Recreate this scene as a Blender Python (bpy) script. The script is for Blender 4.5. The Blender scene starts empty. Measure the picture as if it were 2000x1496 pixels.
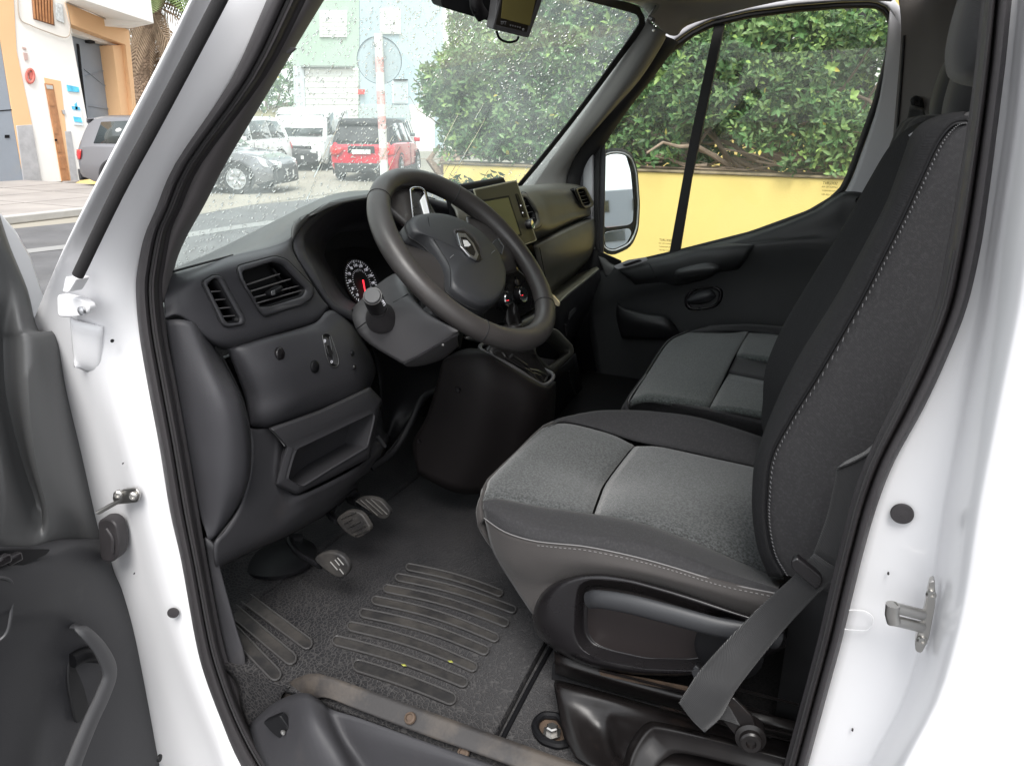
import bpy, bmesh, math, random
import numpy as np
from mathutils import Vector, Matrix
from mathutils.geometry import tessellate_polygon
R = math.radians
sc = bpy.context.scene
COL = sc.collection
random.seed(7)
# ------------------------------------------------------------------ camera
CAMP = Vector((0.0, 1.62, 1.65)); YAW, PITCH, ROLL = R(24.5), R(19.0), R(0.6)
_h = Vector((math.sin(YAW), -math.cos(YAW), 0))
FWD = _h*math.cos(PITCH) + Vector((0, 0, -math.sin(PITCH)))
RT = FWD.cross(Vector((0, 0, 1))).normalized(); UP = RT.cross(FWD)
RT, UP = RT*math.cos(ROLL)+UP*math.sin(ROLL), UP*math.cos(ROLL)-RT*math.sin(ROLL)
cd = bpy.data.cameras.new('camera'); cam = bpy.data.objects.new('camera', cd); COL.objects.link(cam)
cd.sensor_fit = 'HORIZONTAL'; cd.sensor_width = 36; cd.lens = 27; cd.clip_start = 0.02; cd.clip_end = 1500
cam.matrix_world = Matrix(((RT.x, UP.x, -FWD.x, CAMP.x), (RT.y, UP.y, -FWD.y, CAMP.y), (RT.z, UP.z, -FWD.z, CAMP.z), (0, 0, 0, 1)))
sc.camera = cam
# ------------------------------------------------------------------ sky and sun (overcast)
w = bpy.data.worlds.new('World'); sc.world = w; w.use_nodes = True
nt = w.node_tree; bg = nt.nodes['Background']
sky = nt.nodes.new('ShaderNodeTexSky'); sky.sky_type = 'NISHITA'; sky.sun_disc = False
sky.sun_elevation = R(52); sky.sun_rotation = R(200); sky.air_density = 1.0; sky.dust_density = 1.5; sky.ozone_density = 1.0
hs = nt.nodes.new('ShaderNodeHueSaturation'); hs.inputs['Saturation'].default_value = 0.16; hs.inputs['Value'].default_value = 1.0
nt.links.new(sky.outputs[0], hs.inputs['Color']); cl_ = nt.nodes.new('ShaderNodeMix'); cl_.data_type = 'RGBA'; cl_.inputs['Factor'].default_value = .62; cl_.inputs['B'].default_value = (2.55, 2.62, 2.72, 1)   # even cloud cover
nt.links.new(hs.outputs[0], cl_.inputs['A']); nt.links.new(cl_.outputs['Result'], bg.inputs['Color'])
bg.inputs['Strength'].default_value = 0.15
sd = bpy.data.lights.new('sun', 'SUN'); sd.energy = 1.2; sd.angle = R(30); sd.color = (1, 0.97, 0.93)
sun = bpy.data.objects.new('sun', sd); COL.objects.link(sun)
# sun high on the driver's side, slightly behind
_d = Vector((-0.35, 0.75, 1.25)).normalized()
sun.rotation_euler = _d.to_track_quat('Z', 'Y').to_euler()
sky.sun_rotation = math.atan2(_d.x, _d.y); sky.sun_elevation = math.asin(_d.z)
sc.view_settings.view_transform = 'Standard'; sc.view_settings.look = 'None'
sc.view_settings.exposure = 1.85; sc.view_settings.gamma = 1.0; sc.view_settings.use_curve_mapping = False
sc.render.engine = 'CYCLES'
cy = sc.cycles
cy.use_denoising = True; cy.max_bounces = 10; cy.diffuse_bounces = 6; cy.glossy_bounces = 4
cy.transmission_bounces = 6; cy.transparent_max_bounces = 16; cy.caustics_reflective = False; cy.caustics_refractive = False
cy.sample_clamp_indirect = 6.0

# ------------------------------------------------------------------ pixel -> point on a real plane of the place
def ray(px, py): return FWD + RT*((px-1000)/1500.0) + UP*((748-py)/1500.0)
def hit(px, py, ax, v):
    d = ray(px, py); return CAMP + d*((v-CAMP[ax])/d[ax])
def PX(px, py, v): return hit(px, py, 0, v)
def PY(px, py, v): return hit(px, py, 1, v)
def PZ(px, py, v): return hit(px, py, 2, v)
def PN(px, py, o, n):
    d = ray(px, py); o = Vector(o); n = Vector(n); return CAMP + d*((o-CAMP).dot(n)/d.dot(n))
def V(*a): return Vector(a)

# ------------------------------------------------------------------ materials
def nd(nt, t, **k):
    n = nt.nodes.new(t)
    for a, b in k.items():
        if a in n.inputs: n.inputs[a].default_value = b
        else: setattr(n, a, b)
    return n
def mat(name, col, rough=0.5, metal=0.0, bump=None, var=None, spec=0.5, coat=0.0, dirt=None, emis=None, sheen=0.0, rvar=None):
    """bump=(kind, scale, strength, distance)  var=(scale, amount)  dirt=(colour, scale, threshold, amount)"""
    m = bpy.data.materials.new(name); m.use_nodes = True
    nt = m.node_tree; b = nt.nodes['Principled BSDF']; L = nt.links.new
    c = (*col, 1)
    b.inputs['Base Color'].default_value = c; b.inputs['Roughness'].default_value = rough
    b.inputs['Metallic'].default_value = metal; b.inputs['Specular IOR Level'].default_value = spec
    b.inputs['Coat Weight'].default_value = coat; b.inputs['Coat Roughness'].default_value = 0.05
    if sheen: b.inputs['Sheen Weight'].default_value = sheen; b.inputs['Sheen Roughness'].default_value = .4
    if emis: b.inputs['Emission Color'].default_value = (*emis[0], 1); b.inputs['Emission Strength'].default_value = emis[1]
    tc = nt.nodes.new('ShaderNodeTexCoord'); out = None
    if var:
        n = nd(nt, 'ShaderNodeTexNoise', Scale=var[0], Detail=6.0, Roughness=0.6); L(tc.outputs['Object'], n.inputs['Vector'])
        mr = nd(nt, 'ShaderNodeMapRange'); mr.inputs['From Min'].default_value = .3; mr.inputs['From Max'].default_value = .7
        mr.inputs['To Min'].default_value = 1-var[1]; mr.inputs['To Max'].default_value = 1+var[1]
        L(n.outputs['Fac'], mr.inputs['Value'])
        mx = nd(nt, 'ShaderNodeVectorMath', operation='SCALE'); mx.inputs[0].default_value = col
        L(mr.outputs[0], mx.inputs['Scale']); out = mx.outputs[0]
    if dirt:
        n = nd(nt, 'ShaderNodeTexNoise', Scale=dirt[1], Detail=9.0, Roughness=0.68); L(tc.outputs['Object'], n.inputs['Vector'])
        mr = nd(nt, 'ShaderNodeMapRange'); mr.inputs['From Min'].default_value = dirt[2]; mr.inputs['From Max'].default_value = dirt[2]+.22
        mr.inputs['To Max'].default_value = dirt[3]; L(n.outputs['Fac'], mr.inputs['Value'])
        mi = nd(nt, 'ShaderNodeMix', data_type='RGBA'); L(mr.outputs[0], mi.inputs['Factor'])
        if out: L(out, mi.inputs['A'])
        else: mi.inputs['A'].default_value = c
        mi.inputs['B'].default_value = (*dirt[0], 1); out = mi.outputs['Result']
    if out: L(out, b.inputs['Base Color'])
    if rvar:
        n = nd(nt, 'ShaderNodeTexNoise', Scale=rvar[0], Detail=5.0); L(tc.outputs['Object'], n.inputs['Vector'])
        mr = nd(nt, 'ShaderNodeMapRange'); mr.inputs['To Min'].default_value = rough-rvar[1]; mr.inputs['To Max'].default_value = rough+rvar[1]
        mr.inputs['From Min'].default_value = .3; mr.inputs['From Max'].default_value = .7
        L(n.outputs['Fac'], mr.inputs['Value']); L(mr.outputs[0], b.inputs['Roughness'])
    if bump:
        if bump[0] == 'noise':
            n = nd(nt, 'ShaderNodeTexNoise', Scale=bump[1], Detail=3.0); o = n.outputs['Fac']
        elif bump[0] == 'voronoi':
            n = nd(nt, 'ShaderNodeTexVoronoi', Scale=bump[1]); n.feature = 'DISTANCE_TO_EDGE'
            rr = nd(nt, 'ShaderNodeMapRange'); rr.inputs['From Max'].default_value = .22; L(n.outputs['Distance'], rr.inputs['Value']); o = rr.outputs[0]
        elif bump[0] == 'weave':
            n = nd(nt, 'ShaderNodeTexWave', Scale=bump[1]); n.bands_direction = 'DIAGONAL'; o = n.outputs['Fac']
        L(tc.outputs['Object'], n.inputs['Vector'])
        bp = nd(nt, 'ShaderNodeBump', Strength=bump[2], Distance=bump[3]); L(o, bp.inputs['Height']); L(bp.outputs[0], b.inputs['Normal'])
    return m
def glass_mat(name, tint, rough=0.0, veil=0.0, veilcol=(.85, .95, .92), refl=1.0, stains=False):
    """clear sheet glass: transparent + fresnel reflection + a thin scattering film of dirt and damp"""
    m = bpy.data.materials.new(name); m.use_nodes = True; nt = m.node_tree; nt.nodes.clear(); L = nt.links.new
    o = nt.nodes.new('ShaderNodeOutputMaterial'); t = nd(nt, 'ShaderNodeBsdfTransparent', Color=(*tint, 1))
    g = nd(nt, 'ShaderNodeBsdfGlossy', Roughness=rough, Color=(1, 1, 1, 1)); f = nd(nt, 'ShaderNodeFresnel', IOR=1.45)
    mm = nd(nt, 'ShaderNodeMath', operation='MULTIPLY'); mm.inputs[1].default_value = refl; L(f.outputs[0], mm.inputs[0])
    mx = nt.nodes.new('ShaderNodeMixShader'); L(mm.outputs[0], mx.inputs[0]); L(t.outputs[0], mx.inputs[1]); L(g.outputs[0], mx.inputs[2])
    if veil:
        d = nd(nt, 'ShaderNodeBsdfTranslucent', Color=(*veilcol, 1))
        tc = nt.nodes.new('ShaderNodeTexCoord'); n = nd(nt, 'ShaderNodeTexNoise', Scale=5.0, Detail=8.0, Roughness=.65); L(tc.outputs['Object'], n.inputs['Vector'])
        mr = nd(nt, 'ShaderNodeMapRange'); mr.inputs['From Min'].default_value = .3; mr.inputs['From Max'].default_value = .75
        mr.inputs['To Min'].default_value = veil*.6; mr.inputs['To Max'].default_value = veil*1.5; L(n.outputs['Fac'], mr.inputs['Value'])
        m2 = nt.nodes.new('ShaderNodeMixShader'); L(mr.outputs[0], m2.inputs[0]); L(mx.outputs[0], m2.inputs[1]); L(d.outputs[0], m2.inputs[2]); mx = m2
    L(mx.outputs[0], o.inputs['Surface']); return m
M = {}
M['dash'] = mat('dash_plastic', (.040, .0395, .044), .50, spec=.40, bump=('noise', 620, .25, .0006), var=(9, .08), rvar=(14, .06))
M['dash_dusty'] = mat('dusty_dash_plastic', (.034, .0335, .037), .55, spec=.35, bump=('noise', 620, .25, .0006), dirt=((.07, .06, .055), 9, .55, .35), rvar=(14, .06))
M['dash_pad'] = mat('dash_pad_plastic', (.046, .046, .046), .44, bump=('noise', 520, .3, .0007), var=(7, .08))
M['shelf_lit'] = mat('shelf_plastic_lit', (.17, .165, .125), .5, bump=('noise', 520, .3, .0007))  # daylight from the passenger window is put into this pale colour
M['pax_dash_lit'] = mat('passenger_dash_plastic_lit', (.095, .092, .080), .46, bump=('noise', 520, .3, .0007), var=(7, .06))  # same plastic as the dash, windshield daylight put into its lighter colour
M['black'] = mat('black_plastic', (.006, .006, .007), .5, spec=.2, bump=('noise', 700, .15, .0004))
M['gloss_black'] = mat('gloss_black_plastic', (.009, .008, .009), .30, coat=.12, rvar=(30, .06))
M['void'] = mat('dark_cavity', (.004, .004, .005), .7)
M['shroud'] = mat('column_shroud_plastic', (.088, .085, .088), .46, bump=('noise', 560, .25, .0006))
M['leather'] = mat('wheel_leather', (.034, .031, .030), .40, bump=('noise', 380, .22, .0006), dirt=((.060, .047, .039), 14, .56, .5), rvar=(22, .10))
M['hub'] = mat('airbag_cover', (.027, .028, .031), .50, bump=('noise', 520, .3, .0006))
M['chrome'] = mat('chrome', (.75, .75, .77), .12, 1.0)
M['satin'] = mat('satin_silver', (.52, .53, .55), .30, .9)
M['steel'] = mat('brushed_steel', (.50, .49, .47), .35, 1.0, bump=('noise', 120, .1, .0005))
M['white'] = mat('white_paint', (.74, .74, .755), .32, coat=.5, var=(2.5, .012))
M['seal'] = mat('rubber_seal', (.032, .029, .031), .60, bump=('noise', 500, .4, .0008), rvar=(30, .08))
M['seal_fab'] = mat('seal_flock', (.018, .017, .018), .8, bump=('noise', 900, .5, .0008))
M['paxpillar_lit'] = mat('passenger_pillar_trim_lit', (.20, .195, .19), .55, bump=('noise', 500, .2, .0005))  # lighter than the driver side: light through the windshield painted in
M['apillar'] = mat('pillar_trim', (.13, .12, .122), .55, bump=('noise', 500, .2, .0005))
M['headliner'] = mat('headliner_trim', (.36, .335, .30), .75, bump=('noise', 700, .35, .0006), var=(5, .05))
M['rubmat'] = mat('rubber_floor_mat', (.009, .009, .0105), .62, spec=.22, bump=('voronoi', 130, .35, .0010), dirt=((.055, .047, .040), 5.5, .52, .45), rvar=(9, .10))
M['ribmat'] = mat('rubber_floor_rib', (.020, .0193, .020), .55, spec=.3, bump=('noise', 90, .3, .001), dirt=((.060, .055, .050), 16, .40, .7), rvar=(12, .12))
M['sill'] = mat('worn_sill_plastic', (.022, .020, .020), .55, bump=('noise', 240, .3, .0008), dirt=((.066, .054, .044), 14, .40, .8))
M['seat_grey'] = None
M['foam'] = mat('seat_side_fabric', (.016, .0155, .017), .85, dirt=((.040, .039, .042), 260, .48, .6), bump=('weave', 330, .35, .0006), sheen=.1, var=(9, .12))
M['skirt'] = mat('seat_skirt_fabric', (.034, .0305, .0295), .85, bump=('noise', 420, .4, .0008), sheen=.12, var=(6, .15))
M['thread'] = mat('white_thread', (.17, .165, .165), .8)
M['belt'] = mat('seat_belt_webbing', (.021, .021, .022), .7, spec=.3, bump=('weave', 420, .6, .0006), sheen=.2)
M['red'] = mat('needle_red', (.9, .02, .03), .4, emis=((1, .03, .05), .55))
M['dialwhite'] = mat('dial_white', (.75, .75, .78), .5, emis=((.8, .8, .9), .12))
M['print'] = mat('grey_print', (.25, .25, .26), .5)
M['screen'] = mat('screen_glass_reflect', (.135, .125, .060), .22, spec=.6)  # khaki reflection on the dark screen, put into the base colour
M['handle_grey'] = mat('handle_grey_plastic', (.048, .048, .051), .5, bump=('noise', 520, .2, .0005))
M['rust'] = mat('rusty_metal', (.075, .050, .034), .8, bump=('noise', 120, .5, .001), var=(40, .4))
M['seatsteel'] = mat('black_painted_steel', (.007, .0058, .0058), .34, spec=.4, dirt=((.06, .04, .03), 18, .58, .5), rvar=(20, .08))
M['mirror'] = mat('mirror_glass', (.85, .88, .90), .02, 1.0)
M['glass'] = glass_mat('side_window_glass', (.95, .97, .95), veil=.02, refl=.45)
M['wsglass'] = glass_mat('windshield_glass', (.90, .97, .94), veil=.135, refl=.6)
M['keygold'] = mat('key_metal', (.6, .52, .34), .3, 1.0)
def seatcloth(name, base, light):
    m = mat(name, base, .9, sheen=.3); nt = m.node_tree; L = nt.links.new; b = nt.nodes['Principled BSDF']
    tc = nt.nodes.new('ShaderNodeTexCoord'); mp = nt.nodes.new('ShaderNodeMapping'); mp.inputs['Rotation'].default_value = (0, 0, R(33)); L(tc.outputs['Object'], mp.inputs['Vector'])
    wv = nd(nt, 'ShaderNodeTexWave', Scale=165.0, Distortion=.3); wv.bands_direction = 'X'; L(mp.outputs[0], wv.inputs['Vector'])
    n = nd(nt, 'ShaderNodeTexNoise', Scale=270.0, Detail=2.0, Roughness=.7); L(tc.outputs['Object'], n.inputs['Vector'])
    n2 = nd(nt, 'ShaderNodeTexNoise', Scale=6.0, Detail=6.0); L(tc.outputs['Object'], n2.inputs['Vector'])
    th = nd(nt, 'ShaderNodeMapRange'); th.inputs['From Min'].default_value = .40; th.inputs['From Max'].default_value = .62; L(n.outputs['Fac'], th.inputs['Value'])
    a = nd(nt, 'ShaderNodeMath', operation='MULTIPLY_ADD'); L(wv.outputs['Fac'], a.inputs[0]); a.inputs[1].default_value = .30; L(th.outputs[0], a.inputs[2])
    a2 = nd(nt, 'ShaderNodeMath', operation='MULTIPLY'); L(a.outputs[0], a2.inputs[0]); a2.inputs[1].default_value = .55
    s = nd(nt, 'ShaderNodeMath', operation='MULTIPLY_ADD'); L(n2.outputs['Fac'], s.inputs[0]); s.inputs[1].default_value = .20; L(a2.outputs[0], s.inputs[2])
    mi = nd(nt, 'ShaderNodeMix', data_type='RGBA'); L(s.outputs[0], mi.inputs['Factor']); mi.inputs['A'].default_value = (*base, 1); mi.inputs['B'].default_value = (*light, 1)
    L(mi.outputs['Result'], b.inputs['Base Color'])
    bp = nd(nt, 'ShaderNodeBump', Strength=.5, Distance=.0008); L(wv.outputs['Fac'], bp.inputs['Height']); L(bp.outputs[0], b.inputs['Normal'])
    return m
M['seat_grey'] = seatcloth('seat_centre_cloth', (.009, .010, .010), (.098, .103, .104))
M['pax_grey'] = seatcloth('bench_cloth', (.010, .012, .0118), (.115, .130, .124))

def dust_daylight_mat():
    """moulded rubber: pebble cells, edges pale with dust and with painted-in daylight"""
    m = mat('rubber_floor_mat', (.010, .010, .0115), .6, spec=.25); nt = m.node_tree; L = nt.links.new; b = nt.nodes['Principled BSDF']
    tc = nt.nodes.new('ShaderNodeTexCoord'); vo = nd(nt, 'ShaderNodeTexVoronoi', Scale=150.0); vo.feature = 'DISTANCE_TO_EDGE'; L(tc.outputs['Object'], vo.inputs['Vector'])
    e = nd(nt, 'ShaderNodeMapRange'); e.inputs['From Min'].default_value = .02; e.inputs['From Max'].default_value = .16; e.inputs['To Min'].default_value = 1; e.inputs['To Max'].default_value = 0; L(vo.outputs['Distance'], e.inputs['Value'])
    n = nd(nt, 'ShaderNodeTexNoise', Scale=5.0, Detail=8.0, Roughness=.7); L(tc.outputs['Object'], n.inputs['Vector'])
    d = nd(nt, 'ShaderNodeMapRange'); d.inputs['From Min'].default_value = .40; d.inputs['From Max'].default_value = .66; L(n.outputs['Fac'], d.inputs['Value'])
    # cell edges lighter towards the door sill: daylight put into the colour
    sx = nt.nodes.new('ShaderNodeSeparateXYZ'); L(tc.outputs['Object'], sx.inputs[0]); y = nd(nt, 'ShaderNodeMapRange'); y.inputs['From Min'].default_value = .45; y.inputs['From Max'].default_value = .86; y.inputs['To Min'].default_value = .12; L(sx.outputs['Y'], y.inputs['Value'])
    k = nd(nt, 'ShaderNodeMath', operation='MULTIPLY'); L(e.outputs[0], k.inputs[0]); L(y.outputs[0], k.inputs[1])
    k2 = nd(nt, 'ShaderNodeMath', operation='MULTIPLY_ADD'); L(d.outputs[0], k2.inputs[0]); k2.inputs[1].default_value = .30; L(k.outputs[0], k2.inputs[2]); k2.use_clamp = True
    mi = nd(nt, 'ShaderNodeMix', data_type='RGBA'); L(k2.outputs[0], mi.inputs['Factor']); mi.inputs['A'].default_value = (.0085, .0085, .010, 1); mi.inputs['B'].default_value = (.037, .035, .035, 1); L(mi.outputs['Result'], b.inputs['Base Color'])
    bp = nd(nt, 'ShaderNodeBump', Strength=.5, Distance=.001); bp.invert = True; L(e.outputs[0], bp.inputs['Height']); L(bp.outputs[0], b.inputs['Normal'])
    return m
M['rubmat'] = dust_daylight_mat()
M['riblip'] = mat('rib_lip_rubber', (.052, .050, .050), .5)
# ------------------------------------------------------------------ object helpers
def tag(o, label=None, cat=None, group=None, kind=None):
    if label: o['label'] = label
    if cat: o['category'] = cat
    if group: o['group'] = group
    if kind: o['kind'] = kind
    return o
def empty(name, loc=(0, 0, 0), rz=0, **k):
    o = bpy.data.objects.new(name, None); o.empty_display_size = .2; COL.objects.link(o); o.location = loc; o.rotation_euler.z = rz
    return tag(o, **k)
def mk(name, Vs, F, m, parent=None, smooth=40, bevel=0, seg=2, solid=0, sub=0, soff=-1, **k):
    me = bpy.data.meshes.new(name); me.from_pydata([tuple(v) for v in Vs], [], F); me.update()
    if m is not None: me.materials.append(m)
    o = bpy.data.objects.new(name, me); COL.objects.link(o)
    if parent is not None: o.parent = parent
    me.polygons.foreach_set('use_smooth', [True]*len(me.polygons))
    if smooth < 180: me.set_sharp_from_angle(angle=R(smooth))
    if solid:
        md = o.modifiers.new('solid', 'SOLIDIFY'); md.thickness = solid; md.offset = soff; md.use_even_offset = False
    if bevel:
        md = o.modifiers.new('bevel', 'BEVEL'); md.width = bevel; md.segments = seg; md.limit_method = 'ANGLE'; md.angle_limit = R(38); md.harden_normals = False
        if smooth < 180: pass
    if sub:
        md = o.modifiers.new('sub', 'SUBSURF'); md.levels = sub; md.render_levels = sub
    return tag(o, **k)
def crom(P, k, closed=False):
    n = len(P); out = []
    if n < 2: return list(P)
    rng = range(n if closed else n-1)
    for i in rng:
        p1, p2 = P[i], P[(i+1) % n]
        p0 = P[(i-1) % n] if (closed or i > 0) else p1*2-p2
        p3 = P[(i+2) % n] if (closed or i < n-2) else p2*2-p1
        for j in range(k):
            t = j/k
            out.append(.5*((2*p1)+(p2-p0)*t+(2*p0-5*p1+4*p2-p3)*t*t+(3*p1-p0-3*p2+p3)*t*t*t))
    if not closed: out.append(P[-1].copy())
    return out
def ro(P, r, n=4):
    """round the corners of a closed pixel/3D polygon; r number or list"""
    out = []; N = len(P); P = [Vector(p) for p in P]
    for i in range(N):
        rr = r[i] if isinstance(r, (list, tuple)) else r
        a, b, c = P[i-1], P[i], P[(i+1) % N]
        u, v = (a-b), (c-b); lu, lv = u.length, v.length
        d = min(rr, lu*.49, lv*.49); s = b+u*(d/lu); e = b+v*(d/lv)
        for j in range(n+1):
            t = j/n; out.append(s*(1-t)**2+b*2*t*(1-t)+e*t*t)
    return out
def net(name, rows, m, parent=None, su=4, sv=4, solid=.004, cu=False, cv=False, puff=0, flip=None, smooth=60, **k):
    """rows of control points -> smooth sheet, front turned towards the viewer's side, with real thickness behind"""
    rows = [crom([Vector(p) for p in r], sv, cv) for r in rows]
    cols = [crom([r[j] for r in rows], su, cu) for j in range(len(rows[0]))]
    nu, nv = len(cols[0]), len(cols); Vs = [cols[j][i].copy() for i in range(nu) for j in range(nv)]
    F = []
    for i in range(nu if cu else nu-1):
        for j in range(nv if cv else nv-1):
            F.append((i*nv+j, i*nv+(j+1) % nv, ((i+1) % nu)*nv+(j+1) % nv, ((i+1) % nu)*nv+j))
    s = 0
    for f in F[::max(1, len(F)//60)]:
        a, b, c, d = (Vs[q] for q in f); nn = (c-a).cross(d-b); s += nn.dot(CAMP-(a+c)/2)
    if (s < 0) != bool(flip): F = [f[::-1] for f in F]
    if puff:
        acc = [Vector((0, 0, 0)) for _ in Vs]
        for f in F:
            a, b, c, d = (Vs[q] for q in f); nn = (c-a).cross(d-b)
            for q in f: acc[q] += nn
        for i in range(nu):
            for j in range(nv):
                q = i*nv+j; u = i/(nu-1); v = j/(nv-1)
                s = (1 if cu else math.sin(math.pi*u)**.5 if 0 < u < 1 else 0)*(1 if cv else math.sin(math.pi*v)**.5 if 0 < v < 1 else 0)
                if acc[q].length: Vs[q] += acc[q].normalized()*puff*s
    return mk(name, Vs, F, m, parent, smooth=smooth, solid=solid, **k)
def plate(name, P, ext, m, parent=None, holes=(), bevel=.002, seg=2, **k):
    """flat piece: outline P (3D) pushed back along ext (vector), optional holes"""
    ext = Vector(ext); loops = [list(P)]+[list(h) for h in holes]
    allp = [Vector(p) for l in loops for p in l]; tris = tessellate_polygon([[Vector(p) for p in l] for l in loops])
    n = len(allp); F = []
    nn = Vector((0, 0, 0))
    a, b, c = (allp[q] for q in tris[0]); nn = (b-a).cross(c-a)
    flip = nn.dot(ext) > 0
    if len(loops) == 1:
        idx = list(range(n)); area = Vector((0, 0, 0))
        for i in range(n): area += allp[i].cross(allp[(i+1) % n])
        if area.dot(ext) > 0: F += [tuple(idx[::-1]), tuple(q+n for q in idx)]
        else: F += [tuple(idx), tuple(q+n for q in idx[::-1])]
    else:
        for t in tris:
            t = tuple(t); F.append(t[::-1] if flip else t); F.append(tuple(q+n for q in (t if flip else t[::-1])))
    s = 0
    for l in loops:
        L_ = len(l)
        for i in range(L_):
            F.append((s+i, s+i+n, s+(i+1) % L_+n, s+(i+1) % L_))
        s += L_
    o = mk(name, allp+[p+ext for p in allp], F, m, parent, smooth=38, bevel=bevel, seg=seg, **k)
    bm = bmesh.new(); bm.from_mesh(o.data); bmesh.ops.recalc_face_normals(bm, faces=bm.faces); bm.to_mesh(o.data); bm.free()
    return o
def ring(name, outer, inner, ext, m, parent=None, bevel=.0015, rise=None, **k):
    """closed frame between two loops of equal count, extruded by ext"""
    n = len(outer); ext = Vector(ext); Vs = list(outer)+list(inner)+[p+ext for p in outer]+[p+ext for p in inner]; F = []
    for i in range(n):
        j = (i+1) % n
        F += [(i, j, n+j, n+i), (2*n+i, 3*n+i, 3*n+j, 2*n+j), (i, 2*n+i, 2*n+j, j), (n+i, n+j, 3*n+j, 3*n+i)]
    o = mk(name, Vs, F, m, parent, smooth=38, bevel=bevel, **k)
    bm = bmesh.new(); bm.from_mesh(o.data); bmesh.ops.recalc_face_normals(bm, faces=bm.faces); bm.to_mesh(o.data); bm.free()
    return o
def tube_geo(path, r, sides=10, closed=False, flat=None, up=None, capped=True):
    P = [Vector(p) for p in path]; n = len(P); Vs = []; F = []
    prev = None
    for i, p in enumerate(P):
        t = ((P[(i+1) % n]-P[i-1]) if closed or 0 < i < n-1 else (P[1]-P[0] if i == 0 else P[-1]-P[-2])).normalized()
        if up is not None: a = (Vector(up)-t*Vector(up).dot(t)).normalized()
        elif prev is None:
            a = t.orthogonal().normalized()
        else: a = (prev-t*prev.dot(t)).normalized()
        prev = a; b = t.cross(a); rr = r[i] if isinstance(r, (list, tuple)) else r
        fa, fb = flat if flat else (1, 1)
        for s in range(sides):
            q = 2*math.pi*s/sides; Vs.append(p+a*(math.cos(q)*rr*fa)+b*(math.sin(q)*rr*fb))
    for i in range(n if closed else n-1):
        for s in range(sides):
            j = (i+1) % n; F.append((i*sides+s, i*sides+(s+1) % sides, j*sides+(s+1) % sides, j*sides+s))
    if not closed and capped: F += [tuple(range(sides))[::-1], tuple((n-1)*sides+s for s in range(sides))]
    return Vs, F
def tube(name, path, r, m, parent=None, sides=10, closed=False, k_=0, flat=None, up=None, **k):
    P = crom([Vector(p) for p in path], k_, closed) if k_ else path
    if k_ and isinstance(r, (list, tuple)):
        rr = [Vector((q, 0, 0)) for q in r]; r = [q.x for q in crom(rr, k_, closed)]
    Vs, F = tube_geo(P, r, sides, closed, flat, up); return mk(name, Vs, F, m, parent, **k)
def join_geo(parts):
    Vs = []; F = []
    for v, f in parts:
        o = len(Vs); Vs += list(v); F += [tuple(q+o for q in g) for g in f]
    return Vs, F
def lathe_geo(c, axis, prof, n=28, ref=None):
    c = Vector(c); ax = Vector(axis).normalized(); a = (Vector(ref) if ref else ax.orthogonal()); a = (a-ax*a.dot(ax)).normalized(); b = ax.cross(a)
    Vs = []; F = []
    for r, h in prof:
        for s in range(n):
            q = 2*math.pi*s/n; Vs.append(c+ax*h+(a*math.cos(q)+b*math.sin(q))*r)
    for i in range(len(prof)-1):
        for s in range(n): F.append((i*n+s, i*n+(s+1) % n, (i+1)*n+(s+1) % n, (i+1)*n+s))
    F += [tuple(range(n))[::-1], tuple((len(prof)-1)*n+s for s in range(n))]
    return Vs, F
def lathe(name, c, axis, prof, m, parent=None, n=28, **k):
    Vs, F = lathe_geo(c, axis, prof, n); return mk(name, Vs, F, m, parent, **k)
def box_geo(c, s, rot=None):
    c = Vector(c); Vs = []
    for x in (-1, 1):
        for y in (-1, 1):
            for z in (-1, 1):
                v = Vector((x*s[0]/2, y*s[1]/2, z*s[2]/2)); Vs.append(c+(rot @ v if rot is not None else v))
    return Vs, [(0, 1, 3, 2), (4, 6, 7, 5), (0, 4, 5, 1), (2, 3, 7, 6), (0, 2, 6, 4), (1, 5, 7, 3)]
def box(name, c, s, m, parent=None, bevel=.003, rot=None, **k):
    Vs, F = box_geo(c, s, rot); return mk(name, Vs, F, m, parent, bevel=bevel, **k)
def orient(n, up=(0, 0, 1)):
    """rotation whose Z is n and whose Y is close to up"""
    z = Vector(n).normalized(); y = Vector(up); y = (y-z*y.dot(z)).normalized(); x = y.cross(z)
    return Matrix(((x.x, y.x, z.x), (x.y, y.y, z.y), (x.z, y.z, z.z)))
def text(name, s, loc, rot, size, m, parent=None, ext=.0002, align='CENTER', mirror=False, **k):
    cu = bpy.data.curves.new(name, 'FONT'); cu.body = s; cu.size = size; cu.extrude = ext; cu.align_x = align; cu.align_y = 'CENTER'; cu.resolution_u = 3
    tmp = bpy.data.objects.new(name, cu); me = bpy.data.meshes.new_from_object(tmp); bpy.data.objects.remove(tmp); me.materials.clear(); me.materials.append(m)
    o = bpy.data.objects.new(name, me); COL.objects.link(o); o.parent = parent
    mw = rot.to_4x4(); mw.translation = Vector(loc); 
    if mirror: mw = mw @ Matrix.Diagonal((-1, 1, 1, 1))
    o.matrix_world = mw; return tag(o, **k)
def inpoly(x, y, P):
    c = False; n = len(P)
    for i in range(n):
        (x1, y1), (x2, y2) = P[i], P[i-1]
        if (y1 > y) != (y2 > y) and x < (x2-x1)*(y-y1)/(y2-y1)+x1: c = not c
    return c
def topx(p):
    v = p-CAMP; z = v.dot(FWD); return 1000+1500*v.dot(RT)/z, 748-1500*v.dot(UP)/z
def punch(o, P):
    """cut an opening in a sheet"""
    bm = bmesh.new(); bm.from_mesh(o.data)
    dl = [f for f in bm.faces if inpoly(*topx(f.calc_center_median()), P)]
    bmesh.ops.delete(bm, geom=dl, context='FACES'); bm.to_mesh(o.data); bm.free()
from mathutils.bvhtree import BVHTree
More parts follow.
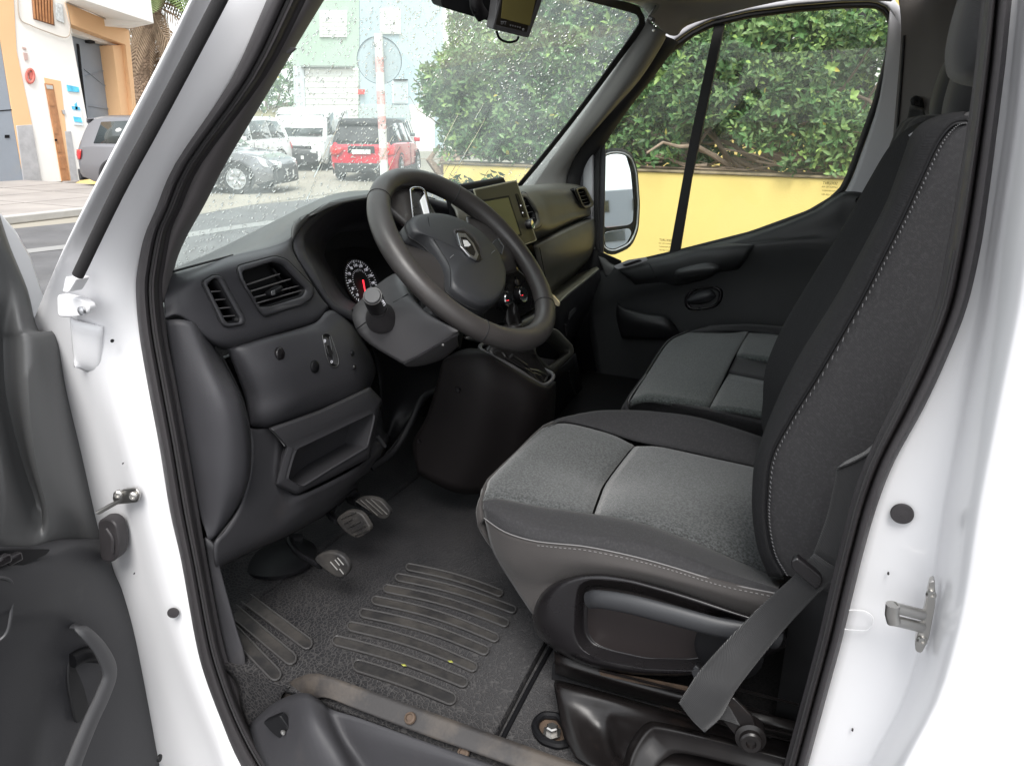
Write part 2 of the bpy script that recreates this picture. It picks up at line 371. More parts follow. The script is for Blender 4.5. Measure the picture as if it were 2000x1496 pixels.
def ON(o, px, py, off=.0015):
    """point on the visible surface of a built sheet, lifted by off towards the open side"""
    if 'bv' not in o: pass
    t = _bv.get(o.name)
    if t is None:
        t = _bv[o.name] = BVHTree.FromPolygons([v.co for v in o.data.vertices], [tuple(p.vertices) for p in o.data.polygons])
    d = ray(px, py).normalized(); h = t.ray_cast(CAMP, d)
    if h[0] is None: return None
    n = h[1]; n = n if n.dot(d) < 0 else -n
    return h[0]+n*off
_bv = {}
def pY(L, y): return [PY(a, b, y) for a, b in L]
def pX(L, x): return [PX(a, b, x) for a, b in L]
def px2(L, r, n=4): return [(p.x, p.y) for p in ro([Vector((a, b, 0)) for a, b in L], r, n)]
# ================================================================== THE VAN
van = empty('van', label='white delivery van seen through its open driver door, grey and black cab inside', cat='van')
# ---------------- body shell round the door opening
# white front pillar and hinge face: rows go down the picture, columns from the outer edge to the rubber seal
def prow(L): return [PY(a, b, y) for a, b, y in L]
body = net('body_side', [prow(r) for r in (
    [(404, -60, .93), (440, -60, .90), (500, -60, .87), (560, -60, .852)],
    [(372, 8, .94), (410, 8, .91), (470, 8, .885), (530, 8, .860)],
    [(305, 142, .95), (345, 142, .925), (400, 142, .90), (470, 142, .872)],
    [(193, 356, .965), (235, 356, .935), (280, 356, .912), (345, 356, .876)],
    [(120, 500, .955), (170, 500, .93), (225, 500, .91), (283, 500, .878)],
    [(80, 590, .92), (150, 590, .918), (215, 590, .905), (275, 590, .878)],
    [(45, 700, .885), (165, 700, .905), (225, 700, .895), (290, 700, .878)],
    [(50, 850, .865), (190, 850, .885), (250, 850, .900), (318, 850, .878)],
    [(90, 1000, .86), (225, 1000, .88), (285, 1000, .898), (340, 1000, .878)],
    [(120, 1130, .855), (255, 1130, .875), (315, 1130, .890), (368, 1130, .878)],
    [(150, 1300, .85), (310, 1300, .87), (365, 1300, .885), (405, 1300, .878)],
    [(220, 1500, .85), (390, 1500, .87), (445, 1500, .885), (480, 1500, .878)],
    [(280, 1700, .85), (455, 1700, .87), (520, 1700, .885), (580, 1700, .878)])],
    M['white'], van, solid=.003, su=4, sv=4)
# raised pressing round the check arm, the step under the hinge
net('hinge_pressing', [prow(r) for r in (
    [(136, 622, .928), (150, 628, .924), (200, 640, .908)],
    [(142, 690, .918), (158, 700, .915), (196, 716, .901)],
    [(148, 718, .918), (160, 722, .908), (184, 732, .895)])], M['white'], body, solid=.004)
plate('hinge_bracket', [PY(a, b, .942) for a, b in px2([(110, 574), (158, 584), (175, 598), (172, 612), (150, 620), (112, 620)], 10)], (0, -.012, 0), M['white'], body, bevel=.003)
lathe('hinge_pin', PY(161, 607, .944), (0, 1, 0), [(.0, 0), (.006, 0), (.006, .003), (.003, .005), (0, .005)], M['satin'], body, n=12)
plate('drain_clip', [PY(a, b, .957) for a, b in px2([(128, 540), (150, 545), (134, 572), (122, 570)], 4)], (0, -.02, 0), M['white'], body)
# long black weather strip on the outside of the pillar
tube('weather_strip', [PY(448, -40, .935), PY(430, 0, .937), PY(362, 130, .942), PY(295, 256, .950), PY(228, 380, .958), PY(152, 538, .960)], .0072, M['seal_fab'], body, sides=12, k_=4, flat=(1, .75))
# pressings and body plugs
def disc(name, px, py, y, r, m, par, dome=.002, ax=(0, 1, 0), n=24):
    return lathe(name, PY(px, py, y), ax, [(0, -.002), (r*1.06, -.002), (r*1.06, 0), (r, .0012), (r*.9, dome*.6), (0, dome)], m, par, n=n)
disc('body_plug', 338, 1197, .896, .0085, M['seal'], body, ax=(-.55, .8, 0))
disc('body_plug', 219, 666, .908, .0022, M['black'], body, ax=(-.55, .8, 0))
# door check arm with its two bolts
arm_l = tube('check_arm', [PY(190, 1002, .930), PY(222, 984, .915), PY(246, 972, .908)], .0045, M['steel'], body, sides=8, flat=(1, .6))
plate('check_bracket', [PY(a, b, .912) for a, b in px2([(218, 970), (240, 957), (266, 954), (274, 966), (270, 981), (246, 984), (224, 986)], 6)], (.004, -.006, 0), M['steel'], body, bevel=.0015)
for a, b in ((231, 966), (260, 969)):
    lathe('check_bolt', PY(a, b, .916), (-.5, .85, .1), [(0, -.004), (.0068, -.004), (.0068, .002), (.0045, .004), (.003, .004), (.0025, .001), (0, .001)], M['steel'], body, n=18)
# rubber harness boot beside the door edge
bo = plate('harness_boot', [PY(a, b, .912) for a, b in px2([(190, 1015), (212, 1013), (226, 1024), (233, 1060), (230, 1088), (218, 1100), (196, 1094)], 12)], (.004, -.022, 0), M['seal'], body, bevel=.004)
tube('harness_boot_ridge', [PY(208, 1032, .914), PY(220, 1052, .914), PY(220, 1078, .914)], .003, M['seal'], body, sides=8, k_=3)

# ---------------- the rubber door seal: left run (front) traced as outer lip, crown, groove, inner lip
sl = [((538, -40), (616, -40)), ((521, 0), (598, 0)), ((447, 162), (519, 150)), ((340, 320), (394, 320)), ((302, 410), (353, 408)), ((280, 462), (335, 450)), ((268, 520), (322, 520)), ((264, 567), (317, 567)), ((270, 647), (325, 650)),
      ((287, 751), (343, 745)), ((311, 878), (364, 860)), ((331, 1000), (388, 1000)), ((353, 1096), (407, 1110)), ((380, 1247), (432, 1240)), ((398, 1318), (452, 1312)), ((430, 1404), (485, 1400)), ((470, 1496), (538, 1490)), ((560, 1640), (640, 1640))]
def lp(a, b, t): return (a[0]+(b[0]-a[0])*t, a[1]+(b[1]-a[1])*t)
ts = [(.0, .872), (.06, .892), (.24, .902), (.44, .896), (.50, .884), (.56, .890), (.68, .893), (.78, .884), (.84, .868), (1.0, .862)]
net('door_seal', [[PY(*lp(a, b, t), y) for t, y in ts] for a, b in sl], M['seal'], van, su=4, sv=2, solid=.003, flip=None)
# stitched bead in the groove
tube('seal_bead', [PY(*lp(a, b, .56), .892) for a, b in sl], .0022, M['seal_fab'], van, sides=6, k_=3)
# front pillar inner trim between the seal and the glass
ap = [((592, -40), (660, -40)), ((585, 0), (631, 0)), ((505, 150), (552, 130)), ((388, 320), (444, 310)), ((346, 410), (397, 400)), ((325, 470), (358, 470)), ((314, 530), (337, 528)), ((310, 590), (330, 592))]
net('pillar_trim', [[PY(*a, .858), PY(*lp(a, b, .5), .850), PY(*b, .815), PY(b[0]+3, b[1], .79)] for a, b in ap], M['apillar'], van, su=4, sv=3, solid=.006)
# small clips showing between trim and seal
plate('trim_clip', [PY(a, b, .863) for a, b in ((567, 92), (575, 95), (562, 106), (556, 103))], (0, -.006, 0), M['apillar'], van, bevel=.001)

# ---------------- rear pillar on the driver side (right of the picture)
sr = [((1925, -60), (1986, -60)), ((1917, 0), (1977, 0)), ((1905, 120), (1965, 120)), ((1890, 240), (1950, 240)), ((1868, 380), (1932, 380)), ((1848, 490), (1915, 490)), ((1825, 600), (1889, 600)), ((1786, 700), (1850, 700)), ((1738, 800), (1803, 800)),
      ((1690, 900), (1748, 900)), ((1662, 980), (1716, 980)), ((1642, 1060), (1692, 1060)), ((1620, 1150), (1669, 1150)), ((1597, 1250), (1645, 1250)), ((1565, 1370), (1612, 1370)), ((1531, 1496), (1578, 1496)), ((1500, 1620), (1545, 1620))]
ts2 = [(0, .858), (.10, .862), (.22, .882), (.36, .892), (.45, .886), (.5, .874), (.6, .892), (.82, .898), (.95, .886), (1, .866)]
net('door_seal', [[PY(*lp(a, b, t), y) for t, y in ts2] for a, b in sr], M['seal'], van, su=4, sv=2, solid=.003)
tube('seal_bead', [PY(*lp(a, b, .25), .886) for a, b in sr[5:]], .0016, M['seal_fab'], van, sides=6, k_=3)
# white pillar: face beside the seal, crease, jamb wall, outer skin
def bpc(y):   # crease pixel x at image row y
    return float(np.interp(y, [-60, 0, 240, 600, 820, 1000, 1200, 1350, 1496, 1620], [2010, 2003, 1978, 1925, 1880, 1845, 1815, 1775, 1700, 1650]))
rw = []
for (a, b) in sr:
    c = bpc(b[1]); x0 = b[0]-8
    rw.append([PY(x0, b[1], .868), PY(x0+(c-x0)*.5, b[1], .872), PY(c-10, b[1], .876), PY(c+4, b[1], .888), PY(c+30, b[1], .935), PY(c+56, b[1], .962), PY(c+90, b[1], .972), PY(c+260, b[1], .975), PY(c+700, b[1], .96)])
bpil = net('rear_pillar', rw, M['white'], van, su=3, sv=3, solid=.003)
disc('body_plug', 1762, 1004, .8775, .0096, M['seal'], bpil, n=32)
# shallow oval pressing beside the seal
ov = px2([(1650, 1190), (1690, 1192), (1705, 1203), (1706, 1218), (1694, 1232), (1640, 1228)], 14)
tube('pillar_pressing', [PY(a, b, .8765) for a, b in ov], .0005, M['white'], bpil, sides=6, closed=True)
# lock striker: stepped plate, two pins, end bar, two screws
stp = px2([(1816, 1136), (1826, 1134), (1827, 1180), (1814, 1248), (1800, 1276), (1788, 1272), (1787, 1256), (1806, 1190)], 8)
strk = plate('striker_plate', [PY(a, b, .915) for a, b in stp], (.0, -.010, 0), M['steel'], bpil, bevel=.0015)
for (x0, y0, x1, y1) in ((1802, 1200, 1746, 1186), (1800, 1224, 1746, 1211)):
    tube('striker_pin', [PY(x0, y0, .916), PY(x1, y1, .932)], .0052, M['steel'], bpil, sides=16)
tube('striker_bar', [PY(1744, 1180, .933), PY(1742, 1199, .933), PY(1746, 1215, .933)], .0062, M['steel'], bpil, sides=12)
for a, b in ((1818, 1160), (1800, 1250)):
    lathe('striker_screw', PY(a, b, .9155), (-.3, .9, .1), [(0, 0), (.0046, 0), (.004, .003), (.0022, .003), (.002, .001), (0, .001)], M['steel'], bpil, n=16)

for a, b in ((240, 905), (262, 1120)):
    disc('paint_chip', a, b, .905, .0011, M['seal'], body, dome=.0006, ax=(-.55, .8, 0), n=7)
for a, b in ((1665, 1425), (1735, 1120)):
    disc('paint_chip', a, b, .8778, .0010, M['seal'], bpil, dome=.0005, n=7)
# ---------------- open driver door at the left edge
DO = V(1.06, .93, 0); DN = Vector((-.952, -.306, .02)).normalized()
def PD(a, b, h=0): return PN(a, b, DO+DN*h, DN)
door = plate('driver_door', [PD(a, b, -.012) for a, b in ((-300, 250), (-40, 372), (0, 410), (34, 450), (63, 500), (84, 563), (104, 610), (118, 640), (150, 745), (206, 1000), (215, 1100), (278, 1166), (345, 1500), (400, 1800), (-400, 1800))], -DN*.045, M['white'], van, bevel=.006)
# upper trim: swept ridges
net('upper_trim', [[PD(a, b, h) for a, b, h in r] for r in (
    [(-60, 380, .012), (-40, 385, .012), (-30, 390, .012), (-20, 395, .010), (-12, 400, .006), (-6, 402, -.004)],
    [(-30, 470, .012), (-12, 474, .012), (-2, 476, .013), (8, 478, .012), (16, 480, .008), (20, 482, -.006)],
    [(-20, 560, .010), (10, 560, .008), (28, 560, .012), (42, 562, .012), (50, 564, .008), (54, 566, -.006)],
    [(-30, 640, .012), (5, 645, -.006), (40, 640, .020), (60, 642, .018), (72, 645, .008), (77, 648, -.006)],
    [(-40, 668, .015), (6, 670, -.010), (54, 668, .028), (104, 655, .030), (117, 657, .006), (124, 668, -.006)],
    [(-30, 760, .020), (12, 770, -.010), (56, 770, .030), (110, 755, .030), (132, 756, .004), (146, 758, -.006)],
    [(-10, 880, .024), (40, 890, -.006), (68, 890, .030), (124, 880, .030), (150, 880, .004), (172, 880, -.006)],
    [(-10, 990, .026), (74, 1000, .002), (93, 1000, .028), (152, 996, .026), (176, 996, .002), (201, 996, -.006)],
    [(-20, 1060, .018), (60, 1064, .016), (100, 1060, .018), (150, 1052, .014), (186, 1046, .002), (211, 1042, -.006)],
    [(-20, 1090, .010), (60, 1090, .010), (100, 1085, .010), (150, 1080, .008), (186, 1075, .000), (216, 1070, -.008)])],
    mat('door_upper_plastic', (.062, .063, .064), .45, bump=('noise', 520, .2, .0005)), door, su=4, sv=4)
ltm = mat('door_lower_plastic', (.024, .024, .027), .55, bump=('noise', 600, .25, .0006), dirt=((.09, .09, .09), 13, .62, .4))
net('lower_trim', [[PD(a, b, h) for a, b, h in r] for r in (
    [(-40, 1064, .018), (0, 1066, .020), (60, 1066, .022), (120, 1052, .020), (175, 1052, .016), (205, 1055, .006), (213, 1060, -.006)],
    [(-40, 1085, .048), (0, 1088, .050), (70, 1085, .050), (130, 1072, .044), (190, 1075, .034), (214, 1085, .012), (224, 1090, -.006)],
    [(-40, 1125, .066), (0, 1128, .068), (60, 1124, .064), (130, 1112, .056), (194, 1112, .044), (224, 1122, .018), (240, 1130, -.006)],
    [(-40, 1190, .066), (0, 1190, .068), (60, 1190, .062), (130, 1180, .052), (200, 1165, .044), (250, 1160, .020), (272, 1168, -.006)],
    [(-40, 1260, .030), (0, 1250, .034), (50, 1230, .040), (130, 1230, .036), (215, 1230, .044), (262, 1230, .030), (286, 1232, -.006)],
    [(-40, 1380, .020), (0, 1370, .022), (50, 1350, .020), (110, 1350, .012), (225, 1340, .038), (280, 1340, .030), (310, 1340, -.006)],
    [(-40, 1500, .018), (0, 1500, .018), (50, 1500, .014), (110, 1500, .010), (240, 1500, .030), (305, 1500, .026), (340, 1500, -.006)],
    [(-40, 1620, .018), (0, 1620, .018), (60, 1620, .014), (130, 1620, .010), (250, 1620, .030), (325, 1620, .026), (365, 1620, -.006)])],
    ltm, door, su=4, sv=4)
# pull handle bowed over a dark recess
plate('handle_recess', [PD(a, b, .024) for a, b in px2([(140, 1215), (170, 1212), (196, 1240), (206, 1290), (196, 1330), (172, 1390), (150, 1420), (132, 1330)], 24)], -DN*.004, M['void'], door)
tube('pull_handle', [PD(142, 1222, .040), PD(165, 1234, .058), PD(196, 1268, .064), (PD(214, 1312, .064)), PD(200, 1358, .062), PD(176, 1410, .058), PD(140, 1500, .050), PD(110, 1600, .04)], [.008, .0095, .012, .015, .016, .016, .017, .018], M['handle_grey'], door, sides=14, k_=5, flat=(.55, 1), up=DN)
tube('inner_grip', [PD(140, 1290, .030), PD(165, 1278, .036), PD(196, 1280, .034)], .012, M['black'], door, sides=12, k_=4)
# window switch pod and the pocket edge
plate('switch_pod', [PD(a, b, .060) for a, b in px2([(-20, 1075), (60, 1072), (100, 1072), (92, 1082), (30, 1112), (-20, 1124)], 6)], -DN*.02, M['black'], door, bevel=.003)
for a in (4, 26): box('window_switch', PD(a, 1090+(30-a)*.15, .066), (.012, .020, .012), M['gloss_black'], door, bevel=.003)
tube('pocket_edge', [PD(-20, 1126, .069), PD(14, 1130, .068), PD(25, 1150, .066), PD(20, 1210, .066), PD(10, 1240, .060), PD(-20, 1262, .05)], .0022, M['handle_grey'], door, sides=6, k_=4)
disc('trim_screw', 312, 1480, .93, .006, M['black'], door, ax=DN)

# ---------------- floor, sill, hidden shell so the cab is closed
FZ = .80
floor = mk('cab_floor', [V(1.35, .78, FZ), V(1.12, .80, FZ), V(1.02, .868, FZ), V(-.35, .87, FZ), V(-.35, -.88, FZ), V(1.35, -.88, FZ)], [(0, 1, 2, 3, 4, 5)], M['rubmat'], van, solid=.01, smooth=180)
# toe board rising under the dash and the small step in the mat
net('toe_board', [[V(.93, .84, FZ+.002), V(.93, .5, FZ+.002), V(.93, .1, FZ+.002), V(.93, -.86, FZ+.002)],
                  [V(1.02, .84, FZ+.03), V(1.01, .5, FZ+.03), V(1.0, .1, FZ+.03), V(1.0, -.86, FZ+.03)],
                  [V(1.14, .84, FZ+.18), V(1.14, .5, FZ+.18), V(1.12, .1, FZ+.18), V(1.12, -.86, FZ+.18)],
                  [V(1.22, .84, FZ+.5), V(1.22, .5, FZ+.5), V(1.2, .1, FZ+.5), V(1.2, -.86, FZ+.5)]], M['rubmat'], van, su=5, sv=4)
def hide(name, pts, m): return mk(name, pts, [tuple(range(len(pts)))], m, van, solid=.012, smooth=180)
roof_m = M['headliner']
hide('roof', [V(.60, .80, 1.965), V(.60, -.80, 1.965), V(-.5, -.80, 1.99), V(-.5, .80, 1.99)], roof_m)
hide('rear_bulkhead', [V(-.36, .86, .6), V(-.36, -.88, .6), V(-.36, -.80, 2.0), V(-.36, .80, 2.0)], M['headliner'])
hide('firewall', [V(1.24, .86, .6), V(1.24, -.88, .6), V(1.24, -.88, 1.36), V(1.24, .86, 1.36)], M['black'])
hide('underfloor', [V(1.1, .74, .60), V(-.5, .74, .60), V(-.5, -.9, .60), V(1.35, -.9, .60)], M['black'])
hide('cargo_side', [V(-.36, .97, .45), V(-4.4, .97, .45), V(-4.4, .90, 2.3), V(-.36, .90, 2.3)], M['white'])
hide('cargo_side', [V(-.15, -.97, .45), V(-4.4, -.97, .45), V(-4.4, -.90, 2.3), V(-.15, -.90, 2.3)], M['white'])
hide('cargo_roof', [V(-.3, .90, 2.3), V(-4.4, .90, 2.3), V(-4.4, -.90, 2.3), V(-.3, -.90, 2.3)], M['white'])
# bonnet and wings ahead of the glass
net('bonnet', [[V(1.42, y, z) for y, z in ((-.86, 1.20), (-.4, 1.26), (0, 1.27), (.4, 1.26), (.86, 1.20))], [V(1.75, y, z-.10) for y, z in ((-.84, 1.18), (-.4, 1.24), (0, 1.25), (.4, 1.24), (.84, 1.18))],
                [V(2.0, y, .80) for y in (-.78, -.4, 0, .4, .78)], [V(2.03, y, .35) for y in (-.78, -.4, 0, .4, .78)]], M['white'], van, su=4, sv=3)
net('front_wing', [[V(1.12, .965, 1.25), V(1.5, .965, 1.18), V(1.85, .93, .95)], [V(1.12, .985, .9), V(1.5, .985, .9), V(1.9, .93, .8)], [V(1.12, .97, .4), V(1.5, .97, .4), V(1.9, .90, .4)]], M['white'], van)
net('front_wing', [[V(1.0, -.965, 1.12), V(1.5, -.965, 1.10), V(1.85, -.93, .95)], [V(1.0, -.985, .9), V(1.5, -.985, .9), V(1.9, -.93, .8)], [V(1.0, -.97, .4), V(1.5, -.97, .4), V(1.9, -.90, .4)]], M['white'], van)
# front kick side under the dash on the driver side, lower door frame
net('kick_panel', [[PY(400, 1050, .860), PY(412, 1060, .858), PY(424, 1075, .856)], [PY(410, 1110, .860), PY(421, 1112, .856), PY(432, 1118, .85)], [PY(430, 1230, .860), PY(450, 1230, .855), PY(462, 1232, .852)], [PY(450, 1310, .862), PY(470, 1300, .858), PY(478, 1282, .852)],
                   [PY(475, 1385, .862), PY(482, 1375, .858), PY(486, 1352, .852)]], M['dash_dusty'], van, su=3, sv=3)

def yr0(L): return [PY(a, b, y) for a, b, y in L]
hide('side_lining', [V(1.26, -.872, .75), V(.70, -.872, .75), V(.74, -.872, 1.20), V(1.26, -.872, 1.38)], M['black'])
hide('side_lining', [V(1.26, .80, .82), V(1.04, .83, .82), V(1.04, .83, 1.36), V(1.26, .80, 1.36)], M['black'])
# ---------------- floor mat ribs (each a raised pad with its lip)
def rib(p0, p1, wpx, bow=0):
    (x0, y0), (x1, y1) = p0, p1
    dx, dy = x1-x0, y1-y0; l = math.hypot(dx, dy); ux, uy = dx/l, dy/l; nx, ny = -uy, ux
    a = []; N = 14
    for i in range(N+1):
        t = i/N; b = bow*math.sin(math.pi*t); a.append((x0+dx*t+nx*(b), y0+dy*t+ny*b))
    h = wpx/2
    up_ = [(x-nx*h, y-ny*h) for x, y in a]; dn = [(x+nx*h, y+ny*h) for x, y in a][::-1]
    cap1 = [(x1+ux*h*math.sin(q)*1.1+nx*-h*math.cos(q), y1+uy*h*math.sin(q)*1.1+ny*-h*math.cos(q)) for q in (math.pi*k/6 for k in range(1, 6))]
    cap0 = [(x0-ux*h*math.sin(q)*1.1+nx*h*math.cos(q), y0-uy*h*math.sin(q)*1.1+ny*h*math.cos(q)) for q in (math.pi*k/6 for k in range(1, 6))]
    return [PZ(x, y, FZ+.0035) for x, y in up_+cap1+dn+cap0]
ribs = [((800, 1108), (975, 1158), 13, -5), ((780, 1128), (1000, 1190), 14, -6), ((757, 1150), (985, 1216), 15, -7), ((735, 1173), (965, 1245), 16, -8), ((712, 1198), (945, 1270), 17, -8),
        ((688, 1224), (922, 1302), 18, -8), ((660, 1252), (903, 1332), 19, -6), ((702, 1301), (878, 1364), 23, -3),
        ((458, 1152), (598, 1256), 22, 0), ((440, 1180), (566, 1285), 24, 0), ((438, 1215), (536, 1316), 24, 0), ((446, 1262), (500, 1318), 20, 0)]
for k_, (a, b, wd, bw) in enumerate(ribs):
    if k_ == 11: continue
    P = rib(a, b, wd, bw)
    plate('mat_rib', P, (0, 0, -.005), M['ribmat'], floor, bevel=.0015, seg=2)
    tube('rib_lip', [p+V(0, 0, .0012) for p in P], .0016, M['riblip'], floor, sides=6, closed=True)
# sill strip and black step moulding in front of the floor
def zr(L): return [PY(a, b, y) for a, b, y in L]
sillo = net('sill_strip', [zr([(470, 1405, .858), (540, 1350, .858), (583, 1322, .858), (625, 1316, .856), (700, 1340, .854), (820, 1382, .852), (950, 1428, .85), (1080, 1474, .85), (1200, 1515, .85)]),
                   zr([(500, 1440, .868), (560, 1378, .868), (600, 1349, .868), (640, 1348, .868), (706, 1372, .868), (826, 1416, .868), (950, 1460, .868), (1080, 1506, .868), (1200, 1548, .868)]),
                   zr([(520, 1470, .868), (575, 1400, .872), (612, 1366, .876), (640, 1362, .876), (706, 1388, .876), (826, 1434, .876), (950, 1478, .876), (1080, 1526, .876), (1200, 1568, .876)])],
                   M['sill'], van, su=3, sv=4)
net('step_moulding', [zr([(486, 1416, .880), (535, 1372, .882), (590, 1352, .884), (625, 1366, .882), (650, 1386, .880), (706, 1404, .878), (826, 1446, .878), (960, 1492, .878), (1080, 1534, .878)]),
                      zr([(500, 1460, .905), (550, 1430, .915), (600, 1410, .925), (640, 1420, .915), (668, 1440, .895), (706, 1440, .888), (826, 1470, .888), (960, 1510, .888), (1080, 1556, .888)]),
                      zr([(520, 1500, .925), (570, 1490, .940), (620, 1480, .945), (670, 1490, .935), (700, 1496, .905), (730, 1500, .895), (826, 1520, .893), (960, 1560, .893), (1080, 1600, .893)]),
                      zr([(540, 1560, .945), (590, 1560, .955), (650, 1560, .955), (700, 1570, .945), (740, 1580, .915), (780, 1580, .90), (850, 1590, .90), (960, 1640, .90), (1080, 1680, .90)])],
                      M['dash_dusty'], van, su=4, sv=4)
plate('step_bracket', [PY(a, b, .918) for a, b in px2([(512, 1410), (546, 1396), (566, 1425), (564, 1440), (548, 1444), (532, 1432)], 7)], (0, -.01, 0), M['black'], van, bevel=.0015)
lathe('step_screw', PY(554, 1429, .921), (0, 1, .2), [(0, 0), (.004, 0), (.004, .002), (.002, .002), (0, .001)], M['steel'], van, n=14)
for a, b in ((801, 1402), (905, 1470)):
    lathe('sill_screw', PY(a, b, .868 if a < 850 else .874), (0, .6, .8), [(0, 0), (.009, 0), (.008, .003), (.0055, .004), (.005, .001), (0, .001)], M['rust'], van, n=16)
net('mat_corner', [[V(1.02, .867, FZ+.001), V(.88, .868, FZ+.001), V(.735, .869, FZ+.001)], yr0([(444, 1312, .870), (505, 1330, .870), (566, 1340, .870)]), yr0([(470, 1380, .872), (505, 1388, .872), (548, 1362, .872)]), yr0([(490, 1440, .872), (520, 1430, .872), (560, 1390, .872)])], M['rubmat'], van, su=4, sv=4, solid=.002)
# seam strip crossing the mat and the seat bolt well
tube('mat_seam', [PZ(1090, 1240, FZ+.001), PZ(1040, 1330, FZ+.001), PZ(990, 1425, FZ+.001), PZ(968, 1470, FZ+.001)], .004, M['black'], floor, sides=8)
tube('mat_seam', [PZ(1074, 1240, FZ+.003), PZ(1020, 1340, FZ+.003), PZ(968, 1440, FZ+.003)], .005, M['rubmat'], floor, sides=8, flat=(1.6, .5), up=(0, 0, 1))
wl = [PZ(a, b, FZ+.006) for a, b in px2([(1045, 1410), (1060, 1396), (1090, 1398), (1105, 1420), (1112, 1450), (1090, 1456), (1060, 1446), (1046, 1428)], 9)]
tube('bolt_well', wl, .006, M['black'], floor, sides=8, closed=True)
plate('bolt_pan', [p-V(0, 0, .004) for p in wl], (0, 0, -.002), M['rust'], floor, bevel=0)
lathe('seat_bolt', PZ(1078, 1432, FZ+.006), (0, 0, 1), [(0, 0), (.014, 0), (.014, .003), (.009, .003), (.009, .012), (.007, .014), (0, .014)], M['steel'], floor, n=6)
disc('mat_stud', 938, 1372, .62, .004, M['black'], floor, ax=(0, 0, 1))
for a, b in ((880, 1292), (789, 1299)):
    c = PZ(a, b, FZ+.006); mk('leaf_scrap', [c+V(-.005, 0, 0), c+V(0, .003, .001), c+V(.006, 0, 0), c+V(0, -.003, .001)], [(0, 1, 2, 3)], mat('dry_leaf', (.35, .36, .08), .6), floor, solid=.0004)

# ---------------- pedals
ped = empty('pedal_set'); ped.parent = van
def pedal(pts, y, armpts, slots):
    P = [PY(a, b, y) for a, b in px2(pts, 12)]; n = (P[3]-P[0]).cross(P[8]-P[0]).normalized()
    if n.dot(CAMP-P[0]) < 0: n = -n
    plate('pedal_pad', P, -n*.012, M['ribmat'], ped, bevel=.003)
    for (x0, y0, x1, y1) in slots: tube('pad_groove', [PY(x0, y0, y)+n*.0012, PY(x1, y1, y)+n*.0012], .0011, M['steel'], ped, sides=6)
    tube('pedal_arm', [PY(a, b, yy) for a, b, yy in armpts], .010, M['black'], ped, sides=8, k_=3, flat=(1, .6))
pedal([(609, 1090), (640, 1076), (668, 1084), (684, 1108), (676, 1126), (660, 1130), (632, 1112)], .66, [(590, 1050, .60), (566, 1052, .62), (580, 1078, .64), (625, 1105, .655)], [(655, 1092, 664, 1103), (646, 1096, 660, 1112), (660, 1088, 672, 1102), (664, 1110, 672, 1120)])
pedal([(653, 1014), (680, 996), (706, 1002), (723, 1030), (722, 1038), (698, 1054), (672, 1038)], .55, [(650, 985, .50), (645, 1005, .52), (660, 1020, .54)], [(668, 1013, 696, 1000), (674, 1022, 690, 1013), (680, 1030, 706, 1018), (688, 1039, 716, 1026), (694, 1046, 720, 1034)])
pedal([(690, 978), (712, 970), (742, 976), (762, 1000), (758, 1012), (744, 1014), (722, 1000)], .47, [(700, 960, .44), (680, 975, .45), (700, 985, .46)], [(705, 976, 738, 1006), (715, 975, 748, 1004), (725, 974, 757, 1004), (696, 978, 722, 996)])
lathe('steering_joint_boot', PZ(545, 1090, FZ+.01), (0, 0, 1), [(0, 0), (.075, 0), (.075, .006), (.06, .014), (.04, .02), (0, .022)], M['black'], van, n=28)
# ================================================================== DASHBOARD
def xr(L): return [PX(a, b, x) for a, b, x in L]
dash = net('dashboard', [
    [PZ(300, 560, 1.40), PZ(337, 527, 1.425), PZ(430, 485, 1.432), PZ(540, 430, 1.445), PZ(607, 397, 1.468), PZ(650, 380, 1.48), PZ(717, 372, 1.488), PZ(800, 372, 1.485)],
    xr([(312, 552, .935), (333, 533, .94), (420, 508, .96), (515, 467, .985), (580, 425, .97), (632, 396, .955), (717, 378, .955), (800, 370, .955)]),
    xr([(316, 566, .915), (340, 540, .92), (430, 508, .92), (520, 480, .925), (572, 452, .915), (630, 400, .905), (717, 381, .905), (800, 372, .905)]),
    xr([(320, 585, .90), (350, 572, .895), (440, 540, .89), (520, 498, .89), (563, 478, .895), (571, 440, .900), (590, 428, .900), (640, 396, .900)])],
    M['dash_pad'], van, su=5, sv=5)
# upper face with the vents
face = net('upper_face', [
    xr([(319, 560, .915), (336, 539, .92), (392, 522, .915), (452, 500, .905), (520, 484, .90), (556, 472, .895), (570, 462, .895)]),
    xr([(320, 580, .900), (345, 562, .895), (392, 540, .885), (455, 520, .878), (530, 500, .876), (563, 490, .882), (573, 492, .888)]),
    xr([(322, 600, .895), (350, 590, .885), (395, 580, .875), (470, 560, .868), (560, 530, .868), (590, 528, .876), (597, 534, .882)]),
    xr([(323, 615, .890), (352, 609, .880), (405, 622, .868), (480, 610, .862), (565, 592, .862), (612, 585, .870), (626, 580, .878)]),
    xr([(323, 621, .890), (353, 617, .880), (412, 655, .866), (480, 650, .858), (560, 632, .858), (618, 616, .866), (640, 597, .876)]),
    xr([(323, 623, .895), (353, 620, .885), (420, 672, .872), (480, 671, .866), (560, 647, .866), (617, 628, .872), (641, 601, .882)]),
    xr([(324, 630, .91), (356, 628, .90), (424, 680, .895), (480, 678, .890), (560, 654, .890), (620, 634, .89), (645, 606, .895)])],
    M['dash'], van, su=16, sv=16)
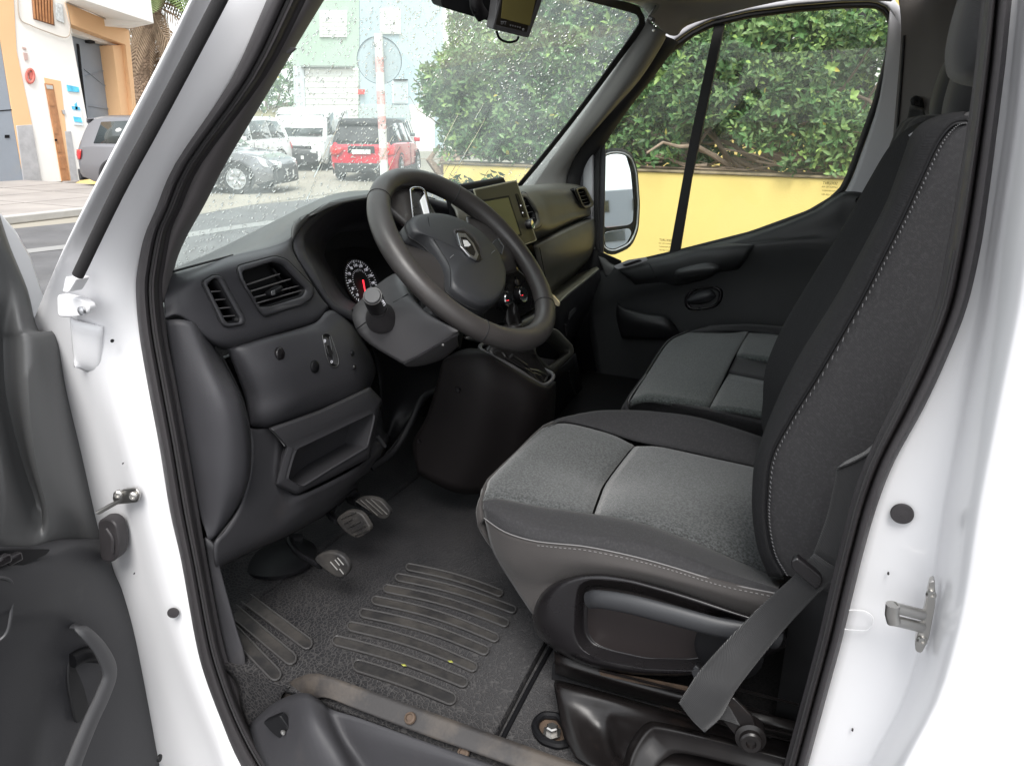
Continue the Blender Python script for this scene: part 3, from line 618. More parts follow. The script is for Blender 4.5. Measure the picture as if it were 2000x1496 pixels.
# demist slot at the foot of the glass
tube('demist_slot', [PX(336, 531, .918), PX(395, 515, .917), PX(455, 499, .907)], .0020, M['void'], face, sides=6, k_=3)
def vent(outer, inner, slats, vanes, x, par, r1=8, r2=6, depth=.03, knob=None, own=False):
    OO = [ON(par, a, b, .0012) for a, b in px2(outer, r1, 5)]
    punch(par, [lp(p, (sum(a for a, b in outer)/len(outer), sum(b for a, b in outer)/len(outer)), .11) for p in outer])
    fm_ = M['pax_dash_lit'] if par.name.startswith('passenger') else M['dash']
    cpx = (sum(a for a, b in outer)/len(outer), sum(b for a, b in outer)/len(outer))
    O = [p or PX(a, b, x) for p, (a, b) in zip(OO, px2(outer, r1, 5))]
    if own: O = pX(px2(outer, r1, 5), x)
    A_ = np.array([[p.y, p.z, 1] for p in O]); sol = np.linalg.lstsq(A_, np.array([p.x for p in O]), rcond=None)[0]
    nrm = V(1, -sol[0], -sol[1]).normalized(); org = V(sol[2], 0, 0)
    I = [PN(a, b, org+V(-.001, 0, 0), nrm) for a, b in px2(inner, r2, 5)]
    x = sum(p.x for p in I)/len(I); Ib = [p+V(.004, 0, 0) for p in I]
    n = len(O); mid = [(o+i)/2+V(-.0035, 0, 0) for o, i in zip(O, I)]
    net('vent_frame', [[o+V(.003, 0, 0) for o in O], [o*.8+m*.2+V(-.002, 0, 0) for o, m in zip(O, mid)], mid, [i*.85+m*.15+V(-.001, 0, 0) for i, m in zip(I, mid)], [i+V(.010, 0, 0) for i in I]], fm_, par, su=2, sv=1, cv=True, solid=.0015)
    tube('vent_gap', [o+V(-.0005, 0, 0) for o in O], .0014, M['void'], par, sides=6, closed=True)
    plate('vent_cavity', [p+V(depth, 0, 0) for p in I], (.003, 0, 0), M['void'], par, bevel=0)
    mk('vent_duct', I+[p+V(depth, 0, 0) for p in I], [(i, (i+1) % n, n+(i+1) % n, n+i) for i in range(n)], M['black'], par, solid=.001)
    for (x0, y0, x1, y1) in slats:
        a, b = PN(x0, y0, org+V(.004, 0, 0), nrm), PN(x1, y1, org+V(.004, 0, 0), nrm); e = V(.012, 0, -.0028)
        mk('vent_slat', [a, b, b+e, a+e], [(0, 1, 2, 3)], M['shroud'], par, solid=.0018, bevel=.0004)
    for (x0, y0, x1, y1) in vanes:
        a, b = PN(x0, y0, org+V(.016, 0, 0), nrm), PN(x1, y1, org+V(.016, 0, 0), nrm); e = V(.010, 0, 0)
        mk('vent_vane', [a, b, b+e, a+e], [(0, 1, 2, 3)], M['black'], par, solid=.0016)
    if knob:
        c = PX(*knob, x-.002); box('vent_tab', c, (.016, .030, .008), M['black'], par, bevel=.003, rot=Matrix.Rotation(R(-14), 3, 'X'))
        box('tab_face', c+V(-.0086, .0115, -.0003), (.001, .008, .007), M['satin'], par, bevel=.0003)
vent([(460, 520), (535, 500), (557, 506), (611, 560), (609, 580), (597, 593), (515, 619), (504, 608), (466, 545)],
     [(471, 531), (530, 512), (551, 518), (597, 566), (590, 579), (517, 601), (502, 597), (478, 560), (474, 545)],
     [(475, 558, 547, 534), (484, 570, 568, 544), (491, 582, 588, 556), (500, 592, 590, 566)], [(478, 549, 511, 600), (535, 524, 575, 580)], .861, face, knob=(535, 568))
vent([(392, 550), (415, 537), (431, 539), (476, 622), (474, 633), (442, 639), (431, 633)],
     [(403, 555), (415, 544), (424, 545), (468, 622), (466, 630), (444, 631), (438, 625)],
     [(408, 569, 434, 567), (416, 585, 443, 583), (426, 601, 452, 599), (435, 617, 461, 615)], [], .870, face, r1=7, r2=5)

# ---------------- instrument binnacle
inn = px2([(717, 392), (770, 388), (830, 398), (878, 420), (893, 470), (880, 540), (850, 600), (800, 640), (740, 642), (685, 607), (655, 592), (637, 569), (621, 534), (602, 502), (594, 480), (595, 462), (607, 443), (637, 419), (669, 403)], 10, 2)
outp = px2([(717, 380), (775, 375), (840, 386), (905, 406), (925, 460), (905, 560), (870, 640), (810, 668), (740, 662), (680, 624), (655, 613), (640, 597), (615, 561), (583, 513), (571, 486), (570, 462), (579, 440), (602, 419), (640, 396)], 10, 2)
def hx(y): return .905-.00018*(y-480)     # the hood leans back towards the driver lower down
hood = net('instrument_hood', [[PX(a, b, hx(b)+.008) for a, b in outp], [PX(*lp(o, i, .12), hx(o[1])-.003) for o, i in zip(outp, inn)], [PX(*lp(o, i, .55), hx(o[1])-.006) for o, i in zip(outp, inn)],
     [PX(*lp(o, i, .9), hx(o[1])-.002) for o, i in zip(outp, inn)], [PX(a, b, hx(b)+.004) for a, b in inn], [PX(*lp(p, (745, 520), .07), hx(p[1])+.03) for p in inn], [PX(*lp(p, (745, 530), .26), hx(p[1])+.11) for p in inn], [PX(*lp(p, (745, 510), .5), 1.03) for p in inn], [PX(*lp(p, (745, 510), .98), 1.032) for p in inn]], M['dash'], van, su=3, sv=1, cv=True, solid=.002)
tube('hood_seam', [PX(a, b, hx(b)+.0045) for a, b in outp[len(outp)//2:]+outp[:9]], .0016, M['void'], hood, sides=6)
gcl = V(.985, .30, 1.33)
gn = Vector((-.92, .0, .39)).normalized()
def PG(a, b, h=0): return PN(a, b, V(.985, .262, 1.322)+gn*h, gn)
cl = plate('gauge_panel', [PG(a, b, -.004) for a, b in ((560, 520), (660, 455), (800, 440), (930, 520), (900, 680), (760, 690), (620, 660))], V(.004, 0, 0), M['void'], hood, bevel=0)
plate('gauge_panel_edge', [PG(a, b, 0) for a, b in px2([(612, 500), (690, 480), (760, 492), (815, 545), (800, 620), (700, 640), (650, 600)], 20)], -gn*.003, M['black'], hood, bevel=.001)
plate('info_display', [PG(a, b, .001) for a, b in px2([(618, 531), (643, 524), (684, 584), (668, 596), (645, 590)], 2)], -gn*.001, M['void'], hood, bevel=.0004)
# speedometer: dial with ticks, figures and the red needle, drawn on the gauge plane
dc = PG(706, 552, .003); Rg = orient(gn); dx, dy = Rg.col[0], Rg.col[1]
DR = .050
lathe('dial_disc', dc, gn, [(0, -.001), (DR*1.1, -.001), (DR*1.1, .0004), (0, .0004)], M['void'], hood, n=48)
lathe('dial_ring', dc, gn, [(DR*1.16, -.001), (DR*1.20, .004), (DR*1.12, .003), (DR*1.11, 0)], M['black'], hood, n=48)
tk = []
A0, A1 = 225, -45
for i in range(0, 41):
    a = R(A0+(A1-A0)*i/40); d = dx*math.cos(a)+dy*math.sin(a); L_ = .007 if i % 4 == 0 else .004; wd = .0011 if i % 4 == 0 else .0006
    c = dc+d*(DR-L_/2)+gn*.001; s = gn.cross(d); tk.append(([c+d*L_/2+s*wd, c+d*L_/2-s*wd, c-d*L_/2-s*wd*.6, c-d*L_/2+s*wd*.6], [(0, 1, 2, 3)]))
for i in range(0, 24):
    a = R(A0-15+(A1-A0+30)*i/23); d = dx*math.cos(a)+dy*math.sin(a); c = dc+d*(DR*.56)+gn*.001; s = gn.cross(d); tk.append(([c+d*.0018+s*.0004, c+d*.0018-s*.0004, c-d*.0018-s*.0004, c-d*.0018+s*.0004], [(0, 1, 2, 3)]))
v_, f_ = join_geo(tk); mk('dial_ticks', v_, f_, M['dialwhite'], hood)
for i, s in enumerate(('10', '30', '50', '70', '90', '110', '130', '150', '170', '190', '210')):
    a = R(A0+(A1-A0)*(i+.35)/10.6); d = dx*math.cos(a)+dy*math.sin(a)
    text('dial_figure', s, dc+d*(DR*.76)+gn*.001, Rg, .0088, M['dialwhite'], hood)
text('dial_unit', 'km/h', dc+dy*(DR*.50)+gn*.001, Rg, .005, M['print'], hood)
a = R(-108); d = dx*math.cos(a)+dy*math.sin(a)
nb = dc+d*(-.004)+gn*.006; s = gn.cross(d)
mk('needle', [nb+s*.0022, nb-s*.0022, nb+d*.045-s*.0012, nb+d*.045+s*.0012], [(0, 1, 2, 3)], M['red'], hood, solid=.001)
text('display_text', '11:45', PG(640, 546, .003), Rg, .010, M['print'], hood)
text('display_text', '16C', PG(652, 575, .003), Rg, .007, M['print'], hood)

# ---------------- lower driver panel with switches
low = net('switch_panel', [
    xr([(438, 676, .885), (470, 672, .868), (520, 658, .862), (560, 648, .862), (617, 630, .866), (645, 606, .875), (690, 622, .90), (712, 655, .92)]),
    xr([(446, 690, .880), (478, 685, .858), (530, 668, .846), (580, 655, .848), (640, 650, .852), (680, 640, .862), (705, 660, .88), (722, 690, .91)]),
    xr([(462, 730, .880), (495, 730, .850), (545, 720, .832), (600, 705, .834), (655, 690, .838), (695, 680, .846), (722, 690, .868), (732, 712, .90)]),
    xr([(478, 775, .880), (510, 775, .848), (558, 765, .830), (610, 750, .830), (665, 735, .832), (705, 722, .842), (726, 718, .866), (734, 730, .90)]),
    xr([(484, 810, .878), (512, 810, .850), (556, 800, .832), (610, 782, .834), (665, 765, .836), (705, 750, .844), (722, 742, .868), (728, 746, .90)]),
    xr([(488, 832, .880), (516, 832, .862), (545, 828, .852), (610, 804, .850), (665, 785, .850), (705, 768, .856), (718, 758, .875), (724, 757, .90)]),
    xr([(490, 840, .91), (516, 840, .90), (545, 836, .89), (610, 812, .89), (665, 793, .89), (705, 776, .89), (718, 764, .90), (724, 760, .92)])],
    M['dash'], van, su=4, sv=4)
def button(a, b, x, r, m, par, name='button', dome=.003, n=28):
    c = ON(par, a, b, .0012) or PX(a, b, x)
    return lathe(name, c, (-1, .0, .15), [(0, -.003), (r*1.12, -.003), (r*1.12, 0), (r*1.02, .0004), (r, .0012), (r*.85, dome*.8), (0, dome)], m, par, n=n)
button(546, 691, .839, .0095, M['gloss_black'], low, 'round_switch')
button(614, 716, .832, .0100, M['black'], low, 'round_blank')
button(687, 690, .843, .0048, M['black'], low, 'blank_plug'); button(691, 717, .844, .0048, M['gloss_black'], low, 'blank_plug')
def onl(L, o=.0015): return [ON(low, a, b, o) or PX(a, b, lx) for a, b in L]
# headlamp height wheel in its recessed oval
ovl = px2([(628, 655), (636, 651), (645, 655), (660, 700), (659, 716), (646, 717), (638, 700)], 7)
lx = .83
plate('level_recess', onl(ovl, .0008), (.003, 0, 0), M['black'], low, bevel=.0008)
tube('level_rim', onl(ovl, .0012), .0009, M['dash_pad'], low, sides=6, closed=True)
plate('level_scale', onl(px2([(642, 657), (646, 660), (658, 702), (657, 714), (651, 712), (648, 690)], 3), .0018), (.0015, 0, 0), M['handle_grey'], low, bevel=.0005)
plate('thumb_wheel', onl(px2([(633, 676), (639, 674), (648, 690), (645, 699), (639, 694)], 2), .004), (.004, 0, 0), M['gloss_black'], low, bevel=.001)
text('lamp_symbol', 'D', onl([(632, 667)], .003)[0], orient((-1, 0, 0)), .008, M['dialwhite'], low)
text('lamp_symbol', 'O', onl([(645, 707)], .003)[0], orient((-1, 0, 0)), .007, M['dialwhite'], low)
# end panel by the door
endp = net('end_panel', [
    [PY(323, 626, .856), PY(350, 624, .845), PY(378, 630, .83), PY(395, 645, .805), PY(415, 672, .775), PY(420, 680, .77)],
    [PY(330, 680, .856), PY(362, 680, .848), PY(400, 690, .83), (PY(425, 705, .80)), PY(436, 712, .78), PY(442, 716, .76)],
    [PY(344, 780, .856), PY(380, 780, .850), PY(425, 780, .84), PY(458, 780, .815), PY(470, 782, .795), PY(474, 784, .77)],
    [PY(358, 870, .856), PY(395, 870, .850), PY(440, 868, .84), PY(474, 868, .815), PY(486, 868, .795), PY(490, 868, .77)],
    [PY(376, 950, .856), PY(405, 950, .850), PY(440, 948, .84), PY(470, 945, .818), PY(482, 942, .80), PY(486, 941, .77)],
    [PY(392, 1010, .856), PY(410, 1012, .850), PY(430, 1010, .842), PY(448, 1006, .825), PY(457, 1002, .81), PY(461, 1000, .78)],
    [PY(408, 1056, .858), PY(412, 1056, .854), PY(416, 1055, .850), PY(420, 1053, .845), PY(424, 1050, .84), PY(426, 1049, .82)]],
    M['dash'], van, su=4, sv=4)
# cubby panel below
cubx = lambda a, b: .86-.00010*(b-850)
def xc(L, o=0): return [PX(a, b, cubx(a, b)+o) for a, b in L]
knee = net('knee_panel', [
    xc([(488, 836), (505, 838), (526, 836), (545, 838)], .004) + [PX(600, 815, .875), PX(680, 785, .885), PX(722, 765, .90)],
    xc([(492, 870), (512, 868), (535, 862), (552, 870)], .002) + [PX(600, 900, .885), PX(680, 860, .885), PX(740, 790, .89)],
    xc([(488, 930), (508, 930), (530, 930), (548, 935)], .003) + [PX(600, 950, .885), PX(690, 905, .885), PX(752, 840, .90)],
    xc([(470, 990), (500, 985), (530, 975), (560, 970)], .0) + [PX(600, 962, .840), PX(700, 910, .850), PX(760, 860, .90)],
    xc([(440, 1040), (480, 1030), (520, 1015), (560, 1000)], .002) + [PX(610, 975, .842), PX(690, 935, .852), PX(740, 905, .90)],
    xc([(421, 1062), (450, 1065), (500, 1050), (550, 1030)], .006) + [PX(600, 1000, .85), PX(655, 972, .86), PX(700, 935, .90)],
    xc([(422, 1104), (450, 1090), (500, 1066), (555, 1042)], .018) + [PX(600, 1018, .868), PX(650, 988, .875), PX(700, 945, .91)],
    xc([(424, 1112), (450, 1098), (500, 1074), (555, 1050)], .06) + [PX(600, 1026, .91), PX(650, 996, .92), PX(700, 955, .95)]],
    M['dash_dusty'], van, su=3, sv=4)
F_out = [(526, 836), (625, 800), (722, 755), (747, 781), (741, 800), (722, 895), (640, 938), (580, 967), (537, 948), (547, 905), (557, 872)]
F_mid = [(533, 838), (625, 806), (720, 762), (738, 783), (733, 802), (716, 884), (640, 926), (582, 955), (548, 940), (556, 908), (566, 872)]
F_in = [(579, 877), (610, 862), (724, 808), (728, 812), (727, 822), (714, 872), (640, 916), (587, 949), (560, 934), (566, 910), (574, 884)]
cx = lambda a: .832+(.02 if a > 735 else 0)
fr = net('cubby_frame', [[PX(a, b, .868) for a, b in px2(F_out, 4, 3)], [PX(a, b, .838) for a, b in px2([lp(o, i, .25) for o, i in zip(F_out, F_mid)], 4, 3)], [PX(*lp(o, i, .35), .832) for o, i in zip(px2(F_mid, 4, 3), px2(F_in, 5, 3))],
                          [PX(*lp(o, i, .85), .832) for o, i in zip(px2(F_mid, 4, 3), px2(F_in, 5, 3))], [PX(a, b, .835) for a, b in px2(F_in, 5, 3)], [PX(a, b, .835)+V(.05, 0, -.004) for a, b in px2(F_in, 5, 3)], [PX(a, b, .835)+V(.13, 0, -.004) for a, b in px2(F_in, 5, 3)]],
                          M['dash_dusty'], knee, su=3, sv=1, cv=True, solid=.0015, smooth=32)
plate('cubby_back', [PX(a, b, .835)+V(.12, 0, 0) for a, b in px2(F_in, 5, 3)], (.003, 0, 0), M['black'], knee, bevel=0)
tube('frame_edge', [PX(526, 836, .853), PX(545, 856, .842), PX(556, 871, .834)], .0012, M['handle_grey'], knee, sides=6)
# gap line between the end panel and the knee panels
tube('panel_gap', [PX(421, 676, .877), PX(444, 716, .880), PX(475, 784, .874), PX(491, 868, .862), PX(487, 942, .858), PX(462, 1001, .852), PX(424, 1052, .855)], .0016, M['void'], knee, sides=6, k_=4)
# trim behind the column, going down to the pedals
net('column_side_trim', [
    xr([(722, 665, .90), (770, 700, .90), (800, 708, .89), (850, 690, .86)]),
    xr([(738, 720, .905), (775, 720, .91), (810, 725, .90), (880, 700, .85)]),
    xr([(745, 775, .90), (765, 770, .91), (800, 760, .90), (870, 735, .86)]),
    xr([(742, 840, .91), (760, 830, .92), (785, 810, .90), (835, 778, .87)]),
    xr([(725, 895, .93), (745, 885, .93), (765, 870, .90), (790, 835, .88)]),
    xr([(700, 925, .95), (715, 915, .94), (740, 895, .91), (765, 876, .89)])], M['black'], van, su=4, sv=4)
tube('trim_rib', [PX(885, 700, .83), PX(880, 735, .835), PX(862, 756, .84), (PX(825, 778, .85)), PX(800, 830, .86), PX(770, 880, .87), PX(725, 915, .88)], .0075, M['black'], van, sides=10, k_=4, flat=(1, .5))
tube('loose_bracket', [PX(738, 852, .885), PX(752, 872, .88)], .004, M['handle_grey'], van, sides=8)
# ---------------- steering column shroud and light stalk
shr = net('column_shroud', [
    [PY(684, 606, .40), PY(732, 560, .40), PY(778, 533, .40), PY(815, 560, .40)],
    [PY(690, 603, .45), PY(734, 568, .46), PY(776, 542, .47), PY(806, 572, .475)],
    [PY(688, 618, .50), PY(745, 590, .505), PY(790, 572, .51), PY(826, 604, .515)],
    [PY(697, 645, .52), PY(752, 630, .525), PY(815, 612, .525), PY(862, 628, .522)],
    [PY(722, 672, .522), PY(775, 668, .525), PY(835, 645, .525), PY(892, 646, .520)],
    [PY(778, 706, .517), PY(812, 692, .519), PY(850, 671, .519), PY(893, 649, .517)],
    [PY(786, 710, .512), PY(816, 695, .515), PY(853, 674, .515), PY(894, 651, .513)],
    [PY(789, 712, .507), PY(819, 698, .510), PY(855, 677, .51), PY(895, 653, .508)],
    [PY(796, 716, .45), PY(830, 708, .45), PY(866, 690, .45), PY(894, 662, .45)],
    [PY(812, 716, .36), PY(836, 712, .36), PY(868, 700, .36), PY(896, 676, .36)]],
    M['shroud'], van, su=4, sv=4)
tube('shroud_seam', [PY(696, 643, .5235), PY(706, 636, .526), PY(715, 629, .527)], .0011, M['void'], shr, sides=6)
tube('shroud_seam', [PY(768, 591, .514), PY(782, 584, .514), PY(797, 574, .513)], .0011, M['void'], shr, sides=6)
stc = PY(745, 622, .527); tipp = PY(727, 577, .60); sax = (tipp-stc).normalized()
lathe('stalk_boot', stc, (tipp-stc), [(0, -.004), (.0275, -.004), (.0275, .003), (.026, .010), (.021, .024), (.0165, .040), (0, .040)], M['seal'], shr, n=36)
sl_ = (tipp-stc).length
lathe('light_stalk', stc, (tipp-stc), [(0, .030), (.015, .030), (.0152, .042), (.0162, .043), (.0162, .047), (.0150, .048), (.0150, .052), (.0164, .053), (.0164, sl_-.012), (.0155, sl_-.003), (0, sl_-.003)], M['gloss_black'], shr, n=36)
lathe('stalk_cap', stc, (tipp-stc), [(0, sl_-.004), (.0138, sl_-.004), (.0138, sl_-.0005), (.0125, sl_+.0008), (0, sl_+.001)], M['handle_grey'], shr, n=36)
so = orient((.3, .5, .55), up=sax)
for i, s in enumerate(('O', 'D', 'E')):
    text('stalk_symbol', s, stc+sax*(sl_-.030+i*.0085)+(PY(743, 580, .6)-tipp).normalized()*.0166, orient(CAMP-tipp, up=sax), .0085, M['dialwhite'], shr)
disc('shroud_screw', 865, 673, .51, .0025, M['steel'], shr)

# ================================================================== STEERING WHEEL
WC = V(.632, .428, 1.420); WT = R(44.4); WNn = V(-math.sin(WT), .01, math.cos(WT)).normalized(); WR = .182
Wa = Vector((0, 1, 0)).cross(WNn).normalized(); Wb = WNn.cross(Wa)   # Wa: up the wheel (away from the driver), Wb: to the driver's left
def WP(ang, r, h=0): return WC+(Wa*math.cos(R(ang))+Wb*math.sin(R(ang)))*r+WNn*h
def WPX(px, py, h=0): return PN(px, py, WC+WNn*h, WNn)
sw = empty('steering_wheel'); sw.parent = van
# rim with thicker thumb zones
pth = []; rad = []
for i in range(96):
    a = 360*i/96; th = .0172+.0022*max(0, math.cos(R(a-62)))**8+.0022*max(0, math.cos(R(a+62)))**8+.0018*max(0, math.cos(R(a-180)))**4
    pth.append(WP(a, WR)); rad.append(th)
tube('rim', pth, rad, M['leather'], sw, sides=20, closed=True, flat=(1, 1.08), up=WNn)
for a in (36, -43, 136, -142):
    th = .0172+.0022*max(0, math.cos(R(a-62)))**8+.0022*max(0, math.cos(R(a+62)))**8+.0018*max(0, math.cos(R(a-180)))**4; s = [WP(a, WR)+((WP(a, 1)-WC)*math.cos(R(q))*1.09*th+WNn*math.sin(R(q))*th*1.01) for q in range(0, 360, 15)]
    tube('rim_seam', s, .0009, M['void'], sw, sides=5, closed=True)
# side spokes (left, right) : broad leather webs
def spoke(name, a0, a1, b0, b1, m, h0=.004, h1=-.004, rin=.07, rout=.172):
    rows = []
    for t in (0, .33, .66, 1):
        r = rin+(rout-rin)*t; A0_ = a0+(a1-a0)*t; B0_ = b0+(b1-b0)*t
        rows.append([WP(A0_+(B0_-A0_)*u, r, (h0+(h1-h0)*t)-.016*abs(2*u-1)**3) for u in (0, .2, .4, .6, .8, 1)])
    return net(name, rows, m, sw, su=4, sv=4, solid=.012)
spoke('spoke', 62, 58, 128, 112, M['leather'])
spoke('spoke', -62, -58, -122, -108, M['leather'])
spoke('spoke', -30, -24, 30, 24, M['leather'], h0=-.006, h1=-.006, rin=.075)
# bright insert on the far spoke, thumb pads on the right one
ins_o = px2([(798, 364), (806, 360), (822, 360), (831, 366), (846, 424), (805, 430)], 6)
ins_i = px2([(805, 374), (810, 371), (822, 371), (827, 377), (838, 424), (809, 429)], 4)
net('spoke_insert', [[WPX(a, b, .000) for a, b in ins_o], [WPX(*lp(a, b, .3), .005) for a, b in zip(ins_o, ins_i)], [WPX(*lp(a, b, .8), .005) for a, b in zip(ins_o, ins_i)], [WPX(a, b, .001) for a, b in ins_i]], M['chrome'], sw, su=2, sv=1, cv=True, solid=.001)
plate('insert_back', [WPX(a, b, .001) for a, b in ins_i], -WNn*.002, M['gloss_black'], sw, bevel=0)
plate('insert_sky_reflection', [WPX(a, b, .004) for a, b in ((829, 379), (821, 391), (831, 424), (845, 424), (838, 398))], -WNn*.003, mat('sky_reflection_white', (.92, .92, .92), .3, .2), sw, bevel=.0008)  # sky reflection in the glossy insert, made as a white bar
plate('thumb_pad', [WPX(a, b, .009) for a, b in px2([(962, 472), (972, 465), (982, 478), (986, 486), (979, 498), (962, 492)], 5)], -WNn*.006, M['hub'], sw, bevel=.001)
tube('pad_accent', [WPX(973, 466, .011), WPX(984, 482, .011), WPX(980, 497, .011)], .0012, M['handle_grey'], sw, sides=6)
# airbag cover: domed cap
hubo = px2([(792, 438), (802, 428), (835, 422), (868, 426), (905, 441), (940, 466), (968, 500), (984, 540), (980, 575), (962, 600), (935, 606), (905, 592), (872, 568), (867, 536), (852, 508), (835, 484), (818, 471), (800, 462)], 14, 3)
hc = WPX(893, 512, .0)
def hubring(f, h):
    o = []
    for a, b in hubo:
        p = WPX(a, b, 0); o.append(hc+(p-hc)*f+WNn*h)
    return o
hub = net('airbag_cover', [hubring(1.0, -.022), hubring(1.0, .004), hubring(.975, .011), hubring(.90, .016), hubring(.6, .020), hubring(.3, .022), hubring(.02, .0225)], M['hub'], sw, su=3, sv=1, cv=True, solid=.001)
tube('cover_gap', [p+WNn*-.002 for p in hubring(1.004, -.001)], .0016, M['void'], sw, sides=6, closed=True)
tube('cover_crease', [WPX(a, b, .0185) for a, b in ((836, 424), (842, 455), (858, 485), (878, 520), (880, 560))], .0006, M['black'], sw, sides=6, k_=4)
# maker's diamond in its surround
def WL(c, pts, h): return [WPX(a, b, h) for a, b in pts]
ba = [(886, 448), (906, 445), (925, 458), (939, 480), (944, 505), (935, 512), (926, 507), (893, 470)]
plate('badge_surround', WL(0, px2(ba, 4), .0238), -WNn*.004, M['seal'], sw, bevel=.001)
plate('badge_recess', WL(0, px2([(888, 450), (907, 450), (925, 466), (937, 485), (941, 507), (930, 511), (894, 478)], 3), .0245), -WNn*.003, M['gloss_black'], sw, bevel=.0006)
bd_o = [(896, 460), (906, 459), (921, 475), (930, 494), (928, 504), (919, 497), (903, 479)]
cen = (914, 481)
bd_i = [lp(p, cen, .50) for p in bd_o]
bl_o = [(893, 455), (909, 456), (925, 475), (935, 497), (931, 508), (918, 501), (900, 481)]
cen = (915, 482)
plate('diamond_badge', WL(0, bl_o, .0268), -WNn*.003, M['satin'], sw, bevel=.0005)
plate('badge_field', WL(0, [lp(p, cen, .30) for p in bl_o], .0274), -WNn*.001, M['gloss_black'], sw, bevel=0)
plate('badge_facet', WL(0, [lp(p, cen, .52) for p in (bl_o[0], bl_o[1], bl_o[2], cen, bl_o[6])], .0280), -WNn*.001, mat('bright_facet', (.85, .85, .85), .3, .3), sw, bevel=0)
text('airbag_mark', 'AIR', WPX(868, 431, .0175), Matrix((( -Wb).to_tuple(), Wa.to_tuple(), WNn.to_tuple())).transposed(), .009, M['black'], sw)
# horn marks
for a, b in ((882, 501), (963, 492)):
    tube('horn_mark', [WPX(a-3, b+3, .0205), WPX(a+1, b-1, .0205), WPX(a+4, b-3, .0205)], .0005, M['print'], sw, sides=5)
tube('column_neck', [WC-WNn*.012, WC-WNn*.10], .042, M['black'], sw, sides=24)

# ================================================================== CENTRE: screen, vents, heater
scx = V(.800, -.09, 1.42); scn = Vector((-.985, .03, .17)).normalized()
def PS(a, b, h=0): return PN(a, b, scx+scn*h, scn)
sq = [(925, 370), (1009, 352), (1049, 470), (967, 500)]
scr = plate('touch_screen', [PS(a, b) for a, b in px2(sq, 3)], -scn*.028, M['black'], van, bevel=.0015)
def inset(q, t): c = (sum(p[0] for p in q)/len(q), sum(p[1] for p in q)/len(q)); return [lp(p, c, t) for p in q]
o_, i_ = [PS(a, b, .0006) for a, b in px2(sq, 3)], [PS(a, b, .0006) for a, b in px2(inset(sq, .035), 3)]
ring('screen_edge', o_, i_, -scn*.002, mat('screen_edge_trim', (.34, .33, .25), .35), scr, bevel=0)
plate('screen_bezel', [PS(a, b, .0012) for a, b in px2(inset(sq, .045), 3)], -scn*.002, mat('bezel_plastic', (.045, .042, .030), .4), scr, bevel=.0005)
disp = [(941, 395), (993, 386), (1016, 457), (968, 474)]
plate('screen_recess', [PS(a, b, .0016) for a, b in inset(disp, -.10)], -scn*.001, M['black'], scr, bevel=.0004)
plate('screen_glass_reflect', [PS(a, b, .0022) for a, b in disp], -scn*.001, M['screen'], scr, bevel=0)
plate('button_bar', [PS(a, b, .0030) for a, b in px2([(1007, 379), (1012, 378), (1030, 424), (1022, 426)], 3)], -scn*.002, M['black'], scr, bevel=.0006)
for a, b in ((1017, 402), (1021, 416)): disc('key_lamp', a, b, PS(a, b, .0035).y, .0016, M['dialwhite'], scr, ax=scn, n=12)
lathe('volume_knob', PS(1030, 439, .001), scn, [(0, 0), (.0125, 0), (.0118, .014), (.0106, .0155), (0, .0150)], M['gloss_black'], scr, n=32)
lathe('knob_ring', PS(1030, 439, .001), scn, [(.0118, .0140), (.0124, .0148), (.0110, .0165), (.0100, .0160)], M['chrome'], scr, n=32)
plate('screen_mount', [PS(a, b, -.024) for a, b in ((900, 360), (985, 345), (1040, 470), (930, 500))], -scn*.05, M['black'], van, bevel=.006)
hide('dash_core', [V(.925, .10, .95), V(.925, -.86, .95), V(.925, -.86, 1.36), V(.925, .10, 1.36)], M['black'])
hide('dash_core', [V(.925, .10, 1.36), V(.925, -.86, 1.36), V(1.24, -.86, 1.40), V(1.24, .10, 1.40)], M['dash_pad'])
hide('dash_core', [V(.935, .84, .98), V(.935, .34, .98), V(.935, .34, 1.27), V(.935, .84, 1.27)], M['void'])
# passenger side top pad
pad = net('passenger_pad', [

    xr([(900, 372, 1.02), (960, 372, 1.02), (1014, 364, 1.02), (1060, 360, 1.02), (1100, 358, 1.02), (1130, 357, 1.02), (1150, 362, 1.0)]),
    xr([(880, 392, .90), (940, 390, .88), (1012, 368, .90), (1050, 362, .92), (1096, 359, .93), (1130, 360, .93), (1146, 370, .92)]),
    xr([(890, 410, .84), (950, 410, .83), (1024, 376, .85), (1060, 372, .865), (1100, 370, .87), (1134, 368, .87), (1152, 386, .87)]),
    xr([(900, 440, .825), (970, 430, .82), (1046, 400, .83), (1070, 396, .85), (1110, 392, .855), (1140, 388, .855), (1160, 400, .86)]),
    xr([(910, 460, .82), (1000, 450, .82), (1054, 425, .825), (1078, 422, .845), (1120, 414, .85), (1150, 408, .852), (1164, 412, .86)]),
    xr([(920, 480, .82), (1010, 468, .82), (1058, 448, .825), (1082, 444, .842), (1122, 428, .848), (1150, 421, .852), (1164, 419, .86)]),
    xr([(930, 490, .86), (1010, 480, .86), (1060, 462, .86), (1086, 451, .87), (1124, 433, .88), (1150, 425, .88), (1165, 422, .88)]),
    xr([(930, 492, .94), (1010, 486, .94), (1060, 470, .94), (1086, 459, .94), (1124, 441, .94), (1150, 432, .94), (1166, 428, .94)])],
    M['pax_dash_lit'], van, su=14, sv=14)
vent([(1122, 368), (1138, 364), (1144, 367), (1160, 398), (1156, 404), (1142, 408), (1136, 402)], [(1127, 371), (1137, 368), (1141, 370), (1153, 396), (1151, 401), (1141, 403), (1137, 398)],
     [(1128, 377, 1142, 374), (1131, 384, 1146, 381), (1134, 391, 1149, 388), (1137, 397, 1152, 394)], [(1134, 370, 1146, 402)], .842, pad, r1=5, r2=3, depth=.03, own=True)
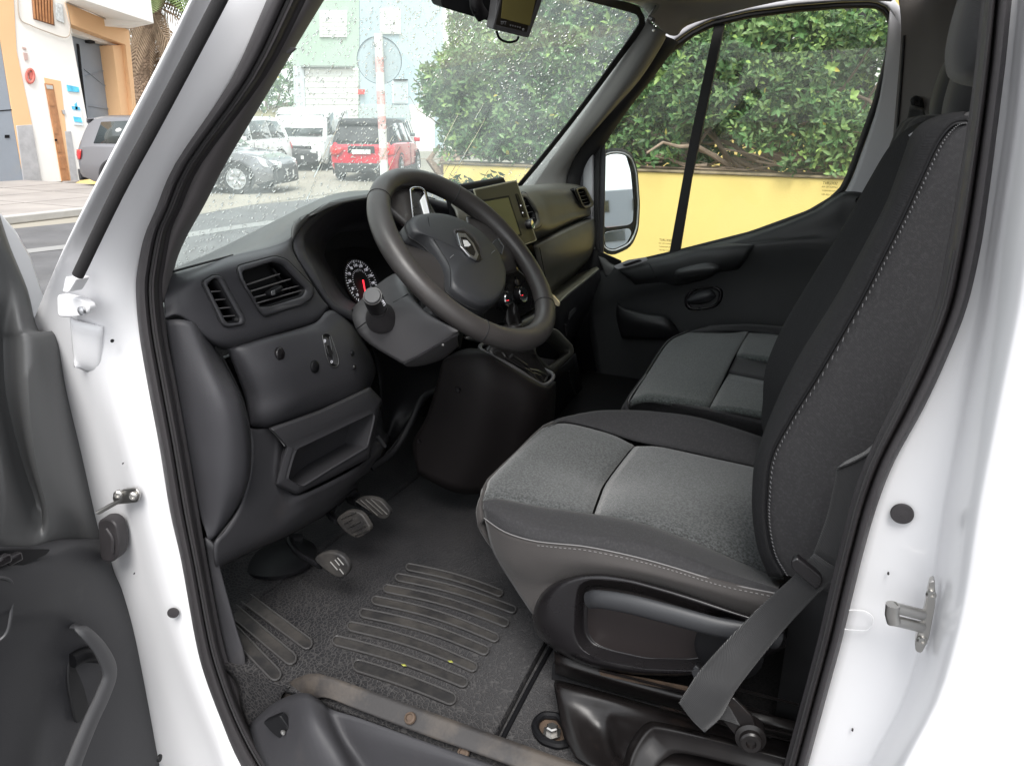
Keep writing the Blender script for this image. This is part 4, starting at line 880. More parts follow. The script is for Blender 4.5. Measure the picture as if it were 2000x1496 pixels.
vent([(1016, 376), (1026, 377), (1050, 415), (1058, 438), (1050, 447), (1036, 450)], [(1019, 384), (1027, 386), (1045, 414), (1049, 431), (1045, 438), (1034, 440)],
     [(1020, 392, 1030, 390), (1024, 404, 1038, 400), (1028, 416, 1044, 412), (1032, 428, 1049, 424)], [], .815, pad, r1=6, r2=4, depth=.03)
gb = net('glove_box', [
    xr([(1030, 470, .95), (1054, 458, .95), (1080, 446, .95), (1120, 430, .95), (1146, 422, .95), (1162, 418, .95), (1166, 420, .95)]),
    xr([(1040, 478, .86), (1064, 466, .855), (1088, 454, .85), (1126, 437, .85), (1150, 428, .852), (1164, 424, .858), (1168, 426, .87)]),
    xr([(1046, 490, .845), (1068, 478, .838), (1094, 466, .832), (1130, 448, .832), (1154, 438, .836), (1169, 432, .848), (1173, 434, .87)]),
    xr([(1054, 520, .84), (1076, 508, .830), (1100, 496, .824), (1134, 476, .824), (1158, 460, .830), (1173, 450, .845), (1177, 452, .87)]),
    xr([(1062, 545, .84), (1084, 532, .834), (1108, 518, .828), (1136, 498, .828), (1160, 482, .834), (1174, 470, .848), (1178, 470, .87)]),
    xr([(1068, 562, .85), (1086, 552, .85), (1100, 541, .845), (1132, 518, .845), (1158, 500, .85), (1171, 488, .855), (1176, 488, .87)]),
    xr([(1073, 572, .87), (1088, 560, .88), (1100, 550, .88), (1132, 527, .88), (1158, 506, .88), (1168, 497, .88), (1172, 494, .88)]),
    xr([(1076, 584, .95), (1090, 572, .95), (1102, 560, .95), (1134, 538, .95), (1160, 516, .95), (1170, 505, .95), (1174, 502, .95)])],
    M['pax_dash_lit'], van, su=4, sv=4)
tube('glove_gap', [PX(1054, 484, .841), PX(1060, 515, .836), PX(1066, 545, .836)], .0010, M['void'], gb, sides=6, k_=3)
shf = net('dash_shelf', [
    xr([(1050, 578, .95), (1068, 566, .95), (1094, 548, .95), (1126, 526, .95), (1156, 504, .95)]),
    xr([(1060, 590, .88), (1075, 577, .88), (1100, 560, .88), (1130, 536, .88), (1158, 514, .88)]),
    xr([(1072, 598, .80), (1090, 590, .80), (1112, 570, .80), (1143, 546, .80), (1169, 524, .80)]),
    xr([(1073, 600, .796), (1091, 592, .796), (1113, 572, .796), (1144, 547, .796), (1170, 526, .796)])], M['shelf_lit'], van, su=3, sv=3)
net('shelf_front', [
    xr([(1073, 600, .797), (1091, 592, .797), (1113, 572, .797), (1144, 547, .797), (1170, 526, .797)]),
    xr([(1074, 604, .797), (1092, 597, .797), (1115, 577, .797), (1146, 552, .797), (1172, 531, .797)]),
    xr([(1080, 640, .82), (1096, 640, .82), (1116, 610, .82), (1150, 590, .82), (1180, 560, .82)]),
    xr([(1090, 700, .90), (1106, 700, .90), (1130, 660, .90), (1160, 620, .90), (1190, 590, .90)])], M['dash'], van, su=3, sv=3)
net('under_dash', [xr([(1040, 600, .86), (1090, 610, .86), (1130, 590, .86), (1185, 545, .86)]), xr([(1060, 700, .95), (1110, 680, .95), (1150, 650, .95), (1200, 600, .95)]), xr([(1080, 800, 1.1), (1130, 780, 1.1), (1170, 740, 1.1), (1220, 690, 1.1)])], M['black'], van)
plate('shelf_label', pX([(1113, 610), (1124, 600), (1126, 606), (1112, 624)], .80), (.002, 0, 0), M['handle_grey'], shf, bevel=.0004)
# heater panel: two dials with bright rings and red pointers
hp = plate('heater_panel', [PX(a, b, .800) for a, b in px2([(880, 520), (1000, 515), (1050, 560), (1062, 590), (1020, 618), (950, 640), (880, 640)], 10)], (.03, 0, 0), M['gloss_black'], van, bevel=.003)
for a, b, r in ((988, 588, .0205), (1016, 578, .0200)):
    c = PX(a, b, .790); ax = Vector((-.97, .05, .22))
    lathe('heater_knob', c+V(.012, 0, 0), ax, [(0, -.002), (r*1.25, -.002), (r*1.2, .006), (r, .007), (r*.95, .020), (r*.6, .022), (0, .022)], M['black'], hp, n=36)
    lathe('knob_ring', c+V(.012, 0, 0), ax, [(r*.93, .0195), (r*1.0, .0205), (r*.96, .0235), (r*.84, .0228)], M['chrome'], hp, n=36)
    t = c+V(.012, 0, 0)+ax.normalized()*.024; mk('knob_pointer', [t+V(0, .008, -.0008), t+V(0, .015, -.0005), t+V(0, .015, .0005), t+V(0, .008, .0008)], [(0, 1, 2, 3)], M['red'], hp, solid=.001)
lathe('centre_lighter', PX(1008, 552, .797), (-1, 0, .2), [(0, 0), (.008, 0), (.008, .004), (0, .005)], M['seal'], hp, n=24)
net('heater_surround', [xr([(905, 655, .82), (960, 640, .82), (1010, 622, .82), (1062, 595, .82)]), xr([(915, 662, .795), (970, 650, .795), (1020, 632, .795), (1072, 604, .795)]), xr([(960, 680, .80), (990, 672, .80), (1040, 650, .80), (1080, 622, .80)]), xr([(960, 720, .90), (1010, 700, .90), (1050, 680, .90), (1090, 650, .90)])], M['dash_pad'], van)
# ignition key behind the wheel rim
tube('ignition_barrel', [PY(1066, 602, .16), PY(1078, 606, .15)], .013, M['satin'], van, sides=20)
kf = plate('key_bow', [PY(a, b, .15) for a, b in px2([(1070, 574), (1080, 576), (1094, 592), (1092, 600), (1086, 597), (1074, 585)], 3)], (0, -.004, .0), M['keygold'], van, bevel=.001)

# ================================================================== CENTRE CONSOLE
con = net('centre_console', [
    [PY(868, 700, .30), PY(905, 682, .28), PY(945, 684, .26), PY(1000, 715, .22), PY(1045, 742, .19), PY(1068, 752, .16), PY(1082, 744, .10)],
    [PY(862, 712, .31), PY(900, 696, .30), PY(945, 696, .285), PY(1000, 725, .25), PY(1045, 752, .22), PY(1070, 762, .18), PY(1086, 750, .10)],
    [PY(850, 760, .31), PY(895, 745, .31), PY(945, 745, .30), PY(1000, 768, .265), PY(1042, 790, .235), PY(1068, 798, .18), PY(1085, 790, .10)],
    [PY(830, 820, .31), PY(880, 820, .31), PY(940, 820, .30), PY(990, 840, .265), PY(1030, 850, .235), PY(1060, 855, .18), PY(1080, 850, .10)],
    [PY(806, 866, .31), PY(860, 880, .31), PY(920, 890, .30), PY(970, 900, .265), PY(1010, 905, .235), PY(1040, 905, .18), PY(1060, 905, .10)],
    [PY(816, 925, .31), PY(850, 945, .31), PY(890, 962, .30), PY(930, 965, .265), PY(970, 960, .235), PY(1000, 955, .18), PY(1030, 950, .10)]],
    mat('console_plastic', (.0085, .0070, .0072), .55, spec=.2, bump=('noise', 560, .2, .0005), dirt=((.03, .024, .021), 16, .62, .4), rvar=(10, .06)), van, su=4, sv=5)
disc('console_screw', 893, 762, .315, .006, M['gloss_black'], con); disc('console_screw', 818, 862, .315, .004, M['gloss_black'], con)
tube('boot_frame', [PY(a, b, y) for a, b, y in ((940, 684, .262), (1000, 716, .232), (1040, 742, .20), (1062, 752, .175), (1078, 742, .13), (1078, 730, .11), (1050, 715, .10), (1000, 680, .13), (950, 672, .19))], .0045, M['shroud'], con, sides=10, closed=True, k_=4)
# gear gaiter: folds rising to the lever hidden behind the rim
gt = []
base = [(948, 686, .25), (985, 706, .235), (1025, 733, .205), (1056, 748, .175), (1074, 740, .135), (1070, 728, .115), (1040, 708, .11), (1000, 684, .135), (960, 678, .19)]
cg = PY(1002, 668, .19)
for k_, (t, lift, wv) in enumerate(((0, 0, 0), (.25, .006, .004), (.38, .022, -.006), (.52, .024, .006), (.66, .040, -.006), (.8, .050, .003), (.93, .085, 0))):
    row = []
    for j, (a, b, y) in enumerate(base):
        p = PY(a, b, y); q = p*(1-t)+cg*t; q += Vector((0, 0, lift)); q += (p-cg).normalized()*(wv*1.6+.008*math.sin(j*2.6+k_*1.3)); row.append(q)
    gt.append(row)
gai = net('gear_gaiter', gt, mat('gaiter_leather', (.012, .011, .011), .30, bump=('noise', 200, .35, .001)), con, su=5, sv=4, cv=True, solid=.001)
for fl in ([(966, 690), (980, 686), (992, 700), (1002, 692)], [(952, 690), (985, 718), (1020, 738), (1050, 748)], [(985, 698), (1008, 713), (1028, 722), (1045, 735)], [(1034, 722), (1052, 726), (1067, 735), (1062, 747)], [(1033, 722), (1040, 735), (1050, 746)], [(1000, 694), (1014, 704), (1028, 714)], [(1040, 728), (1054, 733), (1060, 741)]):
    q_ = [ON(gai, a, b, .0005) for a, b in crom([Vector((x_, y_, 0)) for x_, y_ in fl], 1) and fl]
    q_ = [p for p in q_ if p is not None]
    if len(q_) > 2: tube('gaiter_fold', q_, .0042, bpy.data.materials['gaiter_leather'], con, sides=8, k_=5, flat=(1, .6))
tube('gaiter_seam', [PY(1002, 690, .20), PY(1022, 716, .19), PY(1040, 742, .19)], .0014, M['seal'], con, sides=6, k_=3)
tube('gear_lever', [cg+V(0, 0, .02), cg+V(.0, 0, .04)], .009, M['black'], con, sides=12)
lathe('gear_knob', cg+V(.0, -.0, -.01), (0, 0, 1), [(0, 0), (.014, 0), (.022, .018), (.024, .036), (.018, .050), (0, .054)], M['leather'], con, n=28)
# open storage tray with pale rim
tro = px2([(1046, 642), (1086, 640), (1120, 676), (1122, 690), (1080, 730), (1070, 728), (1040, 690)], 12)
tri = px2([(1050, 650), (1080, 646), (1112, 678), (1113, 688), (1076, 716), (1070, 714), (1046, 690)], 9)
net('storage_tray', [[PX(a, b, .70)+V(.012, 0, -.01) for a, b in tro], [PX(a, b, .695) for a, b in tro], [PX(a, b, .692) for a, b in tri], [PX(a, b, .70)+V(.02, 0, -.01) for a, b in tri], [PX(*lp(p, (1080, 680), .15), .74)+V(.03, 0, -.03) for p in tri]], mat('tray_rim_plastic', (.11, .11, .095), .5), con, su=3, sv=1, cv=True, solid=.002)
plate('tray_floor', [PX(*lp(p, (1080, 690), .1), .75) for p in tri], (.004, 0, 0), M['void'], con, bevel=0)
plate('tray_ramp', [PX(a, b, .715) for a, b in ((1046, 694), (1062, 700), (1091, 704), (1072, 722))], (.004, 0, 0), M['shroud'], con, bevel=.001)
tube('console_edge', [PX(1104, 634, .82), PX(1106, 655, .82)], .005, M['seal'], van, sides=8)
tube('console_edge', [PX(1112, 724, .70), PX(1114, 745, .72), PX(1126, 775, .75)], .002, M['seal'], van, sides=8, k_=3)
net('console_front', [[PX(1080, 730, .70), PX(1100, 715, .72), PX(1125, 690, .75)], [PX(1080, 800, .75), PX(1110, 790, .78), PX(1140, 770, .8)], [PX(1060, 900, .8), PX(1110, 890, .85), PX(1160, 860, .9)]], M['black'], van)
# ================================================================== SEATS
ds = empty('driver_seat'); ds.parent = van
def yr(L): return [PY(a, b, y) for a, b, y in L]
# seam curves, front to back: (px, py, Y)
skb = [(1040, 1200, .70), (1064, 1168, .70), (1131, 1128, .70), (1232, 1132, .70), (1320, 1154, .70), (1459, 1202, .70), (1530, 1228, .70)]     # skirt bottom
pip = [(946, 1012, .655), (986, 1039, .680), (1050, 1058, .695), (1140, 1067, .700), (1242, 1088, .700), (1328, 1112, .70), (1413, 1138, .70), (1520, 1160, .70)]   # piping
blt = [(943, 992, .650), (975, 1002, .665), (1050, 1022, .672), (1145, 1036, .675), (1242, 1052, .675), (1330, 1080, .675), (1415, 1112, .675), (1520, 1148, .675)]
ins = [(943, 979, .640), (973, 973, .622), (1050, 988, .618), (1157, 1003, .612), (1242, 1018, .608), (1330, 1048, .605), (1420, 1086, .60), (1530, 1134, .595)]
inm = [(958, 938, .57), (1010, 900, .50), (1085, 908, .46), (1182, 940, .45), (1280, 945, .44), (1375, 962, .44), (1440, 975, .44), (1540, 1000, .44)]
inr = [(1066, 833, .33), (1103, 825, .27), (1165, 838, .255), (1242, 862, .25), (1320, 877, .245), (1400, 895, .24), (1490, 915, .24), (1560, 935, .24)]
crest = [(1095, 826, .27), (1112, 818, .235), (1165, 808, .21), (1225, 806, .20), (1290, 810, .195), (1371, 822, .19), (1490, 860, .19), (1560, 890, .19)]
far = [(1100, 850, .22), (1125, 850, .18), (1175, 860, .16), (1235, 870, .15), (1300, 880, .15), (1380, 890, .15), (1495, 920, .15), (1570, 950, .15)]
def rs(L, n):   # resample a traced curve to n points by length
    P = [Vector((a, b, y*600)) for a, b, y in L]; C_ = crom(P, 8); d = [0]
    for p, q in zip(C_, C_[1:]): d.append(d[-1]+(q-p).length)
    out = []
    for i in range(n):
        t = d[-1]*i/(n-1); k = max(j for j in range(len(d)) if d[j] <= t+1e-9); k = min(k, len(d)-2)
        f = (t-d[k])/max(1e-9, d[k+1]-d[k]); p = C_[k]*(1-f)+C_[k+1]*f; out.append(PY(p.x, p.y, p.z/600))
    return out
N = 12
c_pip, c_blt, c_ins, c_inm, c_inr, c_cr, c_far = (crom(yr(L), 2) for L in (pip, blt, ins, inm, inr, crest, far))
mid = lambda A, B, t, dz=0: [a*(1-t)+b*t+V(0, 0, dz) for a, b in zip(A, B)]
skirt_top = yr([(946, 1012, .655), (986, 1039, .680), (1050, 1058, .695), (1140, 1067, .700), (1242, 1088, .700), (1375, 1124, .70), (1520, 1160, .70)])
skm = yr([(962, 1075, .665), (1000, 1100, .690), (1062, 1098, .705), (1135, 1096, .712), (1236, 1110, .712), (1345, 1138, .712), (1528, 1190, .71)])
skf = yr(skb)
side_skirt = net('cushion_skirt', [skirt_top, skm, yr([(1000, 1140, .672), (1034, 1140, .69), (1066, 1134, .70), (1132, 1115, .708), (1234, 1124, .708), (1330, 1148, .708), (1530, 1212, .706)]), skf], M['skirt'], ds, su=5, sv=5, solid=.006)
net('cushion_bolster', [c_pip, mid(c_pip, c_blt, .5, .004), c_blt, mid(c_blt, c_ins, .6, .004), c_ins], M['foam'], ds, su=3, sv=2, solid=.006)
# front and rear cloth panels with the sewn groove between
def cols(a, b, dz=.0):
    return [[p + V(0, 0, d) for p in C_[a:b]] for C_, d in ((c_ins, -.002), (mid(c_ins, c_inm, .12), .004+dz), (mid(c_ins, c_inm, .5), .006+dz), (c_inm, .004+dz), (mid(c_inm, c_inr, .5), .006+dz), (mid(c_inm, c_inr, .88), .004+dz), (c_inr, -.002))]
def grooved(rows):
    for r in rows: r[-1] = r[-1]+V(0, 0, -.006)
    return rows
net('cushion_panel', [r[:-1]+[r[-1]+V(.002, 0, -.008)] for r in cols(0, 7)], M['seat_grey'], ds, su=3, sv=3, solid=.008)
net('cushion_panel', [[r[0]+V(-.002, 0, -.008)]+r[1:] for r in cols(6, 15)], M['seat_grey'], ds, su=3, sv=3, solid=.008)
net('cushion_bolster', [mid(c_inr, c_inr, 0, -.001), mid(c_inr, c_cr, .45, .002), c_cr, mid(c_cr, c_far, .25, .002), c_far, [p+V(0, -.02, -.12) for p in c_far]], M['foam'], ds, su=3, sv=2, solid=.006)
# nose of the cushion rolling under
nose = [c_pip[0], c_blt[0], c_ins[0], mid(c_ins, c_inm, .5)[0], c_inm[0], mid(c_inm, c_inr, .5)[0], c_inr[0], c_cr[0], c_far[0]]
net('cushion_nose', [nose, [p+V(.003, 0, -.022) for p in nose], [p+V(-.03, -.015, -.08) for p in nose], [p+V(-.12, -.03, -.14) for p in nose]], M['skirt'], ds, su=4, sv=2, solid=.006)
tube('piping', [p+V(0, .001, .001) for p in crom(c_pip, 2)], .0009, M['thread'], ds, sides=6)
# stitches (short dashes) beneath the piping
sg = []
cc = crom(c_pip[4:], 10); cc = [ON(side_skirt, topx(p)[0], topx(p)[1]+7, .0008) for p in cc]
for i in range(0, len(cc)-2, 2):
    if cc[i] and cc[i+1]: sg.append(tube_geo([cc[i], cc[i+1]], .0006, 5))
if sg: v_, f_ = join_geo(sg); mk('stitching', v_, f_, M['thread'], ds, kind='stuff')

# backrest: rows up the seat; columns from hidden rear edge round the side to the far bolster
BR = [  # (stitch, ridge, far-bolster) pixels per level
    ((1533, 1120), (1508, 1118), (1512, 900)), ((1510, 1078), (1490, 1070), (1506, 850)), ((1499, 1020), (1480, 1015), (1500, 815)), ((1499, 967), (1478, 962), (1503, 782)), ((1508, 894), (1485, 900), (1505, 740)),
    ((1542, 825), (1516, 817), (1514, 700)), ((1600, 731), (1562, 722), (1545, 632)), ((1677, 598), (1638, 600), (1600, 540)), ((1725, 505), (1697, 495), (1655, 452)), ((1765, 425), (1744, 405), (1708, 358)),
    ((1800, 350), (1775, 325), (1745, 296)), ((1833, 281), (1800, 262), (1775, 262)), ((1862, 246), (1845, 236), (1820, 240)), ((1890, 240), (1885, 230), (1860, 234))]
rows_side = []; rows_front = []
for k_, (s, r, f) in enumerate(BR):
    S = PY(*s, .685); Rr = PY(*r, .640); Fp = PY(*f, .235)
    top = max(0, (k_-10)/3)
    rear = S+V(-.16+.05*top, -.015, -.02); m1 = S+V(-.05, .012*(1-top*.5), -.004); m2 = S+V(-.10, .012*(1-top*.5), -.01)
    q1 = S*.55+Rr*.45+V(.004, .006, 0)
    rows_side.append([rear+V(-.02, -.08, 0), rear, m2, m1, S])
    rows_front.append([S, q1, Rr, Rr+V(.0, -.035, .0), Rr*.72+Fp*.28+V(-.032*(1-top*.5), 0, -.004), (Rr+Fp)*.5+V(-.040*(1-top*.6), 0, -.006), Rr*.25+Fp*.75+V(-.030*(1-top*.6), 0, -.003), Fp+V(0, .028, 0), Fp, Fp+V(-.03, -.028, 0), Fp+V(-.12, -.03, -.02)])
bk = net('backrest', rows_side, M['foam'], ds, su=5, sv=4, solid=.006)
net('backrest_front', rows_front, mat('backrest_fabric', (.0105, .0105, .0115), .9, spec=.25, dirt=((.022, .022, .024), 260, .48, .6), bump=('weave', 330, .35, .0006)), bk, su=5, sv=4, solid=.006)
topr = rows_side[-1]+rows_front[-1][1:]
net('backrest_top', [topr, [p+V(-.03, -.0, .004)*1 for p in topr], [Vector((-.16, p.y*.9+.04, p.z-.03)) for p in topr]], M['foam'], bk, su=3, sv=2)
st = crom([r[4] for r in rows_side], 16); sg = []
for i in range(0, len(st)-2, 2):
    t = (st[i+1]-st[i]); o = V(-.004, .0035, 0)
    sg.append(tube_geo([st[i]+o, st[i+1]*.9+st[i]*.1+o+V(.0015, 0, 0)], .0006, 5))
v_, f_ = join_geo(sg); mk('stitching', v_, f_, mat('grey_thread', (.12, .12, .125), .8), bk, kind='stuff')
tube('seam_cord', [p+V(.001, .002, 0) for p in st], .0016, M['black'], bk, sides=6)
tube('seam_cord', crom([Vector(PY(a, b, .42)) for a, b in ((1775, 266), (1800, 250), (1830, 248), (1850, 258))], 4), .0014, M['print'], bk, sides=6)

def headrest(parent, c, s, m, pillar=True, tilt=8):
    g = []; rws = []
    for i in range(9):
        ph = -math.pi/2+math.pi*i/8; rw_ = []
        for j in range(20):
            th = 2*math.pi*j/20; ex = lambda q, e: math.copysign(abs(q)**e, q)
            x = ex(math.cos(ph), .55)*ex(math.cos(th), .7)*s[0]; y = ex(math.cos(ph), .55)*ex(math.sin(th), .6)*s[1]; z = ex(math.sin(ph), .8)*s[2]
            rw_.append(Vector(c)+Matrix.Rotation(R(-tilt), 3, 'Y') @ V(x, y, z))
        rws.append(rw_)
    h = net('headrest', rws, m, parent, su=3, sv=2, cv=True, solid=0)
    for d in (-.05, .05): tube('headrest_post', [Vector(c)+V(.0, d, -s[2]*.8), Vector(c)+V(.012, d, -s[2]-.09)], .006, M['chrome'], h, sides=12)
    return h
hm = mat('headrest_fabric', (.030, .030, .032), .85, bump=('weave', 330, .35, .0006), sheen=.25)
hcn = PY(1868, 20, .46); headrest(ds, hcn+V(-.055, 0, .01), (.055, .13, .10), hm)

# plastic seat base cover with recess and lift lever
shell_out = px2([(1039, 1190), (1054, 1158), (1081, 1136), (1131, 1121), (1171, 1119), (1232, 1128), (1304, 1148), (1376, 1170), (1459, 1199), (1530, 1222), (1540, 1262), (1430, 1310), (1322, 1321), (1232, 1317), (1142, 1299), (1088, 1273), (1052, 1245), (1038, 1219)], 12, 3)
rec = px2([(1132, 1140), (1160, 1131), (1232, 1140), (1304, 1160), (1376, 1184), (1450, 1206), (1470, 1240), (1440, 1290), (1352, 1306), (1262, 1303), (1180, 1287), (1140, 1270), (1124, 1240), (1126, 1180)], 14, 3)
rec2 = px2([(1142, 1150), (1165, 1142), (1232, 1152), (1304, 1172), (1370, 1196), (1440, 1216), (1455, 1242), (1425, 1276), (1350, 1290), (1262, 1288), (1190, 1272), (1152, 1258), (1138, 1232), (1138, 1180)], 14, 3)
def rsp(L, n):
    P = [Vector((a, b, 0)) for a, b in L]; P.append(P[0].copy()); d = [0]
    for p, q in zip(P, P[1:]): d.append(d[-1]+(q-p).length)
    out = []
    for i in range(n):
        t = d[-1]*i/n; k = max(j for j in range(len(d)) if d[j] <= t+1e-9); f = (t-d[k])/max(1e-9, d[k+1]-d[k]); p = P[k].lerp(P[k+1], f); out.append((p.x, p.y))
    return out
shell_out, rec, rec2 = rsp(shell_out, 72), rsp(rec, 72), rsp(rec2, 72)
# start the inner loops at the point nearest the outer start
def al(o, i):
    k = min(range(len(i)), key=lambda j: (i[j][0]-o[0][0])**2+(i[j][1]-o[0][1])**2); return i[k:]+i[:k]
rec = al(shell_out, rec); rec2 = al(shell_out, rec2)
shl = net('seat_side_cover', [[PY(a, b, .66) for a, b in shell_out], [PY(*lp(o, i, .03), .700) for o, i in zip(shell_out, rec)], [PY(*lp(o, i, .25), .722) for o, i in zip(shell_out, rec)], [PY(*lp(o, i, .85), .726) for o, i in zip(shell_out, rec)],
     [PY(a, b, .722) for a, b in rec], [PY(a, b, .700) for a, b in rec2], [PY(*lp(p, (1300, 1225), .06), .697) for p in rec2]], M['gloss_black'], ds, su=4, sv=1, cv=True, solid=.002)
plate('cover_recess', [PY(*lp(p, (1300, 1225), .03), .697) for p in rec2], (0, -.003, 0), mat('recess_plastic', (.014, .010, .010), .5, bump=('noise', 500, .2, .0005)), shl, bevel=0)
tube('lift_lever', [PY(1150, 1172, .722), PY(1172, 1170, .736), PY(1232, 1180, .744), PY(1310, 1200, .746), PY(1400, 1224, .744), PY(1470, 1236, .736), PY(1520, 1250, .72)], [.012, .0135, .0145, .0145, .014, .0135, .013], M['hub'], shl, sides=16, k_=5, flat=(1, .6), up=(0, 0, 1))
lathe('recline_wheel', PY(1425, 1262, .716), (0, 1, 0), [(0, 0), (.045, 0), (.045, .010), (.038, .014), (0, .014)], M['black'], shl, n=36)
plate('cover_tab', [PY(a, b, .726) for a, b in ((1358, 1300), (1370, 1310), (1355, 1325), (1350, 1312))], (0, -.004, 0), M['hub'], shl, bevel=.001)
# black steel seat frame below
rail = net('seat_rail', [yr([(1082, 1272, .69), (1200, 1308, .69), (1330, 1345, .69), (1560, 1410, .69)]), yr([(1084, 1290, .70), (1200, 1326, .70), (1330, 1362, .70), (1560, 1428, .70)]), yr([(1084, 1300, .698), (1200, 1336, .698), (1330, 1372, .698), (1560, 1438, .698)]),
                         yr([(1084, 1316, .68), (1200, 1352, .68), (1330, 1388, .68), (1560, 1454, .68)])], M['seatsteel'], ds, su=3, sv=3, smooth=30)
bas = net('seat_base', [yr([(1084, 1328, .70), (1100, 1330, .705), (1200, 1356, .705), (1340, 1396, .705), (1560, 1455, .705), (1640, 1476, .705)]), yr([(1082, 1338, .735), (1100, 1340, .742), (1200, 1368, .742), (1340, 1408, .742), (1560, 1468, .742), (1640, 1490, .742)]),
                        yr([(1088, 1370, .755), (1110, 1375, .76), (1180, 1390, .752), (1250, 1412, .765), (1560, 1490, .765), (1640, 1510, .765)]),
                        yr([(1094, 1405, .78), (1120, 1412, .785), (1180, 1426, .765), (1240, 1430, .785), (1560, 1520, .785), (1640, 1550, .785)]),
                        yr([(1104, 1440, .805), (1135, 1455, .812), (1190, 1468, .80), (1240, 1470, .82), (1560, 1560, .82), (1640, 1590, .82)]),
                        yr([(1124, 1478, .83), (1160, 1500, .84), (1210, 1512, .84), (1300, 1540, .845), (1560, 1640, .845), (1640, 1670, .845)])], M['seatsteel'], ds, su=4, sv=4)
net('base_pressing', [yr([(1215, 1500, .835), (1230, 1450, .815), (1262, 1412, .80), (1300, 1412, .80), (1420, 1440, .80), (1560, 1476, .80)]), yr([(1224, 1504, .852), (1240, 1460, .835), (1268, 1424, .82), (1300, 1422, .82), (1420, 1450, .82), (1560, 1486, .82)]),
                      yr([(1236, 1510, .85), (1252, 1470, .835), (1276, 1440, .82), (1300, 1436, .82), (1420, 1462, .82), (1560, 1500, .82)]), yr([(1260, 1540, .855), (1280, 1500, .84), (1300, 1480, .83), (1330, 1470, .825), (1420, 1490, .825), (1560, 1530, .83)])], M['seatsteel'], bas, su=4, sv=4)
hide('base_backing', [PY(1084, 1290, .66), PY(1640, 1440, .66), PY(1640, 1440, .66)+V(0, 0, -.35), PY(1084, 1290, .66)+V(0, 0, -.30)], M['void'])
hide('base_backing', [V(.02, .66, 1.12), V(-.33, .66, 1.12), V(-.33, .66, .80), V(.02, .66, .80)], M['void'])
for a0, b0, a1, b1, y in ((1170, 1308, 1500, 1392, .712), (1290, 1380, 1560, 1450, .752), (1380, 1330, 1560, 1376, .715), (1440, 1410, 1570, 1440, .76)):
    tube('rail_edge', [PY(a0, b0, y), PY(a1, b1, y)], .004, M['seatsteel'], bas, sides=8, flat=(1, .5))
plate('rust_patch', [PY(a, b, .7045) for a, b in px2([(1170, 1310), (1260, 1325), (1345, 1342), (1340, 1352), (1250, 1335), (1172, 1318)], 4)], (0, -.002, 0), M['rust'], bas, bevel=0)
lathe('anchor_bolt', PY(1466, 1442, .835), (-.2, 1, .15), [(0, -.02), (.018, -.02), (.018, 0), (.013, .002), (.013, .009), (.011, .011), (.006, .011), (.005, .007), (0, .007)], M['seatsteel'], bas, n=28)
plate('anchor_tongue', [PY(a, b, .832) for a, b in px2([(1390, 1382), (1430, 1360), (1470, 1400), (1480, 1440), (1460, 1462), (1440, 1440)], 9)], (0, -.004, 0), M['seatsteel'], bas, bevel=.001)
# seat belt: strap falling to the anchor, turned at the bottom, clip on it, upper run to the pillar
def strap(name, L, R_, par=van):
    return net(name, [[p, p*.5+q*.5+V(0, .003, 0), q] for p, q in zip(yr(L), yr(R_))], M['belt'], par, su=6, sv=3, solid=.0016)
sb = strap('seat_belt', [(1590, 1080, .78), (1548, 1126, .782), (1480, 1188, .78), (1415, 1255, .80), (1366, 1310, .83), (1338, 1352, .845), (1326, 1372, .85)],
      [(1650, 1118, .785), (1606, 1152, .787), (1540, 1220, .785), (1480, 1292, .81), (1436, 1350, .84), (1408, 1400, .85), (1376, 1430, .855)])
net('belt_fold', [yr([(1326, 1372, .849), (1350, 1402, .851), (1376, 1430, .854)]), yr([(1345, 1366, .843), (1372, 1392, .843), (1400, 1404, .843)]), yr([(1400, 1340, .83), (1430, 1370, .83), (1455, 1420, .83)])], M['belt'], sb, su=4, sv=3, solid=.0016)
net('belt_upper', [yr([(1634, 914, .765), (1668, 900, .770), (1712, 876, .775)]), yr([(1629, 945, .768), (1668, 945, .772), (1712, 940, .778)]), yr([(1614, 1010, .772), (1655, 1015, .776), (1700, 1020, .780)]), yr([(1588, 1082, .780), (1620, 1102, .783), (1655, 1122, .785)])], M['belt'], sb, su=5, sv=3, solid=.0016)
net('belt_turn', [yr([(1634, 914, .768), (1668, 900, .773), (1712, 876, .778)]), yr([(1650, 900, .745), (1690, 880, .748), (1722, 850, .750)])], M['belt'], sb, su=5, sv=3, solid=.0016)
bc = plate('belt_clip', [PY(a, b, .795) for a, b in px2([(1544, 1096), (1556, 1089), (1604, 1128), (1605, 1142), (1594, 1153), (1546, 1112)], 5)], (0, -.012, 0), M['gloss_black'], sb, bevel=.003)

# ---------------- passenger bench
pb = empty('passenger_bench'); pb.parent = van
def zz(L, z0=1.05): return [PZ(a, b, z) for a, b, z in L]
PF = zz([(1230, 790, 1.02), (1227, 778, 1.03), (1264, 731, 1.045), (1307, 667, 1.05), (1345, 648, 1.045), (1390, 641, 1.04), (1456, 636, 1.04), (1540, 640, 1.04)])
net('bench_panel', [[p+V(.0, 0, d) for p, d in zip(r, (0, 0, 0, 0, 0, 0))] for r in (
    zz([(1229, 786, 1.035), (1264, 731, 1.045), (1307, 668, 1.05), (1345, 649, 1.045)]),
    zz([(1262, 778, 1.055), (1300, 722, 1.06), (1345, 672, 1.06), (1390, 650, 1.05)]),
    zz([(1320, 785, 1.06), (1350, 735, 1.065), (1390, 680, 1.065), (1430, 650, 1.055)]),
    zz([(1384, 795, 1.05), (1410, 745, 1.055), (1436, 692, 1.055), (1463, 646, 1.048)]))], M['pax_grey'], pb, su=5, sv=5, solid=.01)
